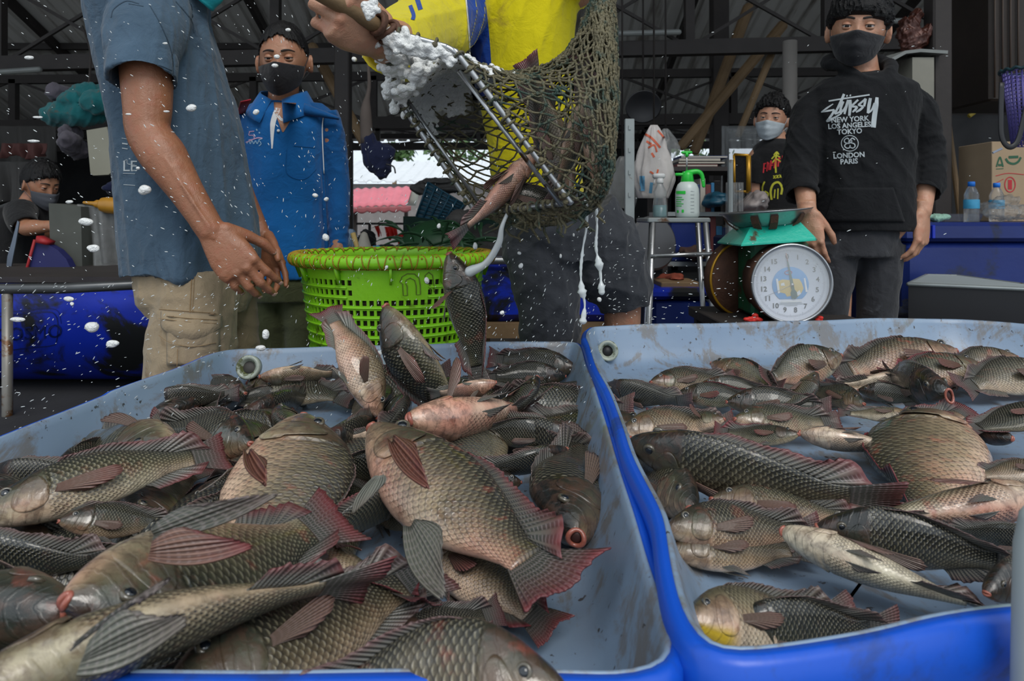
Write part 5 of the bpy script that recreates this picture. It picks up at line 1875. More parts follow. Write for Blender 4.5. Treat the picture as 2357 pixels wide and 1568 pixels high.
def face_parts(root, c, F, R_, U, s=1.0, closed=0.0, sk=None, brow=True):
	for q in (-1, 1):
		e = c + (R_ * q * .0300 + U * .000 + F * .0700) * s
		m = MB()
		m.sphere(e, .0125 * s, 16, 12)
		eb = m.build('eye', M['eyeball'], root)
		g = unit(F * .98 - U * .22 - R_ * q * .02)
		m = MB()
		m.lathe([(.0060 * s, .0105 * s), (.0056 * s, .0120 * s), (.003 * s, .0131 * s), (.0003, .0134 * s)], 14, e, g)
		m.build('iris', M['iris'], eb)
		# lids: partial shells around the ball
		m = MB()
		for (t0, t1) in ((.20 - .42 * closed, 1.6), (-1.4, -.42)):
			G = np.zeros((14, 6, 3))
			for i, a in enumerate(np.linspace(-1.45, 1.45, 14)):
				for j, t in enumerate(np.linspace(t0 if t0 > 0 or t1 > 0 else t0, t1, 6)):
					tt = t * math.cos(a * .75) if (t == t0 or t == t1) and abs(t) < .5 else t
					d = F * math.cos(a) * math.cos(tt) + R_ * math.sin(a) * math.cos(tt) + U * math.sin(tt)
					G[i, j] = e + d * .0140 * s
			m.sheet(G, .0016 * s)
		m.build('eyelid', sk, root)
		m = MB()
		G = [e + (F * math.cos(a) + R_ * math.sin(a)) * .0147 * s + U * (.0030 + .0 * a - .012 * closed * 0.3) * s for a in np.linspace(-1.2, 1.2, 10)]
		m.tube(G, .0008 * s, 5)
		m.build('eyelash', M['brow'], root)
		if brow:
			m = MB()
			P = []
			for t in np.linspace(0, 1, 9):
				x = q * (.013 + .036 * t)
				z = .0205 + .006 * math.sin(t * 2.4) - .004 * t
				dx, dz = x / .074, z / .112
				dy = math.sqrt(max(0, 1 - dx * dx - dz * dz))
				P.append(head_pt((dx, dy, dz), c, F, R_, U, s) + F * .0012 * s)
			m.tube(P, np.interp(np.linspace(0, 1, 9), [0, .3, 1], [.0030, .0034, .0012]) * s, 8, flat=.6, round_ends=True)
			m.build('eyebrow', M['brow'], root)


def mask(root, c, F, R_, U, s=1.0, mat=None, top=-.026, bulge=.004, name='face_mask', pleats=3, th=.0015):
	m = MB()
	nu, nv = 34, 18
	G = np.zeros((nu, nv, 3))
	for i, a in enumerate(np.linspace(-1.18, 1.18, nu)):
		ca = abs(a) / 1.18
		for j, v in enumerate(np.linspace(0, 1, nv)):
			z0 = top + .008 * (1 - ca) ** 2
			z1 = -.118 + .040 * ca ** 1.5
			z = z0 * (1 - v) + z1 * v
			rx = .066 - .018 * v ** 1.5
			ry = .094 + .020 * math.exp(-(a / .35) ** 2) * (1 - v) + .008 * (1 - ca) - .014 * max(0, v - .6)
			ry += bulge * math.sin(v * math.pi) + .0018 * math.sin(v * math.pi * 2 * pleats) * (1 - ca)
			G[i, j] = c + (R_ * math.sin(a) * (rx + .012) + F * (math.cos(a) * ry + .004) + U * z) * s
	G = np.array(G)
	m.sheet(G, th * 1.6)
	mk = m.build(name, mat, root)
	m = MB()
	for q in (0, nu - 1):
		sg = -1 if q == 0 else 1
		ear = c + R_ * sg * .080 * s - F * .010 * s
		m.tube(spline([G[q, 1], ear + U * .022 * s, ear - F * .016 * s + U * .0 * s, ear - U * .032 * s, G[q, nv - 3]], 20), .0013 * s, 6)
	m.build('ear_loop', mat, mk)
	return mk


def hair_cap(root, c, F, R_, U, s=1.0, fringe=.062, seed=1, bun=False, thick=.012, side=.0, tousle=.006, name='hair'):
	"""cap of hair over the skull with locks"""
	m = MB()
	n = 30
	rings = []
	rg = np.random.default_rng(seed)
	for i in range(n + 1):
		th = math.pi * i / n
		th = min(max(th, .03), math.pi - .03)
		ring = []
		for a in np.linspace(0, 2 * math.pi, 48, endpoint=False):
			d = (math.sin(th) * math.cos(a), math.sin(th) * math.sin(a), -math.cos(th))
			# lower limit of the hair: fringe in front, ears at the side, nape at the back
			x, y, z = d
			front = max(0, y)
			lim = fringe / .112 * front ** .7 + (-.10 + side) * (1 - abs(y)) + -.62 * max(0, -y)
			if z < lim:
				# pull below-limit points inside the skull
				k = .80
				p = head_pt(d, c, F, R_, U, s * k)
			else:
				e = min(1, (z - lim) / .18)
				p = head_pt(d, c, F, R_, U, s * (1 + (thick / .1) * (.35 + .65 * e)))
			ring.append(p)
		rings.append(ring)
	m.rings(rings)
	# locks
	for k in range(260):
		a = rg.uniform(0, 2 * math.pi)
		th = rg.uniform(.0, .9)
		d = V(math.sin(th) * math.cos(a), math.sin(th) * math.sin(a), math.cos(th))
		P = []
		for t in range(6):
			thx = th + t * .13
			d = (math.sin(thx) * math.cos(a + .06 * t), math.sin(thx) * math.sin(a + .06 * t), math.cos(thx))
			lim = fringe / .112 * max(0, d[1]) - .06 * (1 - abs(d[1])) - .5 * max(0, -d[1])
			if d[2] < lim - .12:
				break
			P.append(head_pt(d, c, F, R_, U, s * (1 + thick / .1 * (1.05 + .1 * rg.normal()))) + rg.normal(size=3) * tousle * .25)
		if len(P) > 2:
			m.tube(P, np.linspace(.0036, .0012, len(P)) * s, 6, round_ends=True)
	if bun:
		m.sphere(c - F * .105 * s + U * .02 * s, .034 * s, 14, 10)
	return fuse(m, name, M['hair'], root, .0026 if s > .9 else .003, 1)


def torso_loft(m, secs, k=36):
	"""secs: (center, half width vector, half depth vector, superness)"""
	m.ellipses(secs, k)


def sleeve(m, P, r, depth=.05, th=.007, k=24, flat=1.0):
	"""hollow-ended tube for a sleeve or trouser leg"""
	P = [np.asarray(p, float) for p in P]
	Q = spline(P, 5 * len(P))
	rr = np.interp(np.linspace(0, len(P) - 1, len(Q)), range(len(P)), r)
	T, N, B = frames(Q)
	an = np.linspace(0, 2 * math.pi, k, endpoint=False)
	rings = []
	for i in range(len(Q)):
		rings.append([Q[i] + rr[i] * (math.cos(a) * N[i] + flat * math.sin(a) * B[i]) for a in an])
	e = Q[-1]
	ri = rr[-1] - th
	for dd in (0.0, depth * .5, depth):
		rings.append([e - T[-1] * dd + ri * (math.cos(a) * N[-1] + flat * math.sin(a) * B[-1]) for a in an])
	m.rings(rings)


def text_obj(txt, size, mat, origin, xdir, ydir, parent=None, name='lettering', ext=0.0004, align='CENTER', shear=0.0, bold=0.0, warp=None, cut=0.0):
	"""lettering as a mesh laid on a surface"""
	cu = bpy.data.curves.new('t', 'FONT')
	cu.body = txt
	cu.size = size
	cu.align_x = align
	cu.extrude = ext
	cu.offset = bold
	cu.shear = shear
	cu.resolution_u = 3
	o = bpy.data.objects.new('t', cu)
	COL.objects.link(o)
	dg = bpy.context.evaluated_depsgraph_get()
	me = bpy.data.meshes.new_from_object(o.evaluated_get(dg))
	bpy.data.objects.remove(o)
	n = len(me.vertices)
	co = np.zeros(n * 3)
	me.vertices.foreach_get('co', co)
	co = co.reshape(-1, 3)
	zd = np.cross(unit(xdir), unit(ydir))
	w = np.asarray(origin, float) + co[:, :1] * unit(xdir) + co[:, 1:2] * unit(ydir) + co[:, 2:] * zd
	if warp is not None:
		w = warp(w)
	me.vertices.foreach_set('co', w.ravel())
	me.update()
	me.materials.clear()
	me.materials.append(mat)
	me.name = name
	ob = bpy.data.objects.new(name, me)
	return link(ob, parent)


def ground_shirt(obj):
	"""returns a function laying points (given along the photographer's line of sight) on a surface"""
	from mathutils.bvhtree import BVHTree
	me = obj.data
	bvh = BVHTree.FromPolygons([v.co for v in me.vertices], [tuple(p.vertices) for p in me.polygons])
	o = Vector((0, 0, CZ))

	def f(w, off=.0012, **k):
		out = np.array(w, float)
		for i, p in enumerate(out):
			d = (Vector(p) - o).normalized()
			h = bvh.ray_cast(o, d)
			if h[0] is not None:
				out[i] = np.array(h[0]) - np.array(d) * off
		return out
	return f


def decal(pts2, width, px2w, mat, name, parent, drop, closed=False, th=.0006):
	"""brush strokes given in pixels, laid on cloth. pts2: list of polylines"""
	m = MB()
	for st in pts2:
		wds = width
		if isinstance(st, tuple):
			st, wds = st
		n = max(6, int(sum(math.dist(a, b) for a, b in zip(st, st[1:])) / 1.2))
		Q = spline(np.array([(x, y) for x, y in st], float), n) if len(st) > 2 else np.array(st)[0] + np.linspace(0, 1, n)[:, None] * (np.array(st)[1] - np.array(st)[0])
		T = np.gradient(Q, axis=0)
		T /= np.maximum(np.linalg.norm(T, axis=1, keepdims=True), 1e-9)
		Nn = np.column_stack([-T[:, 1], T[:, 0]])
		w = np.full(n, wds) if np.isscalar(wds) else np.interp(np.linspace(0, 1, n), np.linspace(0, 1, len(wds)), wds)
		nc = max(2, int(w.max() / 2.5) + 1)
		W = np.array([px2w(*(Q[i] + Nn[i] * w[i] * (k / (nc - 1) - .5))) for i in range(n) for k in range(nc)])
		D1 = drop(W, off=.0016)
		D2 = drop(W, off=-.001)
		f = []
		o2 = n * nc
		for i in range(n - 1):
			for k in range(nc - 1):
				a = i * nc + k
				f += [(a, a + 1, a + nc + 1, a + nc), (o2 + a, o2 + a + nc, o2 + a + nc + 1, o2 + a + 1)]
			a, b = i * nc, i * nc + nc - 1
			f += [(a, a + nc, o2 + a + nc, o2 + a), (b, o2 + b, o2 + b + nc, b + nc)]
		m.add(np.vstack([D1, D2]), f)
	return m.build(name, mat, parent, smooth=False)
def secs_px(rows, y, dep, off=V(0, 0, 0), grow=0.0, sup=1.0, yaw=0.0):
	"""rows: (pixel y, centre px, half width px, half depth m) at distance y"""
	out = []
	for r in rows:
		c = at(r[1], r[0], y) + V(0, r[4] if len(r) > 4 else 0, 0) + off
		hw = r[2] * y / FPX + grow
		a = V(hw * math.cos(yaw), hw * math.sin(yaw), 0)
		b = V(-math.sin(yaw) * (r[3] + grow), math.cos(yaw) * (r[3] + grow), 0)
		out.append((c, a, b, sup))
	return out


def legs_down(m, hip, knee, ankle, r=(.075, .052, .035)):
	m.tube(spline([hip, (hip + knee) / 2, knee, (knee + ankle) / 2 + V(0, .012, 0), ankle], 20), np.interp(np.linspace(0, 4, 20), range(5), [r[0], (r[0] + r[1]) / 2, r[1], r[1] * .98, r[2]]), 16, round_ends=True)


def shoe(root, p, d, mat, L=.27, name='sandal'):
	m = MB()
	d = unit(V(d[0], d[1], 0))
	s = V(-d[1], d[0], 0)
	z = V(0, 0, 1)
	m.ellipses([(p - d * .06 + z * .0, s * .030, z * .002), (p - d * .055 + z * .022, s * .036, z * .022), (p + d * .02 + z * .035, s * .040, z * .035), (p + d * .10 + z * .024, s * .045, z * .024), (p + d * .17 + z * .018, s * .038, z * .017), (p + d * .195 + z * .012, s * .015, z * .008)], 16)
	return m.build(name, mat, root)


# ================================================= man in the slate blue T-shirt, seen from his right side
def man_blue():
	Y = 1.62
	root = empty('person', V(-0.72, 1.64, 0), 'person in a slate blue T-shirt and khaki cargo shorts, turned sideways, arm hanging', 'person')
	rows = [(-35, 388, 62, .13), (-14, 365, 98, .185), (30, 350, 112, .20), (90, 362, 122, .185), (160, 376, 130, .172), (300, 414, 132, .165), (450, 434, 144, .168), (560, 448, 150, .175), (630, 452, 146, .178)]
	b = MB()
	core = [(r[0], r[1], r[2] * .80, r[3] * .82) for r in rows]
	b.ellipses(secs_px(core, Y, 0))
	hc = at(420, -106, Y)
	F, R_, U = head_frame(math.radians(84), .22)
	b.tube(spline([at(372, 20, Y), at(392, -20, Y), at(412, -55, Y)], 8), [.085, .078, .070, .064, .06, .058, .056, .055], 20, round_ends=True)
	add_head(b, hc, F, R_, U, 1.0)
	sh, el, wr = at(335, 75, 1.455), at(342, 305, 1.41), at(488, 533, 1.375)
	arm(b, sh, el, wr, (.056, .048, .0425, .0425, .0265), 22)
	# forearm muscle and veins
	b.tube([el + V(.012, -.018, -.02), (el * .6 + wr * .4) + V(.012, -.016, 0), (el * .2 + wr * .8) + V(.0, -.008, 0)], [.020, .024, .014], 12, round_ends=True)
	for o in (V(.006, -.030, .012), V(.016, -.026, -.014)):
		b.tube(spline([el * .65 + wr * .35 + o * 1.28, el * .45 + wr * .55 + o * 1.12, el * .2 + wr * .8 + o * 1.0, wr + o * .82], 14), .0030, 6, round_ends=True)
	tips = hand_shape(b, wr, V(.62, -.05, -.78), V(.12, -1, .12), V(.7, 0, .6), [(.35, .45, .3), (.30, .55, .35), (.34, .6, .4), (.42, .65, .45)], thumb=(.75, .55, -.55), tcurl=.35, size=1.06, spread=.10)
	# other hand
	sh2, el2, wr2 = at(380, 60, 1.80), at(500, 330, 1.84), at(598, 540, 1.74)
	arm(b, sh2, el2, wr2, (.054, .045, .042, .04, .026), 20)
	tips2 = hand_shape(b, wr2, V(.38, -.10, -.92), V(.25, .95, .1), V(.9, -.2, .3), [(.25, .3, .2), (.35, .4, .2), (.4, .5, .3), (.5, .5, .3)], thumb=(.7, .5, -.5), size=.98, spread=.18)
	hipn, hipf = at(452, 600, 1.56), at(470, 600, 1.74)
	for h in (hipn, hipf):
		k = V(h[0] - .02, h[1], .47)
		legs_down(b, h, k, V(h[0] - .03, h[1] + .02, .06), (.080, .055, .038))
		shoe(root, V(h[0] - .03, h[1] + .02, .005), V(1, -.1, 0), M['black'])
	body = fuse(b, 'body', M['skin_a'], root, .0036, 1)
	nails(tips, M['nail'], root, 1.05)
	nails(tips2[:4], M['nail'], root, .95)
	face_parts(root, hc, F, R_, U, 1.0, sk=M['skin_a'])
	mask(root, hc, F, R_, U, 1.0, M['maskteal'], bulge=.010)
	hair_cap(root, hc, F, R_, U, 1.0)
	# T-shirt
	s = MB()
	s.ellipses(secs_px(rows, Y, 0))
	sleeve(s, [at(352, 20, 1.53), at(336, 80, 1.462), at(330, 140, 1.425), at(326, 186, 1.405)], [.088, .084, .070, .066], .06)
	sleeve(s, [at(375, 20, 1.70), at(385, 100, 1.80), at(420, 190, 1.83)], [.090, .078, .066], .05)
	w1 = wrinkle(3, .19, .0125, 5, (1.2, 1, .40))
	w2 = wrinkle(9, .06, .0022, 5, (1, 1, .6))

	def post(co, no):
		d = w1(co) + w2(co)
		z = co[:, 2]
		hem = np.exp(-((z - z.min()) / .05) ** 2)
		d = d + hem * .006 * np.sin(co[:, 0] * 40 + co[:, 1] * 25)
		# sleeve seam and hem stitching lines
		return co + no * d[:, None]
	sh_ = fuse(s, 't_shirt', M['denim'], root, .0045, 2, post)
	drop = ground_shirt(sh_)
	for pts, w in (([(255, 40), (262, 20), (290, 2), (320, 8)], 2.0), ([(345, 12), (372, 60), (395, 120), (400, 175)], 2.0), ([(296, 8), (330, 14)], 1.6), ([(405, 3), (440, 45), (447, 75)], 2.2), ([(262, 182), (290, 165), (330, 152), (365, 150), (396, 162)], 1.6)):
		try:
			decal([pts], w, lambda x, y: at(x, y, 1.30), simple('dark_seam_thread', (.03, .055, .085), .9, var=.2), 'seam', root, drop)  # seam lines drawn darker than the cloth
		except Exception:
			pass
	# print on the back, seen at the edge
	try:
		text_obj('LE', .030, M['greyprint'], at(299, 394, 1.34), V(1, 0, 0), V(0, 0, 1), root, 'back_print', warp=lambda w: drop(w * 1.0))
		decal([([(283, 372), (292, 368), (294, 377), (310, 379)], 1.0), ([(283, 399), (311, 400)], 1.2), ([(284, 425), (311, 427)], 1.4), ([(281, 262), (287, 275)], 1.2), ([(280, 318), (292, 320)], 1.2), ([(281, 330), (294, 332)], 3.0), ([(281, 341), (294, 343)], 2.0)], 1.0, lambda x, y: at(x, y, 1.2), M['greyprint'], 'back_print_line', root, drop)
	except Exception:
		pass
	# cargo shorts
	p = MB()
	p.ellipses(secs_px([(585, 455, 118, .155), (625, 452, 122, .162), (690, 452, 118, .155), (720, 455, 105, .13)], Y, 0))
	kz = .50
	a0 = at(452, 640, 1.545)
	sleeve(p, [a0, at(448, 720, 1.525), at(440, 800, 1.515), V(at(440, 800, 1.515)[0] - .01, 1.515, kz)], [.092, .090, .094, .098], .06, flat=.98)
	a1 = at(500, 640, 1.72)
	sleeve(p, [a1, at(512, 720, 1.73), at(515, 800, 1.735), V(at(515, 800, 1.735)[0], 1.735, kz)], [.090, .086, .088, .09], .06)
	q1 = wrinkle(13, .11, .0055, 5, (1, 1, .8))
	pants = fuse(p, 'cargo_shorts', M['khaki'], root, .0045, 2, lambda co, no: co + no * (q1(co))[:, None])
	dropp = ground_shirt(pants)

	def patch(x0, y0, x1, y1, bow, th, name, puff=.004):
		nu, nv = 26, 18
		G = np.zeros((nu, nv, 3))
		for i, u in enumerate(np.linspace(0, 1, nu)):
			for j, v in enumerate(np.linspace(0, 1, nv)):
				x = x0 + (x1 - x0) * u
				yt = y0 + 12 * u
				yb = y1 + bow * math.sin(u * math.pi)
				G[i, j] = at(x, yt + (yb - yt) * v, 1.3)
		flat_ = G.reshape(-1, 3)
		D = dropp(flat_, off=.004).reshape(nu, nv, 3)
		# keep it smooth over the folds
		for _ in range(3):
			D[1:-1, :, 1] = (D[:-2, :, 1] + D[1:-1, :, 1] + D[2:, :, 1]) / 3
		e = np.minimum.outer(np.sin(np.linspace(0, math.pi, nu)) ** .4, np.ones(nv)) * (np.sin(np.linspace(0.05, math.pi - .05, nv)) ** .4)[None, :]
		D[:, :, 1] -= puff * e + .0012 * np.sin(np.arange(nu) * .9)[:, None]
		m = MB()
		m.sheet(D, th)
		return m.build(name, M['khaki'], root)
	pk = patch(385, 738, 505, 840, 0, .003, 'cargo_pocket', .010)
	fl = patch(372, 716, 510, 752, 34, .004, 'pocket_flap', .014)
	decal([([(374, 722), (440, 730), (509, 734)], 1.3), ([(374, 730), (440, 738), (509, 742)], 1.0), ([(374, 768), (400, 785), (450, 795), (506, 786)], 1.0), ([(366, 712), (509, 722)], 1.2), ([(443, 620), (440, 660), (437, 720)], 2.0), ([(449, 620), (446, 660), (443, 720)], 1.0), ([(418, 800), (416, 850)], 1.6)], 1.0, lambda x, y: at(x, y, 1.3), M['stitch'], 'stitching', root, lambda w, off=.001: (lambda D: np.column_stack([D[:, 0], D[:, 1] - .017 * ((D[:, 2] < at(0, 716, 1.5)[2] + .0)), D[:, 2]]))(dropp(w, off=off)))
	return root


# ================================================= woman in the blue polo
def woman():
	Y = 2.16
	root = empty('person', V(-.715, Y, 0), 'person in a royal blue polo and jacket with black face mask, behind the lime basket', 'person')
	rows = [(246, 654, 46, .066), (254, 655, 74, .082), (268, 656, 96, .098), (300, 655, 100, .108), (380, 655, 94, .112), (470, 655, 88, .105), (560, 658, 92, .112), (637, 662, 96, .118)]
	b = MB()
	b.ellipses(secs_px([(r[0], r[1], r[2] * .85, r[3] * .85) for r in rows], Y, 0))
	hc = at(657, 141, Y) + V(0, -.01, 0)
	F, R_, U = head_frame(math.radians(5), .12, -.03)
	b.tube(spline([at(652, 262, Y + .01), at(652, 225, Y), at(655, 180, Y)], 8), [.058, .053, .049, .047, .046, .046, .046, .046], 18, round_ends=True)
	add_head(b, hc, F, R_, U, .97)
	arm(b, at(752, 285, Y + .01), at(778, 430, Y + .03), at(778, 580, Y - .02), (.030, .028, .026, .026, .021))
	t1 = hand_shape(b, at(778, 583, Y - .02), V(-.05, -.2, -1), V(.6, -.6, 0), V(-.8, -.5, 0), [.3, .35, .4, .45], size=.92)
	arm(b, at(560, 285, Y + .01), at(535, 430, Y + .05), at(545, 580, Y), (.030, .028, .026, .026, .021))
	hand_shape(b, at(545, 583, Y), V(.05, -.2, -1), V(-.6, -.6, 0), V(.8, -.5, 0), [.3, .35, .4, .45], size=.92)
	for x in (628, 692):
		h = at(x, 660, Y)
		legs_down(b, h, V(h[0], Y, .46), V(h[0], Y, .06), (.045, .04, .03))
		shoe(root, V(h[0], Y + .02, .005), V(0, -1, 0), M['black'])
	fuse(b, 'body', M['skin_b'], root, .0042, 1)
	face_parts(root, hc, F, R_, U, .97, closed=.5, sk=M['skin_b'])
	mask(root, hc, F, R_, U, .97, M['maskblack'], top=-.024, pleats=0, bulge=.012)
	hair_cap(root, hc, F, R_, U, .97, fringe=.080, seed=4, bun=True, thick=.007, tousle=.002)
	s = MB()
	s.ellipses(secs_px(rows, Y, 0))
	w1 = wrinkle(31, .17, .0050, 5, (1.2, 1, .5))
	polo = fuse(s, 'polo_shirt', M['polo'], root, .0045, 2, lambda co, no: co + no * w1(co)[:, None])
	drop = ground_shirt(polo)
	# collar: two folded wings round the neck
	for q in (-1, 1):
		m = MB()
		nu, nv = 14, 6
		G = np.zeros((nu, nv, 3))
		for i, u in enumerate(np.linspace(0, 1, nu)):
			a = math.radians(170 * (1 - u) + 12 * u)
			c = V(at(654, 0, Y)[0] + q * math.sin(a) * (.060 + .012 * u), Y - math.cos(math.pi - a) * -.0 + -.070 * math.cos(a) * (1 if a < math.pi / 2 else .9) * -1 * -1, 0)
			zt = at(0, 205, Y)[2] - .050 * u ** 2.2
			for j, v in enumerate(np.linspace(0, 1, nv)):
				out = V(q * math.sin(a) * .8, -math.cos(a), 0)
				G[i, j] = V(c[0], Y - .066 * math.cos(a), zt) + out * (.004 + .030 * v + .016 * v * u) + V(q * .012 * v * u, 0, -(.006 + .038 * v + .030 * u * v ** 1.2) + .010 * (1 - v))
		m.sheet(G, .003)
		m.build('collar', M['polo'], root)
	decal([([(656, 236), (655, 262), (651, 304)], (52, 46, 3))], 8, lambda x, y: at(x, y, 1.8), M['skin_b'], 'neckline', root, drop)
	# white placket
	decal([([(640, 248), (628, 285), (626, 342)], (13, 12, 3)), ([(636, 262), (652, 276), (676, 258)], (7, 6, 7))], 8, lambda x, y: at(x, y, 1.8), M['white'], 'placket', root, drop)
	m = MB()
	bp = drop(np.array([at(641, 301, 1.8)]), off=.003)[0]
	m.lathe([(.0045, 0), (.0045, .002), (.001, .0025)], 14, bp, V(0, -1, 0))
	m.build('button', M['white'], root)
	# chest logo
	pk = simple('pale_pink_embroidery', (.55, .35, .52), .8)
	pb = simple('pale_blue_embroidery', (.30, .50, .68), .8)
	decal([([(573, 303), (585, 302)], 2), ([(575, 303), (573, 311), (583, 312), (584, 320), (572, 322)], 2), ([(566, 328), (590, 318), (604, 318)], 2.6)], 2, lambda x, y: at(x, y, 1.8), pk, 'embroidered_logo', root, drop)
	decal([([(568, 331), (573, 324), (576, 331), (580, 324), (584, 331), (588, 324), (592, 331), (596, 324), (601, 331), (596, 336)], 1.8), ([(590, 297), (592, 301)], 3), ([(596, 304), (598, 307)], 3), ([(604, 319), (595, 322)], 2)], 2, lambda x, y: at(x, y, 1.8), pb, 'embroidered_logo', root, drop)
	# chest pocket outline
	decal([([(676, 336), (725, 340)], 1.6), ([(660, 345), (659, 395), (682, 412), (706, 410), (728, 390)], 1.2)], 1.2, lambda x, y: at(x, y, 1.8), M['jacket'], 'pocket_seam', root, drop)
	# open jacket
	s = MB()
	jr = [(236, 655, 84, .082, .03), (262, 656, 112, .095, .035), (300, 655, 114, .100, .04), (400, 655, 108, .100, .045), (520, 658, 104, .10, .05), (630, 662, 106, .10, .05)]
	s.ellipses(secs_px(jr, Y, 0))
	sleeve(s, [at(742, 262, Y + .02), at(762, 320, Y + .03), at(776, 420, Y + .03), at(779, 500, Y + .01), at(779, 582, Y - .01)], [.050, .047, .040, .036, .029], .03)
	sleeve(s, [at(568, 262, Y + .02), at(548, 320, Y + .03), at(532, 420, Y + .05), at(537, 500, Y + .03), at(545, 575, Y + .01)], [.050, .047, .040, .036, .029], .03)
	w2 = wrinkle(37, .07, .0035, 5, (1, 1, 1.5))
	jk = fuse(s, 'jacket', M['jacket'], root, .0045, 2, lambda co, no: co + no * w2(co)[:, None])
	dj = ground_shirt(jk)
	for q, pts in ((1, [(741, 262), (737, 300), (741, 400), (748, 520), (756, 610)]), (-1, [(570, 262), (560, 300), (556, 380), (560, 460)])):
		m = MB()
		P = dj(np.array([at(x, y, 1.7) for x, y in pts]), off=.004)
		m.tube(spline(P, 30), .0085, 8, flat=.6)
		e = m.build('jacket_edge', M['jacket'], root)
		m = MB()
		P = P - V(-q * .008, .006, 0)
		m.tube(spline(P[:3], 20), .0018, 6)
		m.build('zip_tape', M['white'], root)
	# pointed jacket shoulder flap and red strap
	m = MB()
	G = np.zeros((8, 6, 3))
	for i, u in enumerate(np.linspace(0, 1, 8)):
		for j, v in enumerate(np.linspace(0, 1, 6)):
			G[i, j] = at(700 + 80 * u, 238 + 32 * u + 26 * v * (1 - u * .8), Y - .075 + .05 * u - .01 * math.sin(v * 3))
	m.sheet(G, .004)
	m.build('jacket_flap', M['jacket'], root)
	m = MB()
	P = dj(np.array([at(x, y, 1.7) for x, y in [(566, 232), (556, 260), (549, 290), (543, 320)]]), off=.006)
	Q = spline(P, 12)
	G = np.array([[q + V(.013 * w, -.001, .003 * w) for w in (-1, 0, 1)] for q in Q])
	m.sheet(G, .003)
	m.build('shoulder_strap', M['redstrap'], root)
	# trousers
	p = MB()
	p.ellipses(secs_px([(600, 660, 88, .108), (650, 661, 90, .112), (690, 661, 84, .10)], Y, 0))
	sleeve(p, [at(624, 660, Y), at(620, 740, Y), at(618, 800, Y), V(at(618, 0, Y)[0], Y, .08)], [.075, .068, .060, .048], .04)
	sleeve(p, [at(697, 660, Y), at(700, 740, Y), at(700, 800, Y), V(at(700, 0, Y)[0], Y, .08)], [.075, .068, .060, .048], .04)
	w3 = wrinkle(41, .1, .003, 5)
	fuse(p, 'trousers', M['olive_pant'], root, .006, 2, lambda co, no: co + no * w3(co)[:, None])
	return root


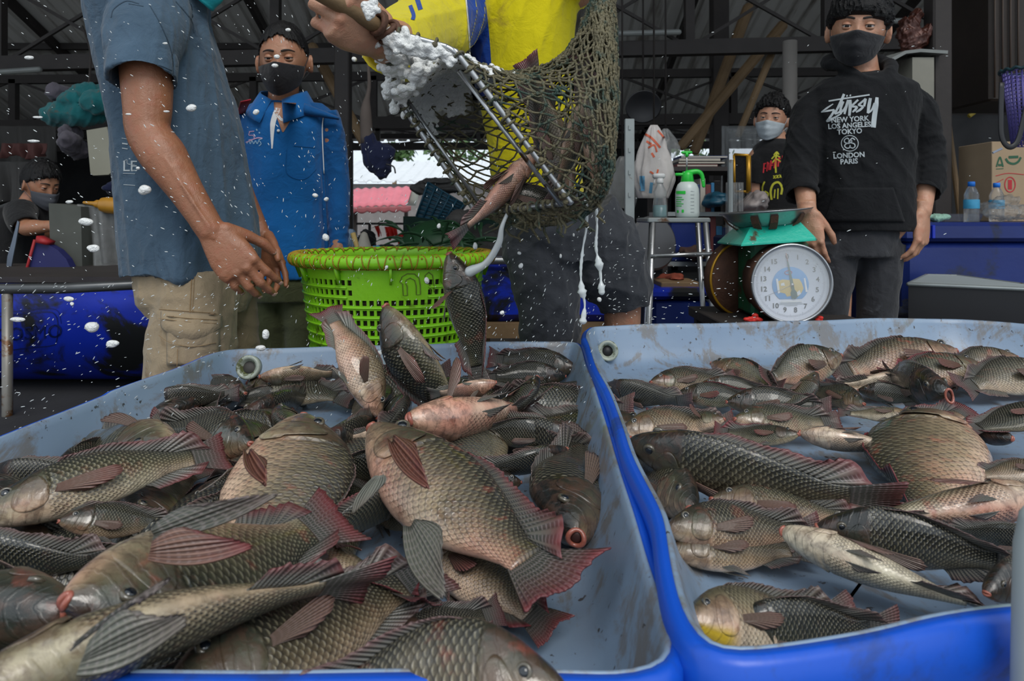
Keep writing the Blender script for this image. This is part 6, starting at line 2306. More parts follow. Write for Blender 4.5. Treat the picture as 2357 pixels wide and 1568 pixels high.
# ================================================= man in the yellow jersey emptying the net
def man_yellow():
	Y = 1.80
	root = empty('person', V(.07, 1.75, .30), 'person in a yellow and blue jersey gripping and tipping the landing net', 'person')
	rows = [(-95, 1178, 70, .09), (-80, 1178, 130, .12), (-50, 1180, 155, .13), (0, 1187, 146, .13), (80, 1197, 130, .13), (160, 1207, 122, .128), (300, 1224, 106, .122), (430, 1236, 106, .12), (470, 1236, 106, .12)]
	b = MB()
	b.ellipses(secs_px([(r[0], r[1], r[2] * .82, r[3] * .82) for r in rows], Y, 0))
	hc = at(1178, -230, Y) + V(0, -.03, 0)
	F, R_, U = head_frame(math.radians(-12), .35)
	b.tube([at(1178, -70, Y), at(1178, -130, Y), hc - U * .05], [.07, .06, .055], 18, round_ends=True)
	add_head(b, hc, F, R_, U, 1.0)
	wr = at(872, 92, 1.075)
	arm(b, at(1050, 0, 1.72), at(978, 82, 1.47), wr, (.046, .040, .036, .040, .030), 22)
	f = unit(at(790, 30, .985) - wr)
	tips = hand_shape(b, wr, f, V(-.25, -.95, .10), V(.2, .1, 1), [(1.25, 1.35, .9), (1.2, 1.4, .9), (1.15, 1.45, .9), (1.1, 1.5, .9)], thumb=(.8, .25, -.55), tcurl=.7, size=1.12, spread=.05)
	arm(b, at(1320, -30, 1.78), at(1420, -190, 1.55), at(1398, -110, 1.22), (.058, .05, .044, .044, .028), 18)
	hand_shape(b, at(1398, -110, 1.22), V(-.1, -.9, .2), V(.5, .1, .8), V(-.8, 0, .5), [(1.0, 1.3, .8)] * 4, size=1.05)
	# legs
	hl, hr = at(1235, 520, 1.75), at(1338, 560, 1.78)
	legs_down(b, hl, V(at(1262, 0, 1.72)[0], 1.70, .70), V(at(1262, 0, 1.72)[0], 1.76, .36), (.085, .06, .04))
	legs_down(b, hr, at(1432, 690, 1.77), V(at(1418, 0, 1.77)[0], 1.82, .36), (.060, .048, .040))
	shoe(root, V(at(1262, 0, 1.72)[0], 1.76, .305), V(0, -1, 0), M['black'])
	shoe(root, V(at(1418, 0, 1.77)[0], 1.82, .305), V(0, -1, 0), M['black'])
	fuse(b, 'body', M['skin_c'], root, .0036, 1)
	nails(tips, M['nail'], root, 1.1)
	face_parts(root, hc, F, R_, U, 1.0, sk=M['skin_c'])
	mask(root, hc, F, R_, U, 1.0, M['maskblack'])
	hair_cap(root, hc, F, R_, U, 1.0, seed=6)
	s = MB()
	s.ellipses(secs_px(rows, Y, 0))
	sleeve(s, [at(1075, -20, 1.76), at(1030, 20, 1.68), at(985, 70, 1.52), at(935, 100, 1.34), at(888, 105, 1.175)], [.110, .104, .092, .074, .050], .05)
	sleeve(s, [at(1300, -40, 1.80), at(1350, -100, 1.70), at(1400, -160, 1.6)], [.09, .078, .062], .05)
	w1 = wrinkle(51, .15, .0085, 5, (1, 1, .7))
	jersey = fuse(s, 'jersey', M['yellow'], root, .0045, 2, lambda co, no: co + no * w1(co)[:, None])
	drop = ground_shirt(jersey)
	for pts, w, mt, nm in (([(1088, -60), (1096, 0), (1104, 80), (1108, 150), (1112, 230)], (40, 42, 44, 46, 46), M['bluepanel'], 'side_panel'),
						   ([(1066, -60), (1073, 0), (1080, 80), (1083, 150), (1087, 220)], (3, 3, 3, 3), M['white'], 'piping'),
						   ([(958, -10), (968, 22)], 11, M['bluepanel'], 'sleeve_stripe'), ([(944, 12), (952, 34), (950, 45)], 9, M['bluepanel'], 'sleeve_stripe')):
		decal([(pts, w)], 1, lambda x, y: at(x, y, 1.2), mt, nm, root, lambda W, off=.001: drop(W, off=off * 2))
	# trousers: one leg straight, the baggy other one stepping aside
	p = MB()
	p.ellipses(secs_px([(440, 1245, 108, .118), (480, 1255, 116, .125), (540, 1275, 122, .13), (600, 1285, 112, .115)], 1.75, 0))
	sleeve(p, [at(1238, 540, 1.74), at(1252, 620, 1.72), at(1262, 700, 1.71), at(1268, 800, 1.71), V(at(1268, 0, 1.71)[0], 1.71, .62)], [.098, .092, .082, .076, .072], .05)
	sleeve(p, [at(1330, 500, 1.76), at(1372, 560, 1.77), at(1405, 620, 1.77), at(1430, 670, 1.77), at(1440, 712, 1.77)], [.104, .115, .106, .085, .067], .05)
	w2 = wrinkle(57, .14, .009, 5, (1.3, 1, .6))
	w3 = wrinkle(58, .05, .002, 4)
	fuse(p, 'work_trousers', M['charcoal'], root, .005, 2, lambda co, no: co + no * (w2(co) + w3(co))[:, None])
	return root


# ================================================= young man in the black hoodie
def man_hoodie():
	Y = 2.10
	root = empty('person', V(1.07, Y, 0), 'person in a black printed hoodie and black mask standing behind the scale', 'person')
	rows = [(172, 1978, 44, .066), (180, 1984, 84, .095), (190, 1988, 104, .107), (205, 1990, 120, .118), (240, 1988, 126, .124), (300, 1984, 120, .125), (400, 1984, 116, .12), (480, 1986, 117, .12), (520, 1987, 116, .12), (532, 1987, 110, .118)]
	b = MB()
	b.ellipses(secs_px([(r[0], r[1], r[2] * .82, r[3] * .82) for r in rows], Y, 0))
	hc = at(1968, 72, Y) + V(0, -.02, 0)
	F, R_, U = head_frame(math.radians(-27), .10, .12)
	b.tube(spline([at(1978, 190, Y + .01), at(1976, 150, Y), hc - U * .05], 8), [.066, .060, .057, .055, .054, .053, .053, .053], 18, round_ends=True)
	add_head(b, hc, F, R_, U, 1.0)
	arm(b, at(2092, 245, Y + .02), at(2134, 372, Y + .02), at(2123, 487, Y - .05), (.036, .038, .039, .036, .0255))
	t1 = hand_shape(b, at(2123, 487, Y - .05), V(-.12, -.12, -1), V(.62, -.78, 0), V(-.8, -.5, 0), [(.35, .45, .3), (.4, .5, .35), (.45, .55, .4), (.5, .6, .4)], thumb=(.8, .45, -.5), tcurl=.25, size=1.0)
	arm(b, at(1888, 248, Y + .02), at(1846, 372, Y), at(1858, 487, Y - .10), (.036, .038, .039, .036, .0255))
	t2 = hand_shape(b, at(1858, 487, Y - .10), V(.05, -.1, -1), V(-.6, -.78, 0), V(.8, -.5, 0), [(.3, .4, .3)] * 4, thumb=(.8, .45, -.5), size=1.0)
	for x in (1928, 2020):
		h = at(x, 560, Y)
		legs_down(b, h, V(h[0] - .01, Y, .46), V(h[0] - .01, Y, .06), (.045, .04, .03))
		shoe(root, V(h[0] - .01, Y + .02, .005), V(-.2, -1, 0), M['black'])
	fuse(b, 'body', M['skin_c'], root, .0042, 1)
	nails(t1, M['nail'], root)
	face_parts(root, hc, F, R_, U, 1.0, closed=.2, sk=M['skin_c'])
	mask(root, hc, F, R_, U, 1.02, M['maskblack'], top=-.026, bulge=.010)
	hair_cap(root, hc, F, R_, U, 1.0, fringe=.027, seed=8, thick=.026, tousle=.012, side=.03)
	s = MB()
	s.ellipses(secs_px(rows, Y, 0))
	sleeve(s, [at(2072, 222, Y + .01), at(2108, 262, Y + .02), at(2128, 330, Y + .02), at(2134, 400, Y), at(2126, 446, Y - .03)], [.058, .062, .056, .056, .047], .035)
	sleeve(s, [at(1906, 224, Y + .01), at(1870, 262, Y + .02), at(1850, 330, Y), at(1842, 400, Y - .02), at(1846, 452, Y - .07)], [.058, .062, .056, .056, .047], .035)
	# hood lying round the neck
	for k in range(22):
		a = 2 * math.pi * k / 22
	nk = at(1977, 158, Y)
	P = []
	for a in np.linspace(0, 2 * math.pi, 40, endpoint=False):
		fr = max(0, math.cos(a)) ** 2.2
		P.append(nk + V(math.sin(a) * (.086 - .0 * fr), -math.cos(a) * (.085 + .02 * fr), .012 - .072 * fr + .030 * max(0, -math.cos(a))))
	s.loop(P, [.021 + .012 * max(0, -math.cos(a)) - .008 * max(0, math.cos(a)) ** 4 for a in np.linspace(0, 2 * math.pi, 40, endpoint=False)], 12)
	w1 = wrinkle(61, .15, .0060, 5, (1.1, 1, .7))
	w2 = wrinkle(62, .06, .0028, 5, (1, 1, 1.6))

	def post(co, no):
		a = np.clip((np.abs(co[:, 0] - at(1987, 0, Y)[0]) - .13) / .04, 0, 1)
		return co + no * (w1(co) * (1 - .5 * a) + w2(co) * (.4 + 1.8 * a))[:, None]
	hd = fuse(s, 'hoodie', M['hoodie'], root, .0045, 2, post)
	drop = ground_shirt(hd)
	# kangaroo pocket
	nu, nv = 22, 12
	G = np.zeros((nu, nv, 3))
	for i, u in enumerate(np.linspace(0, 1, nu)):
		for j, v in enumerate(np.linspace(0, 1, nv)):
			ins = 26 * (1 - v)
			G[i, j] = at(1898 + ins + (2082 - 1898 - 2 * ins) * u, 432 + 78 * v, 1.7)
	D = drop(G.reshape(-1, 3), off=.005).reshape(nu, nv, 3)
	m = MB()
	m.sheet(D, .004)
	m.build('front_pocket', M['hoodie'], root)
	# ---- print
	o = lambda cx, cy: (1860 + cx / 3.919, cy / 3.919)
	st = [([(185, 912), (300, 893), (555, 855)], 3.0), ([(226, 938), (170, 975), (118, 1012)], (2, 3.5, 2)), ([(118, 1012), (180, 1000), (238, 990)], (2, 3.5, 3.5)), ([(238, 990), (215, 1035), (165, 1096)], (4, 5, 3)), ([(165, 1096), (200, 1082), (305, 1022)], (3, 5, 2)),
		  ([(325, 848), (290, 930), (240, 1028)], (5, 5.5, 4)), ([(240, 1028), (275, 1015), (305, 985)], (3.5, 4, 3)), ([(318, 915), (300, 960), (285, 1020)], (4.5, 5, 4)), ([(285, 1020), (315, 1000), (345, 950)], (3, 4, 3)), ([(362, 902), (345, 960), (328, 1030)], (5, 5.5, 4)), ([(378, 900), (380, 960), (372, 1045)], (6, 7, 5)),
		  ([(452, 900), (415, 935), (388, 962)], (4, 4, 4)), ([(388, 962), (420, 962), (446, 965)], (3.5, 4, 4)), ([(446, 965), (425, 990), (400, 1012)], (4, 5, 3)), ([(520, 890), (480, 925), (452, 948)], (4, 4, 4)), ([(452, 948), (480, 955), (500, 962)], (3.5, 4, 4)), ([(500, 962), (470, 990), (432, 1012)], (4, 5, 3)),
		  ([(562, 885), (550, 950), (540, 1022)], (6, 7, 5)), ([(540, 1022), (575, 990), (600, 930)], (3, 4, 4)), ([(622, 878), (615, 950), (600, 1040), (588, 1150)], (6, 9, 10, 10)), ([(522, 890), (512, 930), (505, 960)], (4, 5, 4)), ([(346, 862), (356, 868)], 3.6), ([(376, 858), (386, 864)], 3.6)]
	decal([([o(*p) for p in pts], (np.array(w) * 1.15 if not np.isscalar(w) else w * 1.15)) for pts, w in st], 4, lambda x, y: at(x, y, 1.8), M['greyprint'], 'brush_logo', root, drop)
	tl = V(math.cos(.06), 0, math.sin(.06))
	tu = V(-math.sin(.06), 0, math.cos(.06))
	for tx, px, py, sz in (('NEW YORK', 1956.5, 280, .0205), ('LOS ANGELES', 1955.5, 294, .0200), ('TOKYO', 1956, 308, .0205), ('LONDON', 1954.5, 363, .0205), ('PARIS', 1954.5, 377, .0205)):
		text_obj(tx, sz, M['greyprint'], at(px, py, Y - .14), tl, tu, root, 'city_print', warp=lambda w: drop(w, off=.0016), bold=.0006, ext=0)
	cc = (1956, 330)
	cir = [(cc[0] + 19.5 * math.cos(a), cc[1] + 18 * math.sin(a)) for a in np.linspace(0, 2 * math.pi, 33)]
	s1 = [([(1956 - 2, 321), (1950, 318), (1944, 322), (1944, 327), (1950, 330), (1956, 330)], 2.6), ([(1956 + 2, 321), (1962, 318), (1968, 322)], 2.6), ([(1956, 322), (1957, 328), (1966, 331), (1968, 337), (1963, 341), (1957, 339)], 2.6), ([(1956, 328), (1948, 331), (1944, 336), (1949, 341), (1955, 340), (1957, 334)], 2.6), ([(1957, 322), (1953, 325), (1957, 329), (1961, 325), (1957, 321)], 2.0)]
	decal([(cir, 1.7)] + s1, 2, lambda x, y: at(x, y, 1.8), M['greyprint'], 'round_emblem', root, drop)
	# jeans
	p = MB()
	p.ellipses(secs_px([(505, 1985, 92, .10), (550, 1974, 92, .102), (590, 1970, 92, .098)], Y, 0))
	sleeve(p, [at(1920, 560, Y), at(1914, 640, Y), at(1905, 740, Y), V(at(1903, 0, Y)[0], Y, .08)], [.074, .068, .060, .050], .04)
	sleeve(p, [at(2024, 560, Y), at(2022, 640, Y), at(2018, 740, Y), V(at(2018, 0, Y)[0], Y, .08)], [.074, .066, .059, .050], .04)
	w3 = wrinkle(67, .09, .0040, 5)
	fuse(p, 'black_jeans', M['blackjean'], root, .0055, 2, lambda co, no: co + no * w3(co)[:, None])
	return root


# ================================================= masked man further back
def man_back():
	Y = 3.4
	root = empty('person', at(1790, 500, Y) * V(1, 1, 0), 'person in a black tee with red and yellow print, far behind the stool', 'person')
	rows = [(322, 1782, 28, .07), (336, 1798, 62, .10), (356, 1806, 78, .11), (400, 1808, 72, .11), (470, 1806, 66, .11), (560, 1806, 66, .11)]
	b = MB()
	b.ellipses(secs_px([(r[0], r[1], r[2] * .85, r[3] * .85) for r in rows], Y, 0))
	hc = at(1777, 275, Y)
	F, R_, U = head_frame(math.radians(-30), .0, .10)
	b.tube([at(1790, 350, Y), at(1786, 320, Y), hc - U * .05], [.06, .055, .052], 14, round_ends=True)
	add_head(b, hc, F, R_, U, .96, 30)
	arm(b, at(1745, 362, Y), at(1735, 460, Y), at(1755, 540, Y - .08), (.048, .04, .037, .034, .024))
	hand_shape(b, at(1755, 540, Y - .08), V(.2, -.5, -.8), V(-.5, -.7, 0), V(.8, -.5, 0), [.3] * 4)
	arm(b, at(1868, 362, Y), at(1885, 460, Y), at(1870, 540, Y - .08), (.048, .04, .037, .034, .024))
	hand_shape(b, at(1870, 540, Y - .08), V(-.2, -.5, -.8), V(.5, -.7, 0), V(-.8, -.5, 0), [.3] * 4)
	for x in (1790, 1830):
		h = at(x, 590, Y)
		legs_down(b, h, V(h[0], Y, .42), V(h[0], Y, .06), (.06, .045, .03))
		shoe(root, V(h[0], Y, .005), V(0, -1, 0), M['black'])
	fuse(b, 'body', M['skin_c'], root, .006, 1)
	face_parts(root, hc, F, R_, U, .96, closed=.2, sk=M['skin_c'])
	mask(root, hc, F, R_, U, .96, M['maskwhite'], top=-.026, bulge=.008)
	hair_cap(root, hc, F, R_, U, .96, fringe=.060, seed=12, thick=.018, tousle=.02)
	s = MB()
	s.ellipses(secs_px(rows, Y, 0))
	sleeve(s, [at(1766, 350, Y), at(1748, 380, Y), at(1740, 425, Y)], [.07, .065, .058], .04)
	sleeve(s, [at(1850, 350, Y), at(1868, 380, Y), at(1878, 425, Y)], [.07, .065, .058], .04)
	tee = fuse(s, 't_shirt', M['tee'], root, .006, 2)
	drop = ground_shirt(tee)
	px = lambda x, y: at(x, y, 2.9)
	red = []
	for k, x in enumerate((1757, 1765, 1773, 1782, 1791, 1800, 1809, 1817)):
		yb = 398 - (x - 1757) * .42
		red += [([(x, yb), (x + 2, yb - 22)], 3.0), ([(x, yb - 20), (x + 6, yb - 22 + (k % 3) * 4)], 3.0)]
		if k % 2:
			red += [([(x + 5, yb - 3), (x + 5, yb - 20)], 2.4)]
		else:
			red += [([(x, yb - 10), (x + 6, yb - 11)], 2.4)]
	decal(red, 2, px, simple('red_print', (.55, .02, .03), .7), 'red_lettering', root, drop)
	yel = [([(1786, 398), (1785, 372), (1788, 352)], 4), ([(1776, 366), (1785, 358), (1796, 362)], 3), ([(1778, 374), (1786, 366), (1797, 372)], 3), ([(1781, 357), (1788, 350), (1793, 356)], 3), ([(1780, 404), (1785, 411)], 2.2), ([(1785, 404), (1780, 411)], 2.2), ([(1787, 403), (1792, 410)], 2.2), ([(1792, 403), (1787, 410)], 2.2), ([(1794, 402), (1799, 409)], 2.2), ([(1799, 402), (1794, 409)], 2.2),
		   ([(1760, 418), (1755, 432), (1757, 450), (1763, 458), (1768, 446), (1760, 440)], 3.5), ([(1776, 460), (1774, 440), (1780, 424), (1792, 420), (1800, 432), (1798, 448)], 5), ([(1782, 456), (1784, 436)], 3), ([(1790, 458), (1791, 434)], 3)]
	decal(yel, 2, px, simple('yellow_print', (.50, .48, .03), .7), 'yellow_print', root, drop)
	p = MB()
	p.ellipses(secs_px([(545, 1806, 62, .105), (590, 1806, 64, .11), (640, 1806, 60, .10)], Y, 0))
	for x in (1785, 1830):
		sleeve(p, [at(x, 610, Y), at(x, 700, Y), V(at(x, 0, Y)[0], Y, .1)], [.075, .065, .055], .04)
	fuse(p, 'trousers', M['charcoal'], root, .008, 2)
	return root


# ================================================= seated man at the far left
def man_far():
	Y = 3.5
	root = empty('person', at(60, 500, Y) * V(1, 1, 0), 'person in a black tee with grey mask bending over work at the far left', 'person')
	rows = [(462, 62, 26, .06), (480, 52, 58, .12), (510, 44, 62, .13), (580, 36, 62, .13), (660, 30, 66, .13)]
	b = MB()
	b.ellipses(secs_px([(r[0], r[1], r[2] * .85, r[3] * .85) for r in rows], Y, 0))
	hc = at(94, 424, Y)
	F, R_, U = head_frame(math.radians(68), .30)
	b.tube([at(66, 480, Y), at(76, 460, Y), hc - U * .04], [.06, .055, .052], 14, round_ends=True)
	add_head(b, hc, F, R_, U, .98, 30)
	arm(b, at(40, 495, Y - .12), at(62, 525, Y - .22), at(122, 520, Y - .26), (.045, .042, .038, .036, .026))
	hand_shape(b, at(122, 520, Y - .26), V(1, -.1, -.1), V(0, -.5, .8), V(0, -.8, -.5), [.5] * 4)
	arm(b, at(45, 495, Y + .12), at(70, 560, Y + .10), at(130, 530, Y), (.045, .042, .038, .036, .026))
	hand_shape(b, at(130, 530, Y), V(1, -.1, -.1), V(0, .5, .8), V(0, -.8, .5), [.5] * 4)
	for dy in (-.09, .09):
		h = at(35, 660, Y) + V(0, dy, 0)
		legs_down(b, h, V(h[0] + .38, h[1], h[2] - .02), V(h[0] + .36, h[1], .06), (.07, .05, .035))
		shoe(root, V(h[0] + .36, h[1], .005), V(1, 0, 0), M['black'])
	fuse(b, 'body', M['skin_b'], root, .006, 1)
	face_parts(root, hc, F, R_, U, .98, closed=.4, sk=M['skin_b'])
	mask(root, hc, F, R_, U, .98, simple('grey_cloth_mask', (.07, .075, .09), .8), bulge=.008)
	hair_cap(root, hc, F, R_, U, .98, fringe=.055, seed=15, thick=.016)
	s = MB()
	s.ellipses(secs_px(rows, Y, 0))
	sleeve(s, [at(48, 488, Y - .10), at(50, 508, Y - .17), at(60, 524, Y - .21)], [.075, .065, .06], .03)
	sleeve(s, [at(48, 488, Y + .10), at(52, 510, Y + .14), at(60, 540, Y + .12)], [.075, .065, .06], .03)
	fuse(s, 't_shirt', M['tee'], root, .006, 2)
	p = MB()
	p.ellipses(secs_px([(640, 30, 64, .13), (690, 30, 62, .125)], Y, 0))
	for dy in (-.09, .09):
		h = at(35, 660, Y) + V(0, dy, 0)
		sleeve(p, [h, V(h[0] + .2, h[1], h[2]), V(h[0] + .37, h[1], h[2] - .02), V(h[0] + .38, h[1], .40), V(h[0] + .36, h[1], .12)], [.085, .08, .07, .06, .05], .04)
	fuse(p, 'trousers', M['charcoal'], root, .008, 2)
	t = empty('work_stool', at(35, 500, Y) * V(1, 1, 0), 'dark stool under the person bending over work at the far left', 'stool')
	m = MB()
	c = at(30, 700, Y)
	m.lathe([(.001, c[2] - .06), (.16, c[2] - .06), (.165, c[2] - .03), (.001, c[2] - .02)], 24, (c[0], Y, 0))
	m.build('seat', M['beam'], t)
	for dx, dy in ((-.11, -.11), (.11, -.11), (.11, .11), (-.11, .11)):
		m = MB()
		m.tube([V(c[0] + dx, Y + dy, c[2] - .05), V(c[0] + dx * 1.2, Y + dy * 1.2, 0)], .014, 8)
		m.build('leg', M['beam'], t)
	return root


for _f in (man_blue, woman, man_yellow, man_hoodie, man_back, man_far):
	_f()
t = empty('standing_block', V(.15, 1.72, 0), 'dark plastic block under the feet of the person in the yellow jersey', 'crate')
m = MB()
m.box(V(-.02, 1.70, 0), V(.44, 2.05, .30), .01)
m.build('body', M['blue_box'], t, smooth=False)
# ------------------------------------------------------------------ the market hall
def roof_z(y):
	return 2.38 + .397 * (12.6 - y) if y > 4.2 else 2.38 + .397 * 8.4 - .46 * (4.2 - y)


m = MB()
xs = []
x = -13.0
while x < 13:
	xs += [(x, 0), (x + .13, 0), (x + .15, .035), (x + .18, .035), (x + .20, 0)]
	x += .21
for ys in ((4.2, 12.6), (4.2, 1.35)):
	base = len(m.v)
	for y in ys:
		for (xx, h) in xs:
			m.v.append((xx, y, roof_z(y) + h))
	for y in ys:
		for (xx, h) in xs:
			m.v.append((xx, y, roof_z(y) + h + .012))
	n = len(xs)
	for i in range(n - 1):
		m.f += [(base + i, base + i + 1, base + n + i + 1, base + n + i), (base + 2 * n + i, base + 3 * n + i, base + 3 * n + i + 1, base + 2 * n + i + 1)]
		m.m += [0, 0]
struct(m.build('roof', M['roof'], smooth=False))


def piece(name, label, cat, mb, mat, group=None, kind=None, smooth=True, sharp=35):
	o = mb.build(name, mat, None, smooth, sharp if smooth else None)
	return tag(o, label, cat, group, kind)


def bar(a, b, w, h=None):
	m = MB()
	m.beam(a, b, w, h or w)
	return m


# trusses and purlins: structure
def truss(y, pz_l, pz_r, depth, w, name, step=1.25, x0=-9, x1=9):
	m = MB()
	zl = at(0, pz_l, y)[2]
	zr = at(2357, pz_r, y)[2]
	xl, xr = at(0, 0, y)[0], at(2357, 0, y)[0]
	z = lambda x: zl + (zr - zl) * (x - xl) / (xr - xl)
	m.beam(V(x0, y, z(x0)), V(x1, y, z(x1)), w, w * 1.3)
	m.beam(V(x0, y, z(x0) + depth), V(x1, y, z(x1) + depth), w * .8, w)
	x = x0
	k = 0
	while x < x1:
		m.beam(V(x, y, z(x)), V(x, y, z(x) + depth), w * .8, w * .8)
		if depth > .2:
			m.beam(V(x, y + .01, z(x)), V(x + step, y + .01, z(x + step) + depth), w * .28, w * .28)
			m.beam(V(x, y - .01, z(x) + depth), V(x + step, y - .01, z(x + step)), w * .28, w * .28)
		x += step
		k += 1
	struct(m.build(name, M['beam'], smooth=False))


truss(5.2, 148, 92, .62, .085, 'beam_1', 1.05, -6, 6)
truss(7.4, 290, 268, .50, .09, 'beam_2', 1.3, -8, 8)
truss(11.2, 342, 330, .30, .09, 'beam_3', 2.2, -11, 11)
for i, (y, dz) in enumerate(((6.3, -.06), (8.6, -.06), (9.8, -.06), (12.3, -.06))):
	m = MB()
	m.beam(V(-12, y, roof_z(y) + dz), V(12, y, roof_z(y) + dz), .06, .09)
	struct(m.build('beam_%d' % (4 + i), M['beam'], smooth=False))
# rafters and king posts
m = MB()
for x in (-6.5, -3.4, -.6, 2.35, 5.2, 8.2):
	m.beam(V(x, 4.3, roof_z(4.3) - .10), V(x, 12.5, roof_z(12.5) - .10), .07, .12)
struct(m.build('beam_8', M['beam'], smooth=False))
# posts
for i, (px, y, w, mt) in enumerate(((1655, 7.4, .17, 'beam'), (790, 4.6, .10, 'beam'), (2158, 3.1, .085, 'beam'), (-160, 5.2, .14, 'beam'), (2700, 5.2, .2, 'beam'), (425, 7.4, .16, 'beam'), (1240, 7.4, .14, 'beam'))):
	m = MB()
	c = at(px, 500, y)
	m.box(V(c[0] - w / 2, y - w / 2, 0), V(c[0] + w / 2, y + w / 2, roof_z(y) - .05 if i != 2 else 3.4), .008)
	struct(m.build('column_%d' % (i + 1), M[mt], smooth=False))
m = MB()
c0, c1 = at(1818, 95, 3.9), at(1822, 470, 3.9)
m.tube([c0, V(c0[0], 3.9, 0)], .040, 14)
struct(m.build('column_8', simple('dusty_pvc_pipe', (.16, .15, .14), .6, var=.3), None))

# weathered poles leaning in the truss
for (a, b, r, lab) in (((1722, 20, 6.6), (1600, 345, 6.4), .055, 'weathered bamboo pole leaning steeply beside the dark column behind the stool'),
					   ((1800, 60, 6.2), (1570, 335, 6.0), .050, 'weathered bamboo pole slanting down left from the grey pipe'),
					   ((720, 110, 5.6), (850, 350, 5.4), .045, 'brownish pole slanting behind the woman in blue'),
					   ((1790, 90, 5.4), (1700, 310, 5.3), .03, 'thin dark pole hanging near the grey pipe')):
	m = MB()
	m.tube([at(*a), at(*b)], [r, r * .9], 10, round_ends=True)
	piece('bamboo_pole', lab, 'pole', m, M['wood'])

# back of the hall: dark cloth and sheets with gaps to daylight
YB = 12.6


def wallbox(px0, py0, px1, py1, y, th=.04):
	m = MB()
	a, b = at(px0, py0, y), at(px1, py1, y)
	m.box(V(a[0], y, a[2]), V(b[0], y + th, b[2]))
	return m


m = MB()
for (x0, y0, x1, y1) in ((-600, 300, 812, 640), (1250, 372, 1560, 640), (1250, 300, 1545, 380), (1545, 372, 1770, 640), (1770, 300, 2950, 640), (812, 590, 1250, 640)):
	a, b = at(x0, y0, YB), at(x1, y1, YB)
	m.box(V(a[0], YB, max(a[2], 0)), V(b[0], YB + .05, max(b[2], 0)))
struct(m.build('wall_back', M['tarp'], smooth=False))
# side cloths
m = MB()
m.box(V(-9.2, 2.6, 0), V(-9.15, 12.6, 3.2))
struct(m.build('wall_left', M['tarp_grey'], smooth=False))
m = MB()
m.box(V(9.15, 2.6, 0), V(9.2, 12.6, 3.2))
struct(m.build('wall_right', M['tarp_grey'], smooth=False))


def drape(name, label, px0, py0, px1, py1, y, mat, cat='tarpaulin', sag=.03, folds=9, th=.004, seed=1, skew=0, group=None):
	rg = np.random.default_rng(seed)
	nu, nv = 60, 24
	G = np.zeros((nu, nv, 3))
	ph = rg.uniform(0, 6, 4)
	for i, u in enumerate(np.linspace(0, 1, nu)):
		for j, v in enumerate(np.linspace(0, 1, nv)):
			p = at(px0 + (px1 - px0) * u + skew * v, py0 + (py1 - py0) * v + 6 * math.sin(u * 9 + ph[0]) * v * (y1_ if (y1_ := 1) else 1), y)
			d = sag * (math.sin(u * folds * 2 + ph[1] + v) + .6 * math.sin(u * folds * 4.3 + ph[2] - 2 * v)) * (.3 + v)
			G[i, j] = p + V(0, d, 0)
	m = MB()
	m.sheet(G, th)
	return tag(m.build(name, mat), label, cat, group)


drape('shade_cloth', 'black shade cloth hung behind the right-hand cooler', 2172, 265, 2700, 600, 4.6, M['tarp'], 'cloth', seed=2)
drape('shade_cloth', 'black shade cloth in the gloom behind the hooded person', 1830, 300, 2160, 640, 6.5, M['tarp'], 'cloth', seed=3)
drape('shade_cloth', 'dark sheet hung between the woman and the man in slate blue', 480, 330, 640, 640, 6.0, M['tarp'], 'cloth', seed=4)
drape('plastic_sheet', 'crumpled grey clear sheet hanging behind the masked person in the tee', 1660, 290, 1770, 470, 5.2, M['film'], 'sheet', seed=5)
drape('plastic_sheet', 'long clear sheet hanging beside the shelf of books', 1672, 420, 1712, 700, 3.05, M['film'], 'sheet', seed=6, sag=.012)
drape('plastic_sheet', 'murky clear sheet draped by the slate blue T-shirt', 180, 470, 345, 660, 3.0, M['film'], 'sheet', seed=7, sag=.02, skew=12)
drape('tarpaulin', 'grey tarpaulin strip under the roof above the leaning person', -60, 290, 130, 380, 6.8, M['tarp_grey'], 'tarpaulin', seed=8)
drape('tarpaulin', 'red brown cloth hung over the rack above the leaning person', 5, 330, 108, 362, 5.0, simple('faded_red_cloth', (.10, .035, .03), .85, var=.5, scale=12), 'cloth', seed=18)
drape('tarpaulin', 'crumpled grey sheet behind the leaning person', -80, 372, 72, 470, 5.4, M['tarp_grey'], 'tarpaulin', seed=9)
# lamps, not lit
for (a, b, lab) in (((1392, 78), (1562, 74), 'unlit tube lamp on the beam behind the net'), ((0, 166), (90, 160), 'unlit tube lamp on the beam at the upper left'), ((1960, 52), (2075, 48), 'unlit tube lamp behind the hooded person')):
	m = MB()
	m.tube([at(*a, 5.1), at(*b, 5.1)], .022, 10, round_ends=True)
	piece('tube_lamp', lab, 'lamp', m, simple('dusty_lamp_glass', (.20, .21, .20), .4))

# ---- outside, behind the hall
m = MB()
A0, B0 = at(700, 418, 19), at(1500, 412, 19)
x = A0[0]
rows = []
while x < B0[0]:
	rows += [(x, 0), (x + .22, .0), (x + .27, .05), (x + .33, .05), (x + .38, 0)]
	x += .38
n = len(rows)
zb, zt = A0[2], at(0, 372, 23)[2]
for (y, z) in ((19, zb), (23, zt)):
	for xx, h in rows:
		m.v.append((xx, y, z + h))
for (y, z) in ((19, zb - .03), (23, zt - .03)):
	for xx, h in rows:
		m.v.append((xx, y, z + h))
for i in range(n - 1):
	m.f += [(i, i + 1, n + i + 1, n + i), (2 * n + i, 3 * n + i, 3 * n + i + 1, 2 * n + i + 1), (i, 2 * n + i, 2 * n + i + 1, i + 1)]
	m.m += [0, 0, 0]
t = empty('house', (0, 20, 0), 'house with a white ribbed roof seen through the gap behind the net', 'building')
m.build('roof', M['whitemetal'], t, smooth=False)
m = MB()
m.box(V(A0[0], 19.3, 0), V(B0[0], 22.8, zb - .05))
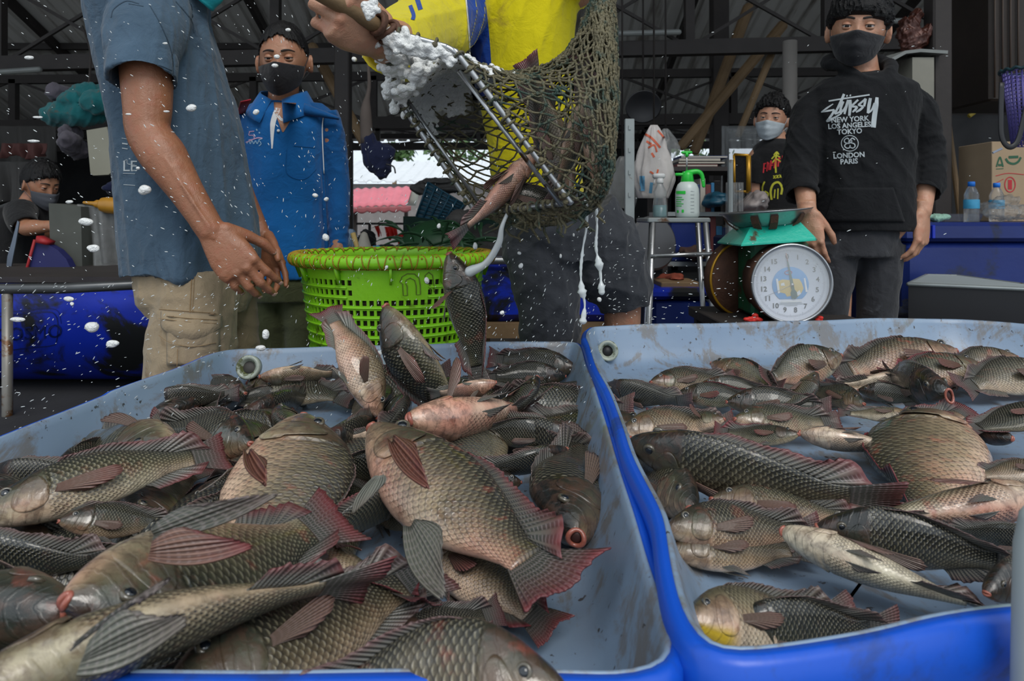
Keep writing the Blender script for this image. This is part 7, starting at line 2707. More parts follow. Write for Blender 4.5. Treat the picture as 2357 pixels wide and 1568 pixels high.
m.build('wall', simple('grey_plaster', (.20, .18, .17), .8), t, smooth=False)  # plain grey plaster with slight tone variation
t = empty('market_stall', (-3, 16, 0), 'stall with a pink sheet awning and scalloped edge behind the hanging bag', 'stall')
m = MB()
G = np.zeros((40, 6, 3))
for i, u in enumerate(np.linspace(0, 1, 40)):
	for j, v in enumerate(np.linspace(0, 1, 6)):
		a = at(800 + 150 * u - 14 * v, 436 - 6 * u + 42 * v, 16.6 - 1.0 * v)
		G[i, j] = a + V(0, 0, .02 * math.sin(i * 1.3))
m.sheet(G, .02)
m.build('awning', M['awning'], t)
m = MB()
G = np.zeros((60, 4, 3))
for i, u in enumerate(np.linspace(0, 1, 60)):
	for j, v in enumerate(np.linspace(0, 1, 4)):
		G[i, j] = at(796 + 150 * u, 478 - 4 * u + v * (10 + 5 * abs(math.sin(u * 19))), 15.55)
m.sheet(G, .015)
m.build('scalloped_edge', simple('dusky_pink_valance', (.36, .10, .11), .7, var=.3), t)
m = MB()
G = np.zeros((4, 4, 3))
for i, u in enumerate(np.linspace(0, 1, 4)):
	for j, v in enumerate(np.linspace(0, 1, 4)):
		G[i, j] = at(950 + 18 * u - 16 * v * (1 - u * .3), 430 + 2 * u + 42 * v, 16.4)
m.sheet(G, .02)
m.build('side_sheet', simple('pale_green_sheet', (.35, .38, .34), .6), t)
m = MB()
for px in (818, 935):
	a = at(px, 480, 15.8)
	m.box(V(a[0] - .04, 15.76, 0), V(a[0] + .04, 15.84, a[2]))
m.build('post', M['beam'], t, smooth=False)
for (x0, y0, x1, y1, lab) in ((862, 520, 872, 540, 'narrow red cloth hanging under the pink awning'), (885, 522, 912, 548, 'bright red cloth panel hanging under the pink awning'), (912, 540, 934, 572, 'red cloth with blue and orange corner right of the red panel'), (832, 545, 858, 575, 'red cloth heaped behind the lime basket')):
	drape('red_cloth', lab, x0, y0, x1, y1, 9.5, M['red'], 'cloth', sag=.02, seed=x0, skew=6)
# trees outside
for (px, py, y, r, lab) in ((908, 352, 26, .55, 'green treetop peeping over the white roof by the hanging bag'), (1050, 348, 28, .9, 'green treetop seen through the net above the white roof'), (1605, 326, 26, 1.1, 'green treetop in the gap above the stool')):
	t = empty('tree', at(px, 500, y) * V(1, 1, 0), lab, 'tree')
	m = MB()
	c = at(px, py, y)
	rg = np.random.default_rng(int(px))
	for k in range(260):
		d = rg.normal(size=3)
		d /= np.linalg.norm(d)
		p = c + d * r * V(1.6, 1, .7) * rg.uniform(.4, 1)
		a = unit(rg.normal(size=3))
		b_ = unit(np.cross(a, rg.normal(size=3)))
		s = .16
		m.add([p - a * s, p + b_ * s * .5, p + a * s, p - b_ * s * .5 + V(0, 0, .03)], [(0, 1, 2, 3)])
	m.build('crown', M['foliage'], t, smooth=False)
	m = MB()
	m.tube([c, c * V(1, 1, 0)], [.06, .14], 8)
	m.build('trunk', M['wood'], t)

# ------------------------------------------------------------------ left side: rail, tub and bench clutter
t = empty('pipe_rail', at(15, 700, 2.2) * V(1, 1, 0), 'worn steel pipe rail and upright in front of the blue tub at the left', 'rail')
m = MB()
m.tube([at(-500, 668, 2.2), at(150, 664, 2.2), at(420, 650, 2.35)], .017, 14, round_ends=True)
m.build('rail', simple('scuffed_steel_pipe', (.10, .105, .11), .35, .6, var=.5, scale=18), t)
m = MB()
a = at(17, 676, 2.2)
m.tube([a, V(a[0], 2.2, 0)], .0155, 14)
m.build('upright', simple('rust_streaked_pipe', (.22, .21, .19), .45, .4, var=.4, scale=12, dirt=(.12, .055, .02), dscale=14, dthr=(.5, .6)), t)
t = empty('blue_tub', at(100, 700, 2.55) * V(1, 1, 0), 'big deep blue plastic tub with embossed lettering behind the pipe rail', 'tub')
m = MB()
zt, zb_ = .745, .36
R = []
for x in np.linspace(at(-700, 0, 2.4)[0], at(352, 0, 2.4)[0], 30):
	e = 1.0
	ring = []
	for a in np.linspace(-.05 * math.pi, 1.05 * math.pi, 22):
		ring.append(V(x, 2.72 - .36 * math.cos(a) * 1.0, zt - .40 * max(0, math.sin(a)) ** .8))
	ring += [V(x, 3.05, zt), V(x, 2.40, zt)]
	R.append(ring)
m.rings(R)
tb = m.build('shell', M['blue_tub'], t, sharp=50)
from mathutils.bvhtree import BVHTree


def ray_drop(obj):
	me = obj.data
	bvh = BVHTree.FromPolygons([v.co for v in me.vertices], [tuple(p.vertices) for p in me.polygons])
	o = Vector((0, 0, CZ))

	def f(w, off=.0012, **k):
		out = np.array(w, float)
		for i, p in enumerate(out):
			d = (Vector(p) - o).normalized()
			h = bvh.ray_cast(o, d)
			if h[0] is not None:
				out[i] = np.array(h[0]) - np.array(d) * off
		return out
	return f


dt = ray_drop(tb)
emb = simple('embossed_blue_edge', (.002, .010, .10), .4, var=.3)
text_obj('COSMO', .066, emb, at(66, 782, 2.38), unit(V(1, 0, .07)), V(0, 0, 1), t, 'embossed_lettering', warp=lambda w: dt(w, off=.003))
decal([([(-10, 730), (60, 722), (108, 718), (126, 724), (133, 745), (130, 785), (118, 796), (60, 802), (-10, 812)], 2.2), ([(-10, 722), (60, 714), (112, 710), (134, 718), (141, 745)], 1.2)], 1, lambda x, y: at(x, y, 2.3), emb, 'embossed_frame', t, lambda w, off=.002: dt(w, off=off))
# dark shelf and clutter under the tub
m = MB()
m.box(V(-2.6, 2.0, .30), V(-.9, 2.9, .34))
for x in (-2.4, -1.0):
	m.box(V(x - .02, 2.1, 0), V(x + .02, 2.14, .30))
	m.box(V(x - .02, 2.8, 0), V(x + .02, 2.84, .30))
piece('low_shelf', 'grimy black low shelf under the deep blue tub', 'shelf', m, M['tarp'], smooth=False)

# table behind the tub
t = empty('work_table', V(-1.75, 3.1, 0), 'dark work table behind the pipe rail loaded with odds and ends', 'table')
m = MB()
ztab = .768
m.box(V(-2.7, 2.42, ztab - .02), V(-1.18, 3.12, ztab))
m.build('table_top', M['beam'], t, smooth=False)
for x in (-2.65, -1.3):
	m = MB()
	m.box(V(x - .02, 3.08, 0), V(x + .02, 3.11, ztab - .02))
	m.build('leg', M['beam'], t, smooth=False)


def slab(pts, y, th, bev=0):
	"""outline in pixels at distance y, real thickness th away from the camera"""
	P = [at(x, yy, y) for x, yy in pts]
	m = MB()
	n = len(P)
	v = P + [p + V(0, th, 0) for p in P]
	f = [tuple(reversed(range(n))), tuple(n + i for i in range(n))] + [(i, (i + 1) % n, n + (i + 1) % n, n + i) for i in range(n)]
	m.add(v, f)
	return m


t = empty('folded_board', at(105, 640, 2.9), 'dark blue fan shaped board with red edges standing on the bench at the left', 'board')
slab([(54, 656), (66, 610), (82, 555), (105, 560), (132, 575), (152, 596), (166, 625), (170, 656)], 2.9, .04).build('panel', simple('dark_blue_board', (.012, .014, .10), .6, var=.3), t, smooth=False)
m = MB()
m.tube([at(52, 656, 2.89), at(64, 610, 2.89), at(80, 552, 2.89)], .006, 6)
m.add(*(lambda s: (s.v, s.f))(slab([(84, 543), (110, 556), (106, 564), (80, 558)], 2.88, .05)))
m.build('red_edge', simple('red_board_edge', (.32, .01, .015), .6), t)
piece('kitchen_blade', 'grey blue pointed blade leaning up at the far left', 'blade', slab([(12, 638), (17, 590), (26, 560), (40, 508), (44, 512), (36, 560), (30, 590), (22, 636)], 2.95, .006), simple('dull_blade', (.16, .19, .24), .35, .6), smooth=False)
piece('grey_block', 'mottled grey foam box behind the leaning person', 'box', slab([(112, 468), (186, 476), (190, 645), (118, 645)], 2.95, .14), simple('dirty_foam_box', (.075, .08, .07), .8, var=.5, scale=6), smooth=False)
piece('beige_panel', 'beige plastic panel hanging under the teal bundle', 'panel', slab([(199, 300), (246, 292), (252, 320), (258, 395), (250, 402), (214, 404), (208, 398)], 3.6, .05), M['beige'], smooth=False)
m = MB()
a, b = at(190, 466, 3.0), at(282, 476, 3.0)
ax = unit(b - a)
m.lathe([(.001, 0), (.006, .005), (.010, .05), (.018, .062), (.018, .075), (.030, .085), (.036, .11), (.037, .165), (.034, .18), (.001, .182)], 20, a, ax)
piece('sauce_bottle', 'mustard coloured sauce bottle lying on its side by the slate blue T-shirt', 'bottle', m, M['mustard'])
m = MB()
c = at(28, 628, 3.0)
m.lathe([(.001, -.05), (.045, -.05), (.05, -.03), (.045, .0), (.02, .015), (.001, .016)], 20, c, V(0, 0, 1))
t = empty('small_tub', c, 'small white pot with a green lid on the bench at the far left', 'pot')
m.build('pot', M['milky'], t)
m = MB()
m.lathe([(.001, .016), (.016, .016), (.016, .03), (.001, .031)], 16, c, V(0, 0, 1))
m.build('lid', M['green'], t)
m = MB()
m.tube([at(142, 656, 2.9), at(144, 634, 2.9)], .012, 8)
m.tube([at(136, 655, 2.9), at(144, 640, 2.9)], .006, 6)
piece('peg', 'bright blue plastic peg on the rail', 'peg', m, M['bluecap'])


def bundle(px, py, y, rx, ry, mat, name, label, cat, seed=1, amp=.25, rz=None):
	m = MB()
	c = at(px, py, y)
	s = y / FPX
	rg = np.random.default_rng(seed)
	for k in range(7):
		o = rg.normal(size=3) * V(rx * s * .35, .04, ry * s * .30)
		m.sphere(c + o, V(rx * s * rg.uniform(.5, .8), .10 * rg.uniform(.7, 1.2), ry * s * rg.uniform(.45, .75)), 16, 12)
	w = wrinkle(seed, .12, .016 * amp / .25, 5)
	return tag(fuse(m, name, mat, None, .008, 1, lambda co, no: co + no * w(co)[:, None]), label, cat)


bundle(205, 248, 3.7, 72, 50, M['tealcloth'], 'cloth_bundle', 'teal and brown cloth bundle hung up under the roof at the left', 'bundle', 3)
bundle(172, 325, 3.7, 22, 36, M['greycloth'], 'cloth_bundle', 'lilac grey cloth hanging below the teal bundle', 'cloth', 4)
bundle(165, 222, 3.8, 30, 30, M['greycloth'], 'cloth_bundle', 'lilac grey cloth stuffed behind the top of the teal bundle', 'cloth', 5)
bundle(268, 430, 3.4, 30, 24, M['navycloth'], 'cloth_bundle', 'black clutter of cloth above the mustard bottle', 'cloth', 6)
bundle(285, 650, 2.75, 50, 8, simple('violet_netting', (.10, .015, .22), .7, var=.6, scale=60, bump=.8), 'net_bundle', 'violet netting bundled on the rail beside the khaki shorts', 'net', 7)
m = MB()
m.tube(spline([at(205, 195, 3.7), at(208, 120, 3.9), at(190, 60, 4.2)], 10), .006, 5)
piece('rope', 'cord from which the teal bundle hangs', 'cord', m, M['beam'])

# ------------------------------------------------------------------ middle distance behind the basket
t = empty('hanging_bag', at(862, 350, 3.6), 'navy and brown bag hanging in front of the white roof', 'bag')
m = MB()
c = at(866, 362, 3.6)
for o, r in ((V(0, 0, 0), V(.075, .06, .085)), (V(-.04, 0, .06), V(.045, .05, .08)), (V(.03, 0, -.05), V(.05, .05, .07)), (V(.05, 0, .02), V(.05, .04, .05))):
	m.sphere(c + o, r, 16, 12)
w_ = wrinkle(8, .08, .012, 5)
fuse(m, 'bag', M['navycloth'], t, .006, 1, lambda co, no: co + no * w_(co)[:, None])
m = MB()
m.tube(spline([at(845, 330, 3.6), at(842, 250, 3.6), at(850, 190, 3.62), at(842, 100, 3.7)], 16), np.interp(np.linspace(0, 1, 16), [0, .3, .5, 1], [.035, .03, .012, .005]), 10)
m.build('cloth_neck', simple('brown_rag', (.09, .07, .06), .85, var=.4), t)
m = MB()
m.tube(spline([at(890, 378, 3.55), at(906, 384, 3.55), at(910, 398, 3.55)], 8), .004, 6, round_ends=True)
m.build('strap_end', M['black'], t)
m = MB()
c = at(842, 110, 3.7)
m.tube([c, V(c[0], c[1], roof_z(3.7) - .04)], .006, 5)
m.build('hanging_cord', M['beam'], t)
m = MB()
a, b = at(905, 505, 5.0), at(1340, 505, 5.0)
m.sphere(V((a[0] + b[0]) / 2, 5.9, .3), V((b[0] - a[0]) * .55, .8, .62), 24, 16)
m.sphere(V(a[0] + .2, 5.9, .2), V(.8, .7, .5), 24, 16)
w_ = wrinkle(90, .3, .05, 5)
tag(fuse(m, 'rubbish_heap', M['tarp_grey'], None, .03, 1, lambda co, no: co + no * w_(co)[:, None]), 'dark covered heap of gear behind the lime basket', 'heap')
m = MB()
for q in (850, 945):
	c = at(q, 515, 9.5)
	m.tube([V(c[0], 9.52, 0), V(c[0], 9.52, c[2])], .02, 6)
m.tube([at(820, 515, 9.52), at(950, 515, 9.52)], .015, 6)
piece('clothes_rail', 'thin rail under the pink awning with red cloths on it', 'rail', m, M['beam'])
t = empty('plastic_crate', at(1010, 480, 5.2), 'dark teal slatted crate tilted on the pile behind the net', 'crate')
pts = [(985, 420), (1068, 470), (1040, 510), (958, 498)]
slab(pts, 5.2, .35).build('body', M['teal'], t, smooth=False)
m = MB()
for k in range(9):
	u = k / 8
	a = np.array(pts[0]) * (1 - u) + np.array(pts[3]) * u
	b = np.array(pts[1]) * (1 - u) + np.array(pts[2]) * u
	m.tube([at(*a, 5.19), at(*b, 5.19)], .008, 5)
for k in range(6):
	u = k / 5
	a = np.array(pts[0]) * (1 - u) + np.array(pts[1]) * u
	b = np.array(pts[3]) * (1 - u) + np.array(pts[2]) * u
	m.tube([at(*a, 5.18), at(*b, 5.18)], .008, 5)
m.build('slats', M['teal'], t)
bundle(1010, 425, 5.6, 70, 20, M['tarp_grey'], 'cloth_bundle', 'grey tarpaulin bunched above the dark teal crate', 'cloth', 9)
bundle(1060, 500, 5.0, 40, 26, M['tarp_grey'], 'cloth_bundle', 'grey cloth slumped right of the dark teal crate', 'cloth', 10)
t = empty('palm_plant', at(1000, 560, 4.6) * V(1, 1, 0), 'dark green palm leaves heaped behind the lime basket', 'plant')
m = MB()
rg = np.random.default_rng(8)
for k in range(70):
	c = at(rg.uniform(925, 1110), rg.uniform(525, 610), rg.uniform(4.2, 5))
	d = unit(V(rg.normal(), rg.normal() * .5, rg.uniform(.1, 1.2)))
	s = unit(np.cross(d, V(0, 1, .2)))
	L = rg.uniform(.18, .4)
	P = [c + d * L * u - V(0, 0, .18 * L * u * u * 3) for u in np.linspace(0, 1, 6)]
	G = np.array([[p + s * w * .012 * math.sin(math.pi * min(.97, u + .05)) for w in (-1, 0, 1)] for p, u in zip(P, np.linspace(0, 1, 6))])
	m.sheet(G, .002)
m.build('leaves', M['leafdark'], t)
m = MB()
m.sphere(at(1010, 590, 4.8), V(.30, .25, .26), 20, 14)
m.tube([at(1010, 600, 4.8), at(1010, 600, 4.8) * V(1, 1, 0)], .08, 8)
m.build('heart', M['leafdark'], t)
drape('shade_cloth', 'dark green cloth behind the palm leaves', 928, 498, 1330, 640, 6.2, simple('very_dark_green_cloth', (.004, .03, .02), .8), 'cloth', seed=14)
bundle(845, 555, 6.0, 26, 30, M['tee'], 'dark_sack', 'black sack among the red cloths behind the basket', 'sack', 12)
bundle(905, 585, 5.8, 40, 22, M['tee'], 'dark_sack', 'black sack low behind the basket rim', 'sack', 13)
m = MB()
a = at(838, 560, 4.2)
m.lathe([(.07, -.10), (.05, -.04), (.02, .06), (.006, .07), (.001, .071)], 16, a, V(0, 0, 1))
piece('white_cone', 'off-white cone behind the lime basket beside the blue sleeve', 'cone', m, simple('offwhite_cone', (.35, .33, .28), .7))
m = MB()
a, b = at(812, 535, 3.6), at(822, 570, 3.6)
m.lathe([(.001, 0), (.012, .002), (.014, .05), (.014, .08), (.001, .083)], 12, b, unit(a - b))
piece('small_bottle', 'small yellow and white bottle behind the blue sleeve', 'bottle', m, simple('cream_yellow_plastic', (.42, .30, .10), .5))
bundle(806, 560, 3.9, 12, 34, simple('blue_white_rag', (.18, .26, .36), .7, var=.6, scale=10), 'cloth_bundle', 'blue and white rag next to the small yellow bottle', 'cloth', 16)
bundle(862, 578, 3.9, 16, 10, simple('sky_blue_rag', (.05, .28, .50), .7), 'cloth_bundle', 'sky blue rag behind the basket rim', 'cloth', 17)
m = MB()
a, b = at(800, 578, 3.3), at(900, 600, 3.3)
m.box(V(a[0], 3.3, b[2]), V(b[0], 3.7, a[2]))
for x in (a[0] + .02, b[0] - .02):
	m.box(V(x - .015, 3.32, 0), V(x + .015, 3.35, b[2]))
piece('dark_red_table', 'dark red table edge behind the lime basket', 'table', m, simple('dark_red_paint', (.07, .012, .015), .5), smooth=False)

t = empty('blue_trough', at(1245, 700, 2.7) * V(1, 1, 0), 'blue plastic trough on a dark stand between basket and work trousers', 'tub')
m = MB()
a, b = at(1080, 606, 2.7), at(1425, 742, 2.7)
m.box(V(a[0], 2.7, b[2]), V(b[0], 3.2, a[2]), .03)
m.build('shell', M['blue_tub'], t, sharp=40)
m = MB()
m.tube([at(1070, 600, 2.68), at(1435, 600, 2.68)], .016, 10, round_ends=True)
m.build('rim', M['steel'], t)
m = MB()
m.box(V(a[0] - .02, 2.68, b[2] - .06), V(b[0] + .02, 3.2, b[2] - .002))
for x in (a[0] + .05, b[0] - .05):
	m.box(V(x - .03, 2.7, 0), V(x + .03, 2.76, b[2] - .06))
m.build('stand', M['wood'], t, smooth=False)

# ------------------------------------------------------------------ right: post, bags, stool, bottles, shelf
m = MB()
a, b = at(1448, 274, 2.45), at(1448, 480, 2.45)
m.box(V(a[0] - .016, 2.44, 0), V(a[0] + .018, 2.46, a[2]), .002)
for k in range(14):
	m.box(V(a[0] - .004, 2.436, a[2] - .04 - .08 * k), V(a[0] + .004, 2.441, a[2] - .025 - .08 * k))
piece('angle_post', 'pale galvanised angle post between the net and the carrier bags', 'post', m, M['postgrey'], smooth=False)
t = empty('round_lid', at(1480, 245, 4.0), 'dark round lid or hat hanging behind the top of the pale post', 'lid')
m = MB()
m.lathe([(.001, -.02), (.07, -.02), (.10, .0), (.108, .012), (.10, .012), (.07, -.005), (.001, -.008)], 36, at(1480, 245, 4.0), unit(V(.1, -1, -.35)), sy=.9)
m.build('disc', M['black'], t)
m = MB()
c = at(1480, 225, 4.02)
m.tube([c, V(c[0], c[1], roof_z(4.02) - .04)], .006, 5)
m.build('hanging_cord', M['beam'], t)


def carrier(px, py, y, w, h, mat, label, seed):
	t = empty('carrier_bag', at(px, py, y), label, 'bag')
	m = MB()
	rg = np.random.default_rng(seed)
	nu, nv = 40, 26
	R = []
	c = at(px, py, y)
	s = y / FPX
	for j, v in enumerate(np.linspace(0, 1, nv)):
		ww = w * s * (.16 + .84 * min(1, v * 1.6) ** .8) * (1 - .30 * max(0, v - .75) / .25)
		ring = []
		for i in range(nu):
			a = 2 * math.pi * i / nu
			r = 1 + .13 * math.sin(a * 5 + v * 4 + seed) + .08 * math.sin(a * 11 - v * 9)
			ring.append(c + V(math.cos(a) * ww * r, math.sin(a) * ww * .55 * r, h * s * (1 - 2 * v)))
		R.append(ring)
	m.rings(R)
	o = m.build('bag', mat, t)
	m = MB()
	m.tube([c + V(0, 0, h * s * .97), V(c[0], c[1], roof_z(y) - .04)], .004, 5)
	m.build('hanging_cord', M['beam'], t)
	return t, o


tb1, ob1 = carrier(1505, 372, 2.55, 46, 84, M['bag'], 'milky carrier bag with orange red print hanging right of the pale post', 3)
d1 = ray_drop(ob1)
decal([([(1478, 305), (1500, 318), (1520, 340)], 5), ([(1488, 325), (1500, 332)], 5), ([(1492, 340), (1506, 334), (1512, 350)], 4), ([(1500, 352), (1506, 362)], 5), ([(1514, 300), (1530, 318)], 4), ([(1496, 395), (1510, 402), (1515, 390)], 4)], 4, lambda x, y: at(x, y, 2.3), M['orange_ink'], 'orange_print', tb1, lambda w, off=.002: d1(w, off=off))
decal([([(1478, 405), (1478, 440)], 12), ([(1500, 420), (1497, 445)], 7)], 4, lambda x, y: at(x, y, 2.3), simple('faded_blue_red_print', (.10, .28, .45), .6), 'blue_print', tb1, lambda w, off=.002: d1(w, off=off))
carrier(1432, 420, 2.7, 34, 60, M['film'], 'clear carrier bag hanging left of the pale post', 5)
carrier(1532, 330, 2.7, 30, 34, M['film'], 'small crumpled clear bag above the spray bottle', 7)

YS = 2.40
t = empty('metal_stool', at(1565, 500, YS) * V(1, 1, 0), 'tall grey metal stool carrying the two spray bottles', 'stool')
zs_ = at(0, 513, YS)[2]
a, b = at(1491, 513, YS), at(1636, 498, YS)
m = MB()
m.box(V(a[0], YS, zs_), V(b[0], YS + .22, zs_ + .018), .004)
m.build('seat', M['postgrey'], t, smooth=False)
for (x0, x1, y0, y1) in ((1503, 1478, YS + .01, YS - .02), (1624, 1678, YS + .01, YS - .02), (1500, 1470, YS + .2, YS + .24), (1606, 1640, YS + .2, YS + .24)):
	m = MB()
	p = at(x0, 512, y0)
	q = at(x1, 0, y1)
	m.tube([p, V(at(x1, 0, y1)[0], y1, 0)], .0105, 10)
	m.build('leg', M['steel'], t)
m = MB()
zb1 = at(0, 588, YS)[2]
m.tube([at(1497, 590, YS), at(1640, 584, YS)], .008, 8)
m.build('crossbar', M['steel'], t)
m = MB()
m.tube([at(1640, 640, YS), at(1620, 640, YS + .22)], .008, 8)
m.build('crossbar', M['steel'], t)

# pressure sprayer
c = at(1582, 0, YS + .09)
zs2 = zs_ + .018
t = empty('pressure_sprayer', V(c[0], YS + .09, zs2), 'white pump sprayer with a green head on the metal stool', 'sprayer')
m = MB()
m.lathe([(.001, 0), (.036, 0), (.042, .006), (.043, .02), (.043, .085), (.041, .105), (.034, .122), (.022, .132), (.001, .133)], 28, V(c[0], YS + .09, zs2))
tank = m.build('tank', M['milky'], t)
m = MB()
m.lathe([(.0225, .128), (.024, .130), (.020, .155), (.017, .168), (.001, .170)], 22, V(c[0], YS + .09, zs2))
m.box(V(c[0] - .045, YS + .083, zs2 + .152), V(c[0] + .0, YS + .097, zs2 + .163), .003)
m.tube(spline([V(c[0], YS + .09, zs2 + .162), V(c[0] + .035, YS + .088, zs2 + .168), V(c[0] + .052, YS + .086, zs2 + .155), V(c[0] + .058, YS + .085, zs2 + .115)], 16), np.interp(np.linspace(0, 1, 16), [0, 1], [.011, .006]), 10, flat=.8, round_ends=True)
m.build('spray_head', M['green'], t)
m = MB()
m.tube([V(c[0] - .002, YS + .09, zs2 + .165), V(c[0] - .002, YS + .09, zs2 + .235)], .003, 8)
r_ = m.build('pump_rod', M['steel'], t)
m = MB()
m.tube([V(c[0] - .018, YS + .09, zs2 + .238), V(c[0] + .014, YS + .09, zs2 + .238)], .005, 8, round_ends=True)
m.tube([V(c[0] - .002, YS + .09, zs2 + .222), V(c[0] - .002, YS + .09, zs2 + .238)], .006, 8)
m.build('pump_knob', M['green'], r_)
dk = ray_drop(tank)
decal([([(1556, 443), (1578, 443)], 7)], 7, lambda x, y: at(x, y, YS - .1), M['green'], 'green_label', t, lambda w, off=.001: dk(w, off=off))
decal([([(1556, 454 + k * 5), (1556 + w_2, 454 + k * 5)], 1.6) for k, w_2 in enumerate((14, 18, 12, 17, 13))] + [([(1558, 487), (1562, 487)], 6), ([(1569, 486), (1574, 486)], 7)], 1.6, lambda x, y: at(x, y, YS - .1), M['green'], 'green_small_print', t, lambda w, off=.001: dk(w, off=off))
decal([([(1590, 440 + k * 8), (1598, 440 + k * 8)], .9) for k in range(7)], 1, lambda x, y: at(x, y, YS - .1), M['greyprint'], 'measure_mark', t, lambda w, off=.001: dk(w, off=off))
# clear trigger bottle
c = at(1519, 0, YS + .07)
t = empty('trigger_bottle', V(c[0], YS + .07, zs2), 'clear trigger spray bottle half full on the metal stool', 'bottle')
m = MB()
m.lathe([(.001, 0), (.024, 0), (.026, .006), (.026, .04), (.022, .075), (.024, .095), (.012, .118), (.010, .126), (.001, .127)], 22, V(c[0], YS + .07, zs2))
m.build('bottle', M['clear'], t)
m = MB()
m.lathe([(.001, .003), (.022, .003), (.023, .008), (.0228, .045), (.001, .0455)], 20, V(c[0], YS + .07, zs2))
m.build('liquid', simple('pale_aqua_liquid', (.20, .38, .40), .1, trans=.4), t)
m = MB()
m.lathe([(.012, .124), (.013, .127), (.012, .142), (.001, .143)], 16, V(c[0], YS + .07, zs2))
m.box(V(c[0] - .026, YS + .06, zs2 + .142), V(c[0] + .018, YS + .08, zs2 + .160), .004)
m.tube([V(c[0] - .018, YS + .07, zs2 + .143), V(c[0] - .023, YS + .07, zs2 + .118)], .003, 6)
m.build('trigger_head', simple('white_trigger', (.55, .56, .56), .4), t)

# shelf rack with books
YR = 3.3
t = empty('shelf_rack', at(1620, 500, YR) * V(1, 1, 0), 'dark steel rack of shelves behind the metal stool', 'shelf')
m = MB()
for px in (1530, 1722):
	for dy in (0, .35):
		a = at(px, 372, YR)
		m.box(V(a[0] - .012, YR + dy - .012, 0), V(a[0] + .012, YR + dy + .012, a[2]))
m.build('upright', M['beam'], t, smooth=False)
SH = [384, 488, 603, 690]
for py in SH:
	m = MB()
	a, b = at(1526, py, YR), at(1726, py, YR)
	m.box(V(a[0], YR - .01, a[2] - .02), V(b[0], YR + .37, a[2]))
	m.build('shelf', M['postgrey'] if py > 400 else M['beam'], t, smooth=False)
rg = np.random.default_rng(31)


def book(x, y, z, w, h, d, mat, label, group, lean=0.0, flat=False):
	t = empty('book', V(x, y, z), label, 'book', group)
	c, s = math.cos(lean), math.sin(lean)
	R = np.eye(4)
	R[:3, :3] = np.array([[c, 0, s], [0, 1, 0], [-s, 0, c]])
	R[:3, 3] = (x, y, z)
	m = MB()
	if flat:
		m.box(V(0, 0, 0), V(h, d, w), .001, R)
		m.build('cover', mat, t, smooth=False)
		m = MB()
		m.box(V(.003, -.001, .003), V(h - .003, d - .003, w - .003), 0, R)
		m.build('pages', M['books_b'], t, smooth=False)
	else:
		m.box(V(0, 0, 0), V(w, d, h), .001, R)
		m.build('cover', mat, t, smooth=False)
		m = MB()
		m.box(V(.003, .003, .003), V(w - .003, d + .001, h + .0005), 0, R)
		m.build('pages', M['books_b'], t, smooth=False)
	return t


bm = ['books_a', 'books_b', 'books_c', 'books_d', 'tee', 'greyprint']
z = at(0, SH[0], YR)[2] + .001
for k in range(4):
	book(at(1560 + k * 3, 0, YR)[0], YR + .02, z + k * .014, .013, .20 + .03 * (k % 2), .16, M[('books_c', 'tee', 'books_b', 'books_a')[k]], 'thin book or folder in the flat stack on top of the rack', 'flat stack on top of the rack', flat=True)
z = at(0, SH[1], YR)[2]
x = at(1600, 0, YR)[0]
k = 0
while x < at(1650, 0, YR)[0]:
	w = rg.uniform(.014, .030)
	book(x, YR + .02, z, w, rg.uniform(.13, .20), .13, M[bm[k % 6]], 'upright book on the middle shelf of the rack', 'books on the middle shelf')
	x += w + .002
	k += 1
z = at(0, SH[2], YR)[2]
x = at(1638, 0, YR)[0]
while x < at(1712, 0, YR)[0]:
	w = rg.uniform(.016, .034)
	book(x, YR + .02, z, w, rg.uniform(.16, .22), .13, M[('books_d', 'books_a', 'books_b', 'cardboard', 'books_d', 'books_c')[k % 6]], 'upright book or binder on the lower shelf of the rack', 'books on the lower shelf')
	x += w + .002
	k += 1
bundle(1650, 462, YR, 34, 16, M['teal'], 'cloth_bundle', 'teal bag pushed onto the middle shelf', 'bag', 22, .1)
m = MB()
a, b = at(1540, 512, YR + .03), at(1636, 560, YR + .03)
m.box(V(a[0], YR + .02, b[2] - .09), V(b[0], YR + .33, a[2]), .01)
piece('blue_bin', 'small blue bin on the shelf behind the stool crossbar', 'bin', m, M['blue_box'], smooth=False)
bundle(1600, 585, YR, 30, 16, simple('brown_basketry', (.06, .03, .02), .7, var=.5, scale=30), 'brown_bag', 'brown bag on the rack seen between the stool legs', 'bag', 23)
m = MB()
m.lathe([(.001, 0), (.11, 0), (.12, .01), (.11, .02), (.001, .024)], 36, at(1500, 560, 3.0), unit(V(.4, -1, .1)))
piece('pan_lid', 'round pale metal lid leaning behind the left legs of the stool', 'lid', m, simple('dull_grey_metal', (.10, .10, .105), .4, .5))
bundle(1540, 640, 3.1, 28, 10, simple('orange_red_rag', (.25, .05, .025), .7, var=.5, scale=20), 'cloth_bundle', 'orange red rag under the rack shelf', 'cloth', 24)
m = MB()
a, b = at(1522, 650, 2.9), at(1612, 662, 2.9)
m.box(V(a[0], 2.9, b[2]), V(b[0], 3.1, a[2]), .003)
piece('wooden_tray', 'narrow brown wooden tray on the blue bin behind the stool', 'tray', m, M['wood'], smooth=False)
t = empty('blue_cooler', at(1570, 700, 2.9) * V(1, 1, 0), 'blue lidded bin standing behind the legs of the metal stool', 'bin')
m = MB()
a, b = at(1497, 690, 2.85), at(1640, 760, 2.85)
m.box(V(a[0] + .01, 2.85, .0), V(b[0] - .01, 3.2, a[2]), .015)
m.build('body', M['blue_box'], t, sharp=40)
m = MB()
a, b = at(1494, 664, 2.84), at(1643, 690, 2.84)
m.box(V(a[0], 2.83, b[2]), V(b[0], 3.22, a[2]), .015)
m.build('lid', M['blue_tub'], t, sharp=40)
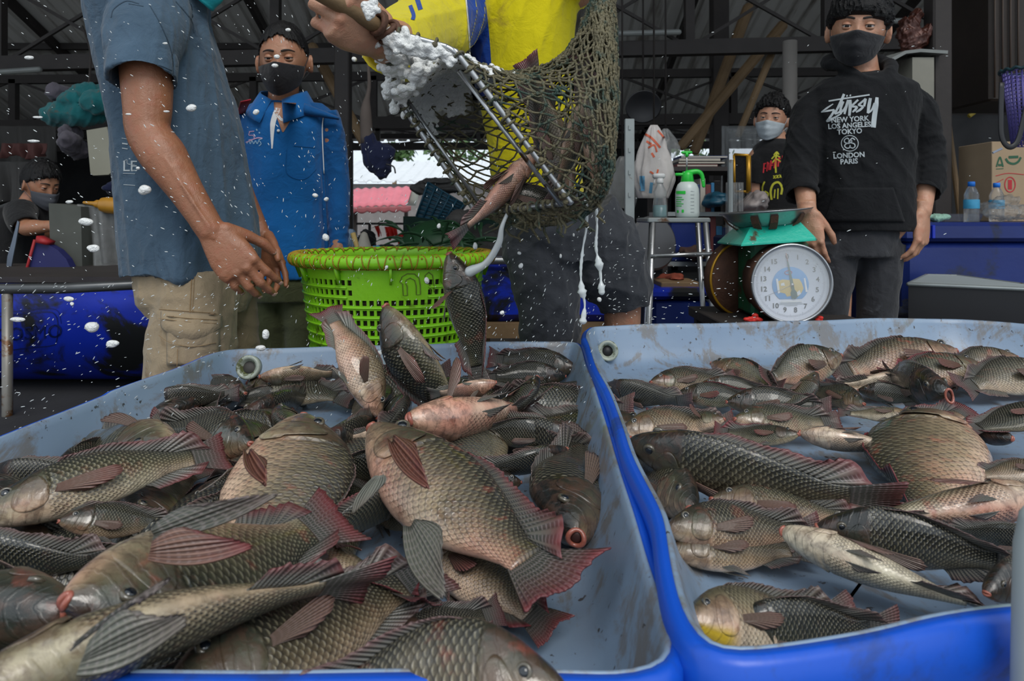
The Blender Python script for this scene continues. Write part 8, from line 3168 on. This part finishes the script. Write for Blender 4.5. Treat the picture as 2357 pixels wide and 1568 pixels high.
# gilt picture frame
t = empty('picture_frame', at(1705, 440, 3.1), 'gilt edged picture frame leaning on the rack', 'picture frame')
m = MB()
P = [at(1690, 356, 3.15), at(1723, 358, 3.1), at(1723, 441, 3.1), at(1692, 441, 3.15)]
m.tube([P[1], P[2]], .011, 6)
m.tube([P[0], P[1]], .007, 6)
m.tube([P[2], P[3]], .007, 6)
m.tube([P[3], P[0]], .007, 6)
m.build('frame', M['gold'], t)
m = MB()
m.sheet(np.array([[P[0], P[3]], [P[1], P[2]]]), .006)
m.build('picture', M['tee'], t, smooth=False)
m = MB()
a = at(1681, 368, 2.95)
m.tube([a, V(a[0], 2.95, 0)], .012, 8)
piece('thin_post', 'thin pale steel post between the rack and the scale', 'post', m, M['postgrey'])
bundle(1725, 475, 3.2, 40, 26, simple('pale_parcels', (.30, .26, .25), .6, var=.7, scale=14), 'parcel_heap', 'heap of pale packets behind the scale pan', 'packets', 25)
bundle(1712, 535, 3.3, 26, 30, simple('pale_red_packets', (.34, .22, .20), .6, var=.7, scale=18), 'parcel_heap', 'pinkish packets under the heap behind the scale', 'packets', 26)
t = empty('blue_grid_crate', at(1750, 620, 2.8) * V(1, 1, 0), 'dark navy crate behind the scale body', 'crate')
m = MB()
a, b = at(1690, 545, 2.8), at(1860, 740, 2.8)
m.box(V(a[0], 2.8, 0), V(b[0], 3.1, a[2]), .01)
m.build('body', simple('navy_plastic', (.006, .01, .04), .5), t, sharp=40)
m = MB()
for k in range(6):
	p = at(1694 + k * 32, 550, 2.79)
	m.tube([p, V(p[0], 2.79, .3)], .004, 5)
m.build('ribs', simple('navy_plastic_rib', (.02, .03, .09), .5), t)
t = empty('yellow_crate', at(1710, 720, 2.5) * V(1, 1, 0), 'ochre yellow crate low beside the scale', 'crate')
m = MB()
a, b = at(1688, 680, 2.5), at(1745, 760, 2.5)
m.box(V(a[0], 2.5, 0), V(b[0], 2.7, a[2]), .006)
m.build('body', simple('ochre_plastic', (.16, .12, .01), .5, var=.4), t, sharp=40)


# ------------------------------------------------------------------ spring scale
def scale():
	Y = 1.90
	c = at(1822, 653, Y)
	s = Y / FPX
	root = empty('spring_scale', V(c[0], Y + .08, c[2] - 92 * s), 'old green spring scale with round white dial and steel pan', 'scale')
	R = 91 * s
	rot = V(0, -1, .02)
	ax = unit(V(-.06, -1, 0.0))
	A = unit(np.cross(V(0, 0, 1), -ax)) * -1
	A = unit(V(1, -.06, .03))
	Z = unit(np.cross(ax, A)) * (1 if np.cross(ax, A)[2] > 0 else -1)
	m = MB()
	m.lathe([(R * .96, -.02), (R * .96, .0), (R * 1.0, .0), (R * 1.02, -.035), (R * 1.02, -.085), (.001, -.085)], 64, c, ax)
	m.build('dial_case', M['rust'], root)
	m = MB()
	m.loop([c + ax * .003 + (A * math.cos(t) + Z * math.sin(t)) * R * .985 for t in np.linspace(0, 2 * math.pi, 80, endpoint=False)], .0042, 10)
	m.build('bezel', M['steel'], root)
	m = MB()
	m.lathe([(.0005, -.010), (R * .955, -.010), (R * .965, -.004), (R * .97, .001), (R * .985, .001)], 64, c, ax)
	m.f, m.m = m.f[:-1], m.m[:-1]
	face = m.build('dial_face', M['dial'], root)
	fc = c - ax * .0095
	# graduations, numbers, emblem
	m = MB()
	for k in range(160):
		a = math.radians(90 - 2 - k * 360 / 160)
		d = A * math.cos(a) + Z * math.sin(a)
		e = np.cross(ax, d)
		r0 = R * (.815 if k % 10 else .79)
		r1 = R * .865
		w = .00025
		m.add([fc + d * r0 + e * w, fc + d * r1 + e * w, fc + d * r1 - e * w, fc + d * r0 - e * w], [(0, 1, 2, 3)])
	m.build('graduations', M['black'], face, smooth=False)
	for k in range(16):
		a = math.radians(90 + 5 - k * 22.0)
		p = fc + (A * math.cos(a) + Z * math.sin(a)) * R * .685
		text_obj(str(k), .0195, M['black'], p - Z * .0065 + ax * .0004, A, Z, face, 'numeral', bold=.0003)
	ec = fc - Z * .004
	m = MB()
	circ = [ec + ax * .0005 + (A * math.cos(t) + Z * math.sin(t)) * R * .455 for t in np.linspace(0, 2 * math.pi, 48, endpoint=False) if math.sin(t) > -.86]
	m.add(circ, [tuple(range(len(circ)))])
	m.build('blue_emblem', M['dial_blue'], face, smooth=False)
	m = MB()
	q = [(-.30, .10), (-.20, .14), (-.02, .12), (.0, .16), (.22, .14), (.28, .04), (.32, -.10), (.26, -.22), (.18, -.30), (.02, -.28), (-.10, -.30), (-.14, -.22), (-.30, -.18)]
	m.add([ec + ax * .001 + A * x * R + Z * y * R for x, y in q], [tuple(range(len(q)))])
	m.build('yellow_emblem', M['dial_yellow'], face, smooth=False)
	m = MB()
	for q in ([(-.36, .16), (-.31, .16), (-.27, -.20), (-.32, -.22)], [(.33, .16), (.37, .16), (.42, -.18), (.37, -.20)], [(-.24, -.40), (.24, -.40), (.28, -.45), (-.28, -.45)], [(-.24, .04), (-.16, .06), (-.14, -.02), (-.24, -.02)], [(.12, -.22), (.22, -.14), (.25, -.24), (.16, -.28)]):
		m.add([ec + ax * .0015 + A * x * R + Z * y * R for x, y in q], [tuple(range(len(q)))])
	m.build('white_emblem_detail', M['white'], face, smooth=False)
	m = MB()
	for q in ([(-.30, -.475), (.30, -.475), (.30, -.492), (-.30, -.492)], [(-.16, -.515), (.16, -.515), (.16, -.53), (-.16, -.53)]):
		m.add([ec + ax * .0015 + A * x * R + Z * y * R for x, y in q], [tuple(range(len(q)))])
	m.build('small_print', M['greyprint'], face, smooth=False)
	m = MB()
	m.loop([ec + ax * .002 + A * (x - .05) * R * 1 + Z * (y + .31) * R for x, y in [(.09 * math.cos(t), .05 * math.sin(t)) for t in np.linspace(0, 2 * math.pi, 14, endpoint=False)]], .0008, 5)
	m.build('red_seal', M['red_ink'], face)
	# pointer
	a = math.radians(99)
	d = A * math.cos(a) + Z * math.sin(a)
	e = np.cross(ax, d)
	pc = fc + ax * .003 + A * .004 - Z * .004
	m = MB()
	v = [pc + d * R * .78 + e * .0006, pc + e * .004, pc - d * R * .13 + e * .004, pc - d * R * .20 + e * .0085, pc - d * R * .33 + e * .0085, pc - d * R * .37, pc - d * R * .33 - e * .0085, pc - d * R * .20 - e * .0085, pc - d * R * .13 - e * .004, pc - e * .004, pc + d * R * .78 - e * .0006]
	n = len(v)
	m.add(v + [p - ax * .0012 for p in v], [tuple(range(n)), tuple(reversed(range(n, 2 * n)))] + [(i, n + i, n + (i + 1) % n, (i + 1) % n) for i in range(n)])
	m.build('pointer', simple('dark_green_pointer', (.04, .10, .08), .4), root, smooth=False)
	m = MB()
	m.tube([pc + d * R * .60, pc + d * R * .82], .0011, 6)
	m.build('pointer_tip', M['lip'], root)
	m = MB()
	m.lathe([(.005, -.001), (.005, .002), (.001, .004)], 14, pc, ax)
	m.tube([pc, fc + ax * .002 - A * R * .66 - Z * R * .33], .0005, 5)
	m.build('hub', M['steel'], root)
	# glass
	m = MB()
	m.lathe([(.0005, .014), (R * .5, .011), (R * .85, .005), (R * .97, .001), (R * .97, -.0005), (R * .85, .0035), (R * .5, .0095), (.0005, .0125)], 48, c, ax)
	g = NT('dial_glass')
	g.set(col=(.9, .93, .92), rough=.04, spec=.5, alpha=.16)
	m.build('dial_glass', g.m, root)
	# body behind the dial, second dial on the far side
	m = MB()
	m.box(V(c[0] - .088, Y + .065, c[2] - .10), V(c[0] + .080, Y + .19, c[2] + .115), .008)
	m.build('housing', M['darkgreen'], root, sharp=40)
	m = MB()
	c2 = c + V(-.065, .20, -.004)
	m.lathe([(.001, .0), (R * 1.05, .0), (R * 1.06, .04), (R * 1.0, .045), (.001, .04)], 56, c2, unit(V(-.35, 1, 0)))
	m.build('rear_dial', M['rust'], root)
	m = MB()
	m.loop([c2 + (V(math.cos(t), .35 * math.cos(t), 0) + V(0, 0, math.sin(t))) * R * 1.03 for t in np.linspace(0, 2 * math.pi, 60, endpoint=False)], .004, 8)
	m.build('rear_bezel', M['gold'], root)
	m = MB()
	m.box(V(c[0] - .035, Y + .09, c[2] + .11), V(c[0] + .05, Y + .16, c[2] + .15), .004)
	m.build('neck', M['rust'], root, sharp=40)
	# green skirt (frustum)
	z0, z1 = at(0, 557, Y)[2], at(0, 517, Y)[2]
	x0, x1 = at(1706, 0, Y)[0], at(1881, 0, Y)[0]
	x2, x3 = at(1740, 0, Y)[0], at(1857, 0, Y)[0]
	m = MB()
	tl = .008
	B_ = [V(x0, Y + .0, z0 - tl), V(x1, Y + .0, z0 + tl), V(x1, Y + .22, z0 + tl), V(x0, Y + .22, z0 - tl)]
	T_ = [V(x2, Y + .045, z1 - tl), V(x3, Y + .045, z1 + tl), V(x3, Y + .175, z1 + tl), V(x2, Y + .175, z1 - tl)]
	m.rings([[p + V(0, 0, -.004) for p in B_], B_, T_])
	m.build('skirt', M['bluegreenpaint'], root, smooth=False)
	# steel pan with rusty clips
	pc = V((at(1685, 0, Y)[0] + at(1903, 0, Y)[0]) / 2, Y + .11, at(0, 486, Y)[2])
	up = unit(V(-.075, 0, 1))
	rr = (at(1903, 0, Y)[0] - at(1685, 0, Y)[0]) / 2
	m = MB()
	m.lathe([(.001, -.042), (rr * .55, -.042), (rr * .66, -.038), (rr * .80, -.022), (rr * .92, -.004), (rr * 1.0, .001), (rr * 1.0, .003), (rr * .91, -.001), (rr * .79, -.018), (rr * .65, -.034), (.001, -.037)], 64, pc, up)
	m.build('pan', M['steel'], root)
	Xd = unit(np.cross(V(0, 1, 0), up))
	for a in (20, 108, 160, 235, 262, 310):
		t = math.radians(a)
		d = Xd * math.cos(t) + V(0, 1, 0) * math.sin(t)
		e = np.cross(up, d)
		pts = [pc + d * rr * .5 - up * .050, pc + d * rr * .64 - up * .048, pc + d * rr * .80 - up * .030, pc + d * rr * .88 - up * .012]
		G = np.array([[p + e * w * .0105 for w in (-1, 0, 1)] for p in pts])
		m = MB()
		m.sheet(G, .0035)
		m.build('clip', M['rust'], root, smooth=False)
	m = MB()
	m.lathe([(.001, 0), (rr * .52, 0), (rr * .52, .006), (.001, .006)], 32, pc - up * .056, up)
	m.build('pan_base', M['rust'], root)
	# red rag tied below
	t = MB()
	rg = np.random.default_rng(3)
	for (px, n) in ((1728, 8), (1748, 5), (1890, 4)):
		for k in range(n):
			p = at(px + rg.normal() * 5, 736 + rg.normal() * 4, Y + .02)
			t.sphere(p, V(.010, .008, .006) * rg.uniform(.6, 1.1), 8, 6)
	tag(fuse(t, 'red_rag', M['red'], None, .002, 1), 'scraps of red string tied under the scale', 'string', kind='stuff')
	# support
	st = empty('scale_stand', V(c[0], Y + .1, 0), 'dark table carrying the spring scale behind the right tray', 'table')
	m = MB()
	zt_ = c[2] - .107
	m.box(V(c[0] - .20, Y - .02, zt_ - .03), V(c[0] + .22, Y + .34, zt_), .003)
	m.build('table_top', M['beam'], st, smooth=False)
	for dx, dy in ((-.17, .01), (.19, .01), (-.17, .31), (.19, .31)):
		m = MB()
		m.box(V(c[0] + dx - .015, Y + dy - .015, 0), V(c[0] + dx + .015, Y + dy + .015, zt_ - .03))
		m.build('leg', M['beam'], st, smooth=False)


scale()

# ------------------------------------------------------------------ far right: shrine, cooler, bottles, box
t = empty('spirit_shelf', at(2105, 200, 3.0), 'white roofed little shrine with a dark statue behind the hooded person', 'shrine')
m = MB()
G = np.array([[at(2030, 150, 3.0) + V(0, 0, 0), at(2030, 150, 3.0) + V(.0, .35, .03)], [at(2085, 120, 3.0), at(2085, 120, 3.0) + V(0, .35, .03)], [at(2120, 116, 3.0), at(2120, 116, 3.0) + V(0, .35, .03)], [at(2182, 120, 3.0), at(2182, 120, 3.0) + V(0, .35, .03)]])
m.sheet(G, .014)
m.build('roof_sheet', simple('grey_white_sheet', (.20, .21, .20), .5, var=.3), t, smooth=False)
m = MB()
a, b = at(2100, 132, 3.02), at(2150, 330, 3.02)
m.box(V(a[0], 3.02, b[2]), V(b[0], 3.3, a[2]))
m.build('side_board', simple('dirty_white_board', (.22, .21, .17), .6, var=.3), t, smooth=False)
m = MB()
for (px, py, r) in ((2085, 78, .05), (2100, 55, .04), (2118, 88, .05), (2098, 95, .07), (2080, 50, .02), (2136, 70, .03), (2110, 34, .03)):
	m.sphere(at(px, py, 3.1), (r * .8, .04, r), 12, 8)
w_ = wrinkle(18, .03, .01, 4)
fuse(m, 'statue', simple('dark_red_gilt_statue', (.07, .02, .012), .4, .3, var=.8, scale=30), t, .005, 1, lambda co, no: co + no * w_(co)[:, None])
m = MB()
a = at(2125, 330, 3.05)
m.box(V(a[0] - .04, 3.05, 0), V(a[0] + .04, 3.12, a[2]))
m.build('post', M['beam'], t, smooth=False)
t = empty('dark_cabinet', at(2330, 100, 3.2), 'dark brown cabinet hung high at the right edge', 'cabinet')
m = MB()
a, b = at(2278, -120, 3.2), at(2440, 232, 3.2)
m.box(V(a[0], 3.2, b[2]), V(b[0], 3.6, a[2]), .01)
m.build('body', simple('dark_brown_wood', (.022, .014, .010), .6, var=.5, scale=10, bump=.3), t, sharp=40)
m = MB()
for k in range(4):
	p = at(2290 + 18 * k, -100, 3.19)
	q = at(2290 + 18 * k, 225, 3.19)
	m.tube([p, q], .005, 5)
m.build('slats', simple('brown_wood_slat', (.05, .03, .02), .6), t)
m = MB()
m.tube([at(2230, 268, 4.5), at(2260, 245, 4.5), at(2280, 236, 4.5)], .014, 8)
piece('yellow_strap', 'yellow strap along the top of the black shade cloth', 'strap', m, simple('yellow_strap', (.30, .22, .02), .6))
m = MB()
m.tube([at(2183, 285, 3.6), at(2208, 485, 3.5), V(at(2215, 0, 3.5)[0], 3.5, 0)], .014, 10)
piece('broom_handle', 'brown wooden pole leaning beside the hooded person', 'pole', m, M['wood'])

Yc = 2.55
t = empty('blue_cooler', at(2250, 650, Yc) * V(1, 1, 0), 'large deep blue insulated cooler right of the hooded person', 'cooler')
zc = at(0, 512, Yc)[2]
xa = at(2082, 0, Yc)[0]
m = MB()
m.box(V(xa, Yc, .02), V(xa + .95, Yc + .62, zc - .075), .02)
m.build('body', M['blue_box'], t, sharp=40)
m = MB()
m.box(V(xa - .012, Yc - .012, zc - .072), V(xa + .962, Yc + .632, zc), .014)
m.build('lid', M['blue_box'], t, sharp=40)
m = MB()
for k in range(3):
	a = at(2120 + 12 * k, 515, Yc - .014)
	m.box(V(a[0], Yc - .020, zc - .06), V(a[0] + .012, Yc - .010, zc - .01), .002)
m.build('latch', M['blue_tub'], t, sharp=40)
zl = zc + .001


def water_bottle(px, y, label, sc=1.0):
	c = V(at(px, 0, y)[0], y, zl)
	t = empty('water_bottle', c, label, 'bottle')
	m = MB()
	k = sc
	m.lathe([(.001, 0), (.026 * k, 0), (.029 * k, .006 * k), (.028 * k, .03 * k), (.029 * k, .05 * k), (.027 * k, .055 * k), (.029 * k, .09 * k), (.027 * k, .095 * k), (.028 * k, .115 * k), (.018 * k, .140 * k), (.0115 * k, .150 * k), (.0115 * k, .158 * k), (.001, .158 * k)], 24, c)
	m.build('bottle', M['clear'], t)
	m = MB()
	m.lathe([(.0292 * k, .056 * k), (.0298 * k, .060 * k), (.0298 * k, .092 * k), (.0292 * k, .094 * k)], 24, c)
	m.f = [f for f in m.f if len(f) == 4]
	m.build('label', simple('sky_blue_label', (.05, .33, .55), .5, var=.3, scale=60), t)
	m = MB()
	m.lathe([(.0135 * k, .150 * k), (.0138 * k, .168 * k), (.012 * k, .170 * k), (.001, .170 * k)], 20, c)
	m.build('cap', M['bluecap'], t)


water_bottle(2236, Yc + .10, 'water bottle with blue cap standing on the blue cooler', .92)
water_bottle(2294, Yc + .30, 'water bottle with blue cap half hidden by the crumpled bag', .95)
t = empty('clear_container', at(2215, 490, Yc + .2), 'shallow clear plastic container on the cooler behind the bottle', 'container')
m = MB()
c = V(at(2222, 0, Yc + .25)[0], Yc + .27, zl)
m.ellipses([(c, V(.055, 0, 0), V(0, .05, 0), .6), (c + V(0, 0, .03), V(.068, 0, 0), V(0, .06, 0), .6), (c + V(0, 0, .032), V(.074, 0, 0), V(0, .066, 0), .6), (c + V(0, 0, .029), V(.064, 0, 0), V(0, .056, 0), .6), (c + V(0, 0, .004), V(.052, 0, 0), V(0, .047, 0), .6)], 28)
m.build('box', M['clear'], t)
m = MB()
rg = np.random.default_rng(5)
for k in range(9):
	m.sphere(V(at(2166, 0, Yc + .08)[0] + rg.normal() * .020, Yc + .10 + rg.normal() * .02, zl + .012 + abs(rg.normal()) * .006), V(.022, .018, .013), 12, 8)
w_ = wrinkle(28, .02, .004, 4)
tag(fuse(m, 'mint_cloth', M['mintcloth'], None, .003, 1, lambda co, no: co + no * w_(co)[:, None]), 'mint green cloth lying on the cooler by the hand', 'cloth')


def crumple(px, y, z0, rx, ry, rz, label, seed):
	m = MB()
	rg = np.random.default_rng(seed)
	c = V(at(px, 0, y)[0], y, z0 + rz)
	for k in range(9):
		m.sphere(c + rg.normal(size=3) * V(rx, ry, rz) * .4, V(rx, ry, rz) * rg.uniform(.35, .65), 14, 10)
	w = wrinkle(seed, .03, .011, 6)
	return tag(fuse(m, 'clear_bag', M['film'], None, .004, 0, lambda co, no: co + no * w(co)[:, None]), label, 'bag')


crumple(2325, Yc + .10, zl, .11, .08, .05, 'crumpled clear plastic bag on the blue cooler', 41)
crumple(2098, 2.25, at(0, 730, 2.25)[2], .055, .05, .025, 'clear plastic bag behind the rim of the right tray', 42)
m = MB()
a = at(2098, 730, 2.25)
m.box(V(a[0] - .08, 2.18, 0), V(a[0] + .08, 2.34, a[2]))
piece('low_box', 'dark low box under the small clear bag', 'box', m, M['beam'], smooth=False)
# cardboard box
t = empty('cardboard_box', at(2330, 430, Yc + .4), 'brown cardboard box with green and red print on the cooler', 'box')
a, b = at(2283, 342, Yc + .38), at(2440, 500, Yc + .38)
m = MB()
m.box(V(a[0], Yc + .38, zl), V(b[0], Yc + .60, a[2] + .03), .002)
cb = m.build('carton', M['cardboard'], t, smooth=False)
dc = ray_drop(cb)
pxf = lambda x, y: at(x, y, Yc + .2)
decal([([(2293, 389), (2310, 388)], 1.5), ([(2294, 384), (2298, 370), (2302, 362), (2306, 372), (2309, 384)], 3.5), ([(2298, 380), (2306, 380)], 5), ([(2315, 365), (2322, 374), (2334, 377), (2344, 372), (2350, 362)], 5), ([(2322, 362), (2344, 361)], 6)], 3, pxf, M['green_ink'], 'green_print', t, lambda w, off=.001: dc(w, off=off))
decal([([(2292, 405), (2320, 399), (2357, 402)], 1.6), ([(2325 + 12 * math.cos(q), 425 + 17 * math.sin(q)) for q in np.linspace(0, 6.28, 20)], 2.4), ([(2325, 414), (2325, 436)], 9), ([(2286, 425), (2310, 412)], 1.2)], 3, pxf, M['red_ink'], 'red_print', t, lambda w, off=.001: dc(w, off=off))
# hanging violet basket with a black strap
t = empty('hanging_basket', at(2345, 250, 2.5), 'violet lattice basket with a black strap hanging at the right edge', 'basket')
m = MB()
c = at(2368, 250, 2.5)
for k in range(20):
	z = .135 - .27 * k / 19
	r = .078 - .028 * k / 19
	m.loop([c + V(math.cos(q) * r, math.sin(q) * r, z) for q in np.linspace(0, 6.283, 30, endpoint=False)], .0022, 5)
for k in range(28):
	q = 2 * math.pi * k / 28
	m.tube([c + V(math.cos(q) * .078, math.sin(q) * .078, .135), c + V(math.cos(q) * .050, math.sin(q) * .050, -.135)], .0034, 5)
m.build('lattice', M['purple'], t)
m = MB()
m.loop([c + V(math.cos(q) * .088, math.sin(q) * .088, .140 + .004 * math.sin(q * 16)) for q in np.linspace(0, 6.283, 90, endpoint=False)], .006, 6)
m.build('rim', simple('dark_teal_rim', (.01, .04, .05), .5), t)
m = MB()
m.tube(spline([at(2306, 190, 2.42), at(2304, 260, 2.42), at(2306, 315, 2.42), at(2322, 338, 2.42), at(2342, 325, 2.42), at(2357, 270, 2.42), at(2372, 200, 2.42)], 40), .010, 8, flat=.4)
m.build('strap', M['black'], t)
m = MB()
m.tube([c + V(0, 0, .14), c + V(0, 0, .75)], .003, 5)
m.build('hanging_cord', M['beam'], t)
m = MB()
m.tube([at(2285, 352, 2.5), at(2306, 342, 2.5)], .004, 6)
piece('pen', 'thin pale pen lying at the top edge of the cardboard box', 'pen', m, simple('pale_pen', (.35, .4, .5), .4))
# black tub with a silver rim
t = empty('black_tub', at(2250, 700, 2.0) * V(1, 1, 0), 'black tub with pale rim standing between the cooler and the right tray', 'tub')
m = MB()
a = at(2095, 655, 2.15)
b = at(2357, 668, 1.95)
z = a[2]
P0, P1 = V(a[0], 2.16, z), V(at(2500, 0, 1.9)[0], 1.95, z)
P2, P3 = P1 + V(.0, .50, 0), P0 + V(.25, .32, 0)
m.rings([[p + V(0, 0, -.25) for p in (P0, P1, P2, P3)], [P0, P1, P2, P3]])
m.build('body', M['black'], t, smooth=False)
m = MB()
ps = [P0, P1, P2, P3]
for i in range(4):
	m.tube([ps[i], ps[(i + 1) % 4]], .0065, 8, round_ends=True)
m.build('rim', M['postgrey'], t)
m = MB()
m.rings([[p + V(0, 0, .001) for p in ps], [p + V(0, 0, .004) for p in ps]])
m.build('pale_cover', M['pole_white'], t, smooth=False)
m = MB()
cc_ = (P0 + P1 + P2 + P3) / 4
m.box(V(cc_[0] - .25, cc_[1] - .12, 0), V(cc_[0] + .25, cc_[1] + .12, z - .25))
m.build('stand', M['beam'], t, smooth=False)
# thin white chair legs behind the jeans
t = empty('white_chair', at(1955, 640, 2.7) * V(1, 1, 0), 'white metal chair frame seen between the black jeans and the cooler', 'chair')
m = MB()
m.tube([at(1944, 632, 2.7), at(1985, 632, 2.7)], .010, 8)
m.build('seat_edge', M['pole_white'], t)
for x in (1950, 1941, 2068):
	m = MB()
	a = at(x + 4, 632, 2.7)
	m.tube([a, V(at(x - 10, 0, 2.7)[0], 2.7, 0)], .009, 8)
	m.build('leg', M['pole_white'], t)
m = MB()
m.tube([at(1985, 632, 2.7), at(2070, 632, 2.7)], .010, 8)
m.build('seat_edge', M['pole_white'], t)
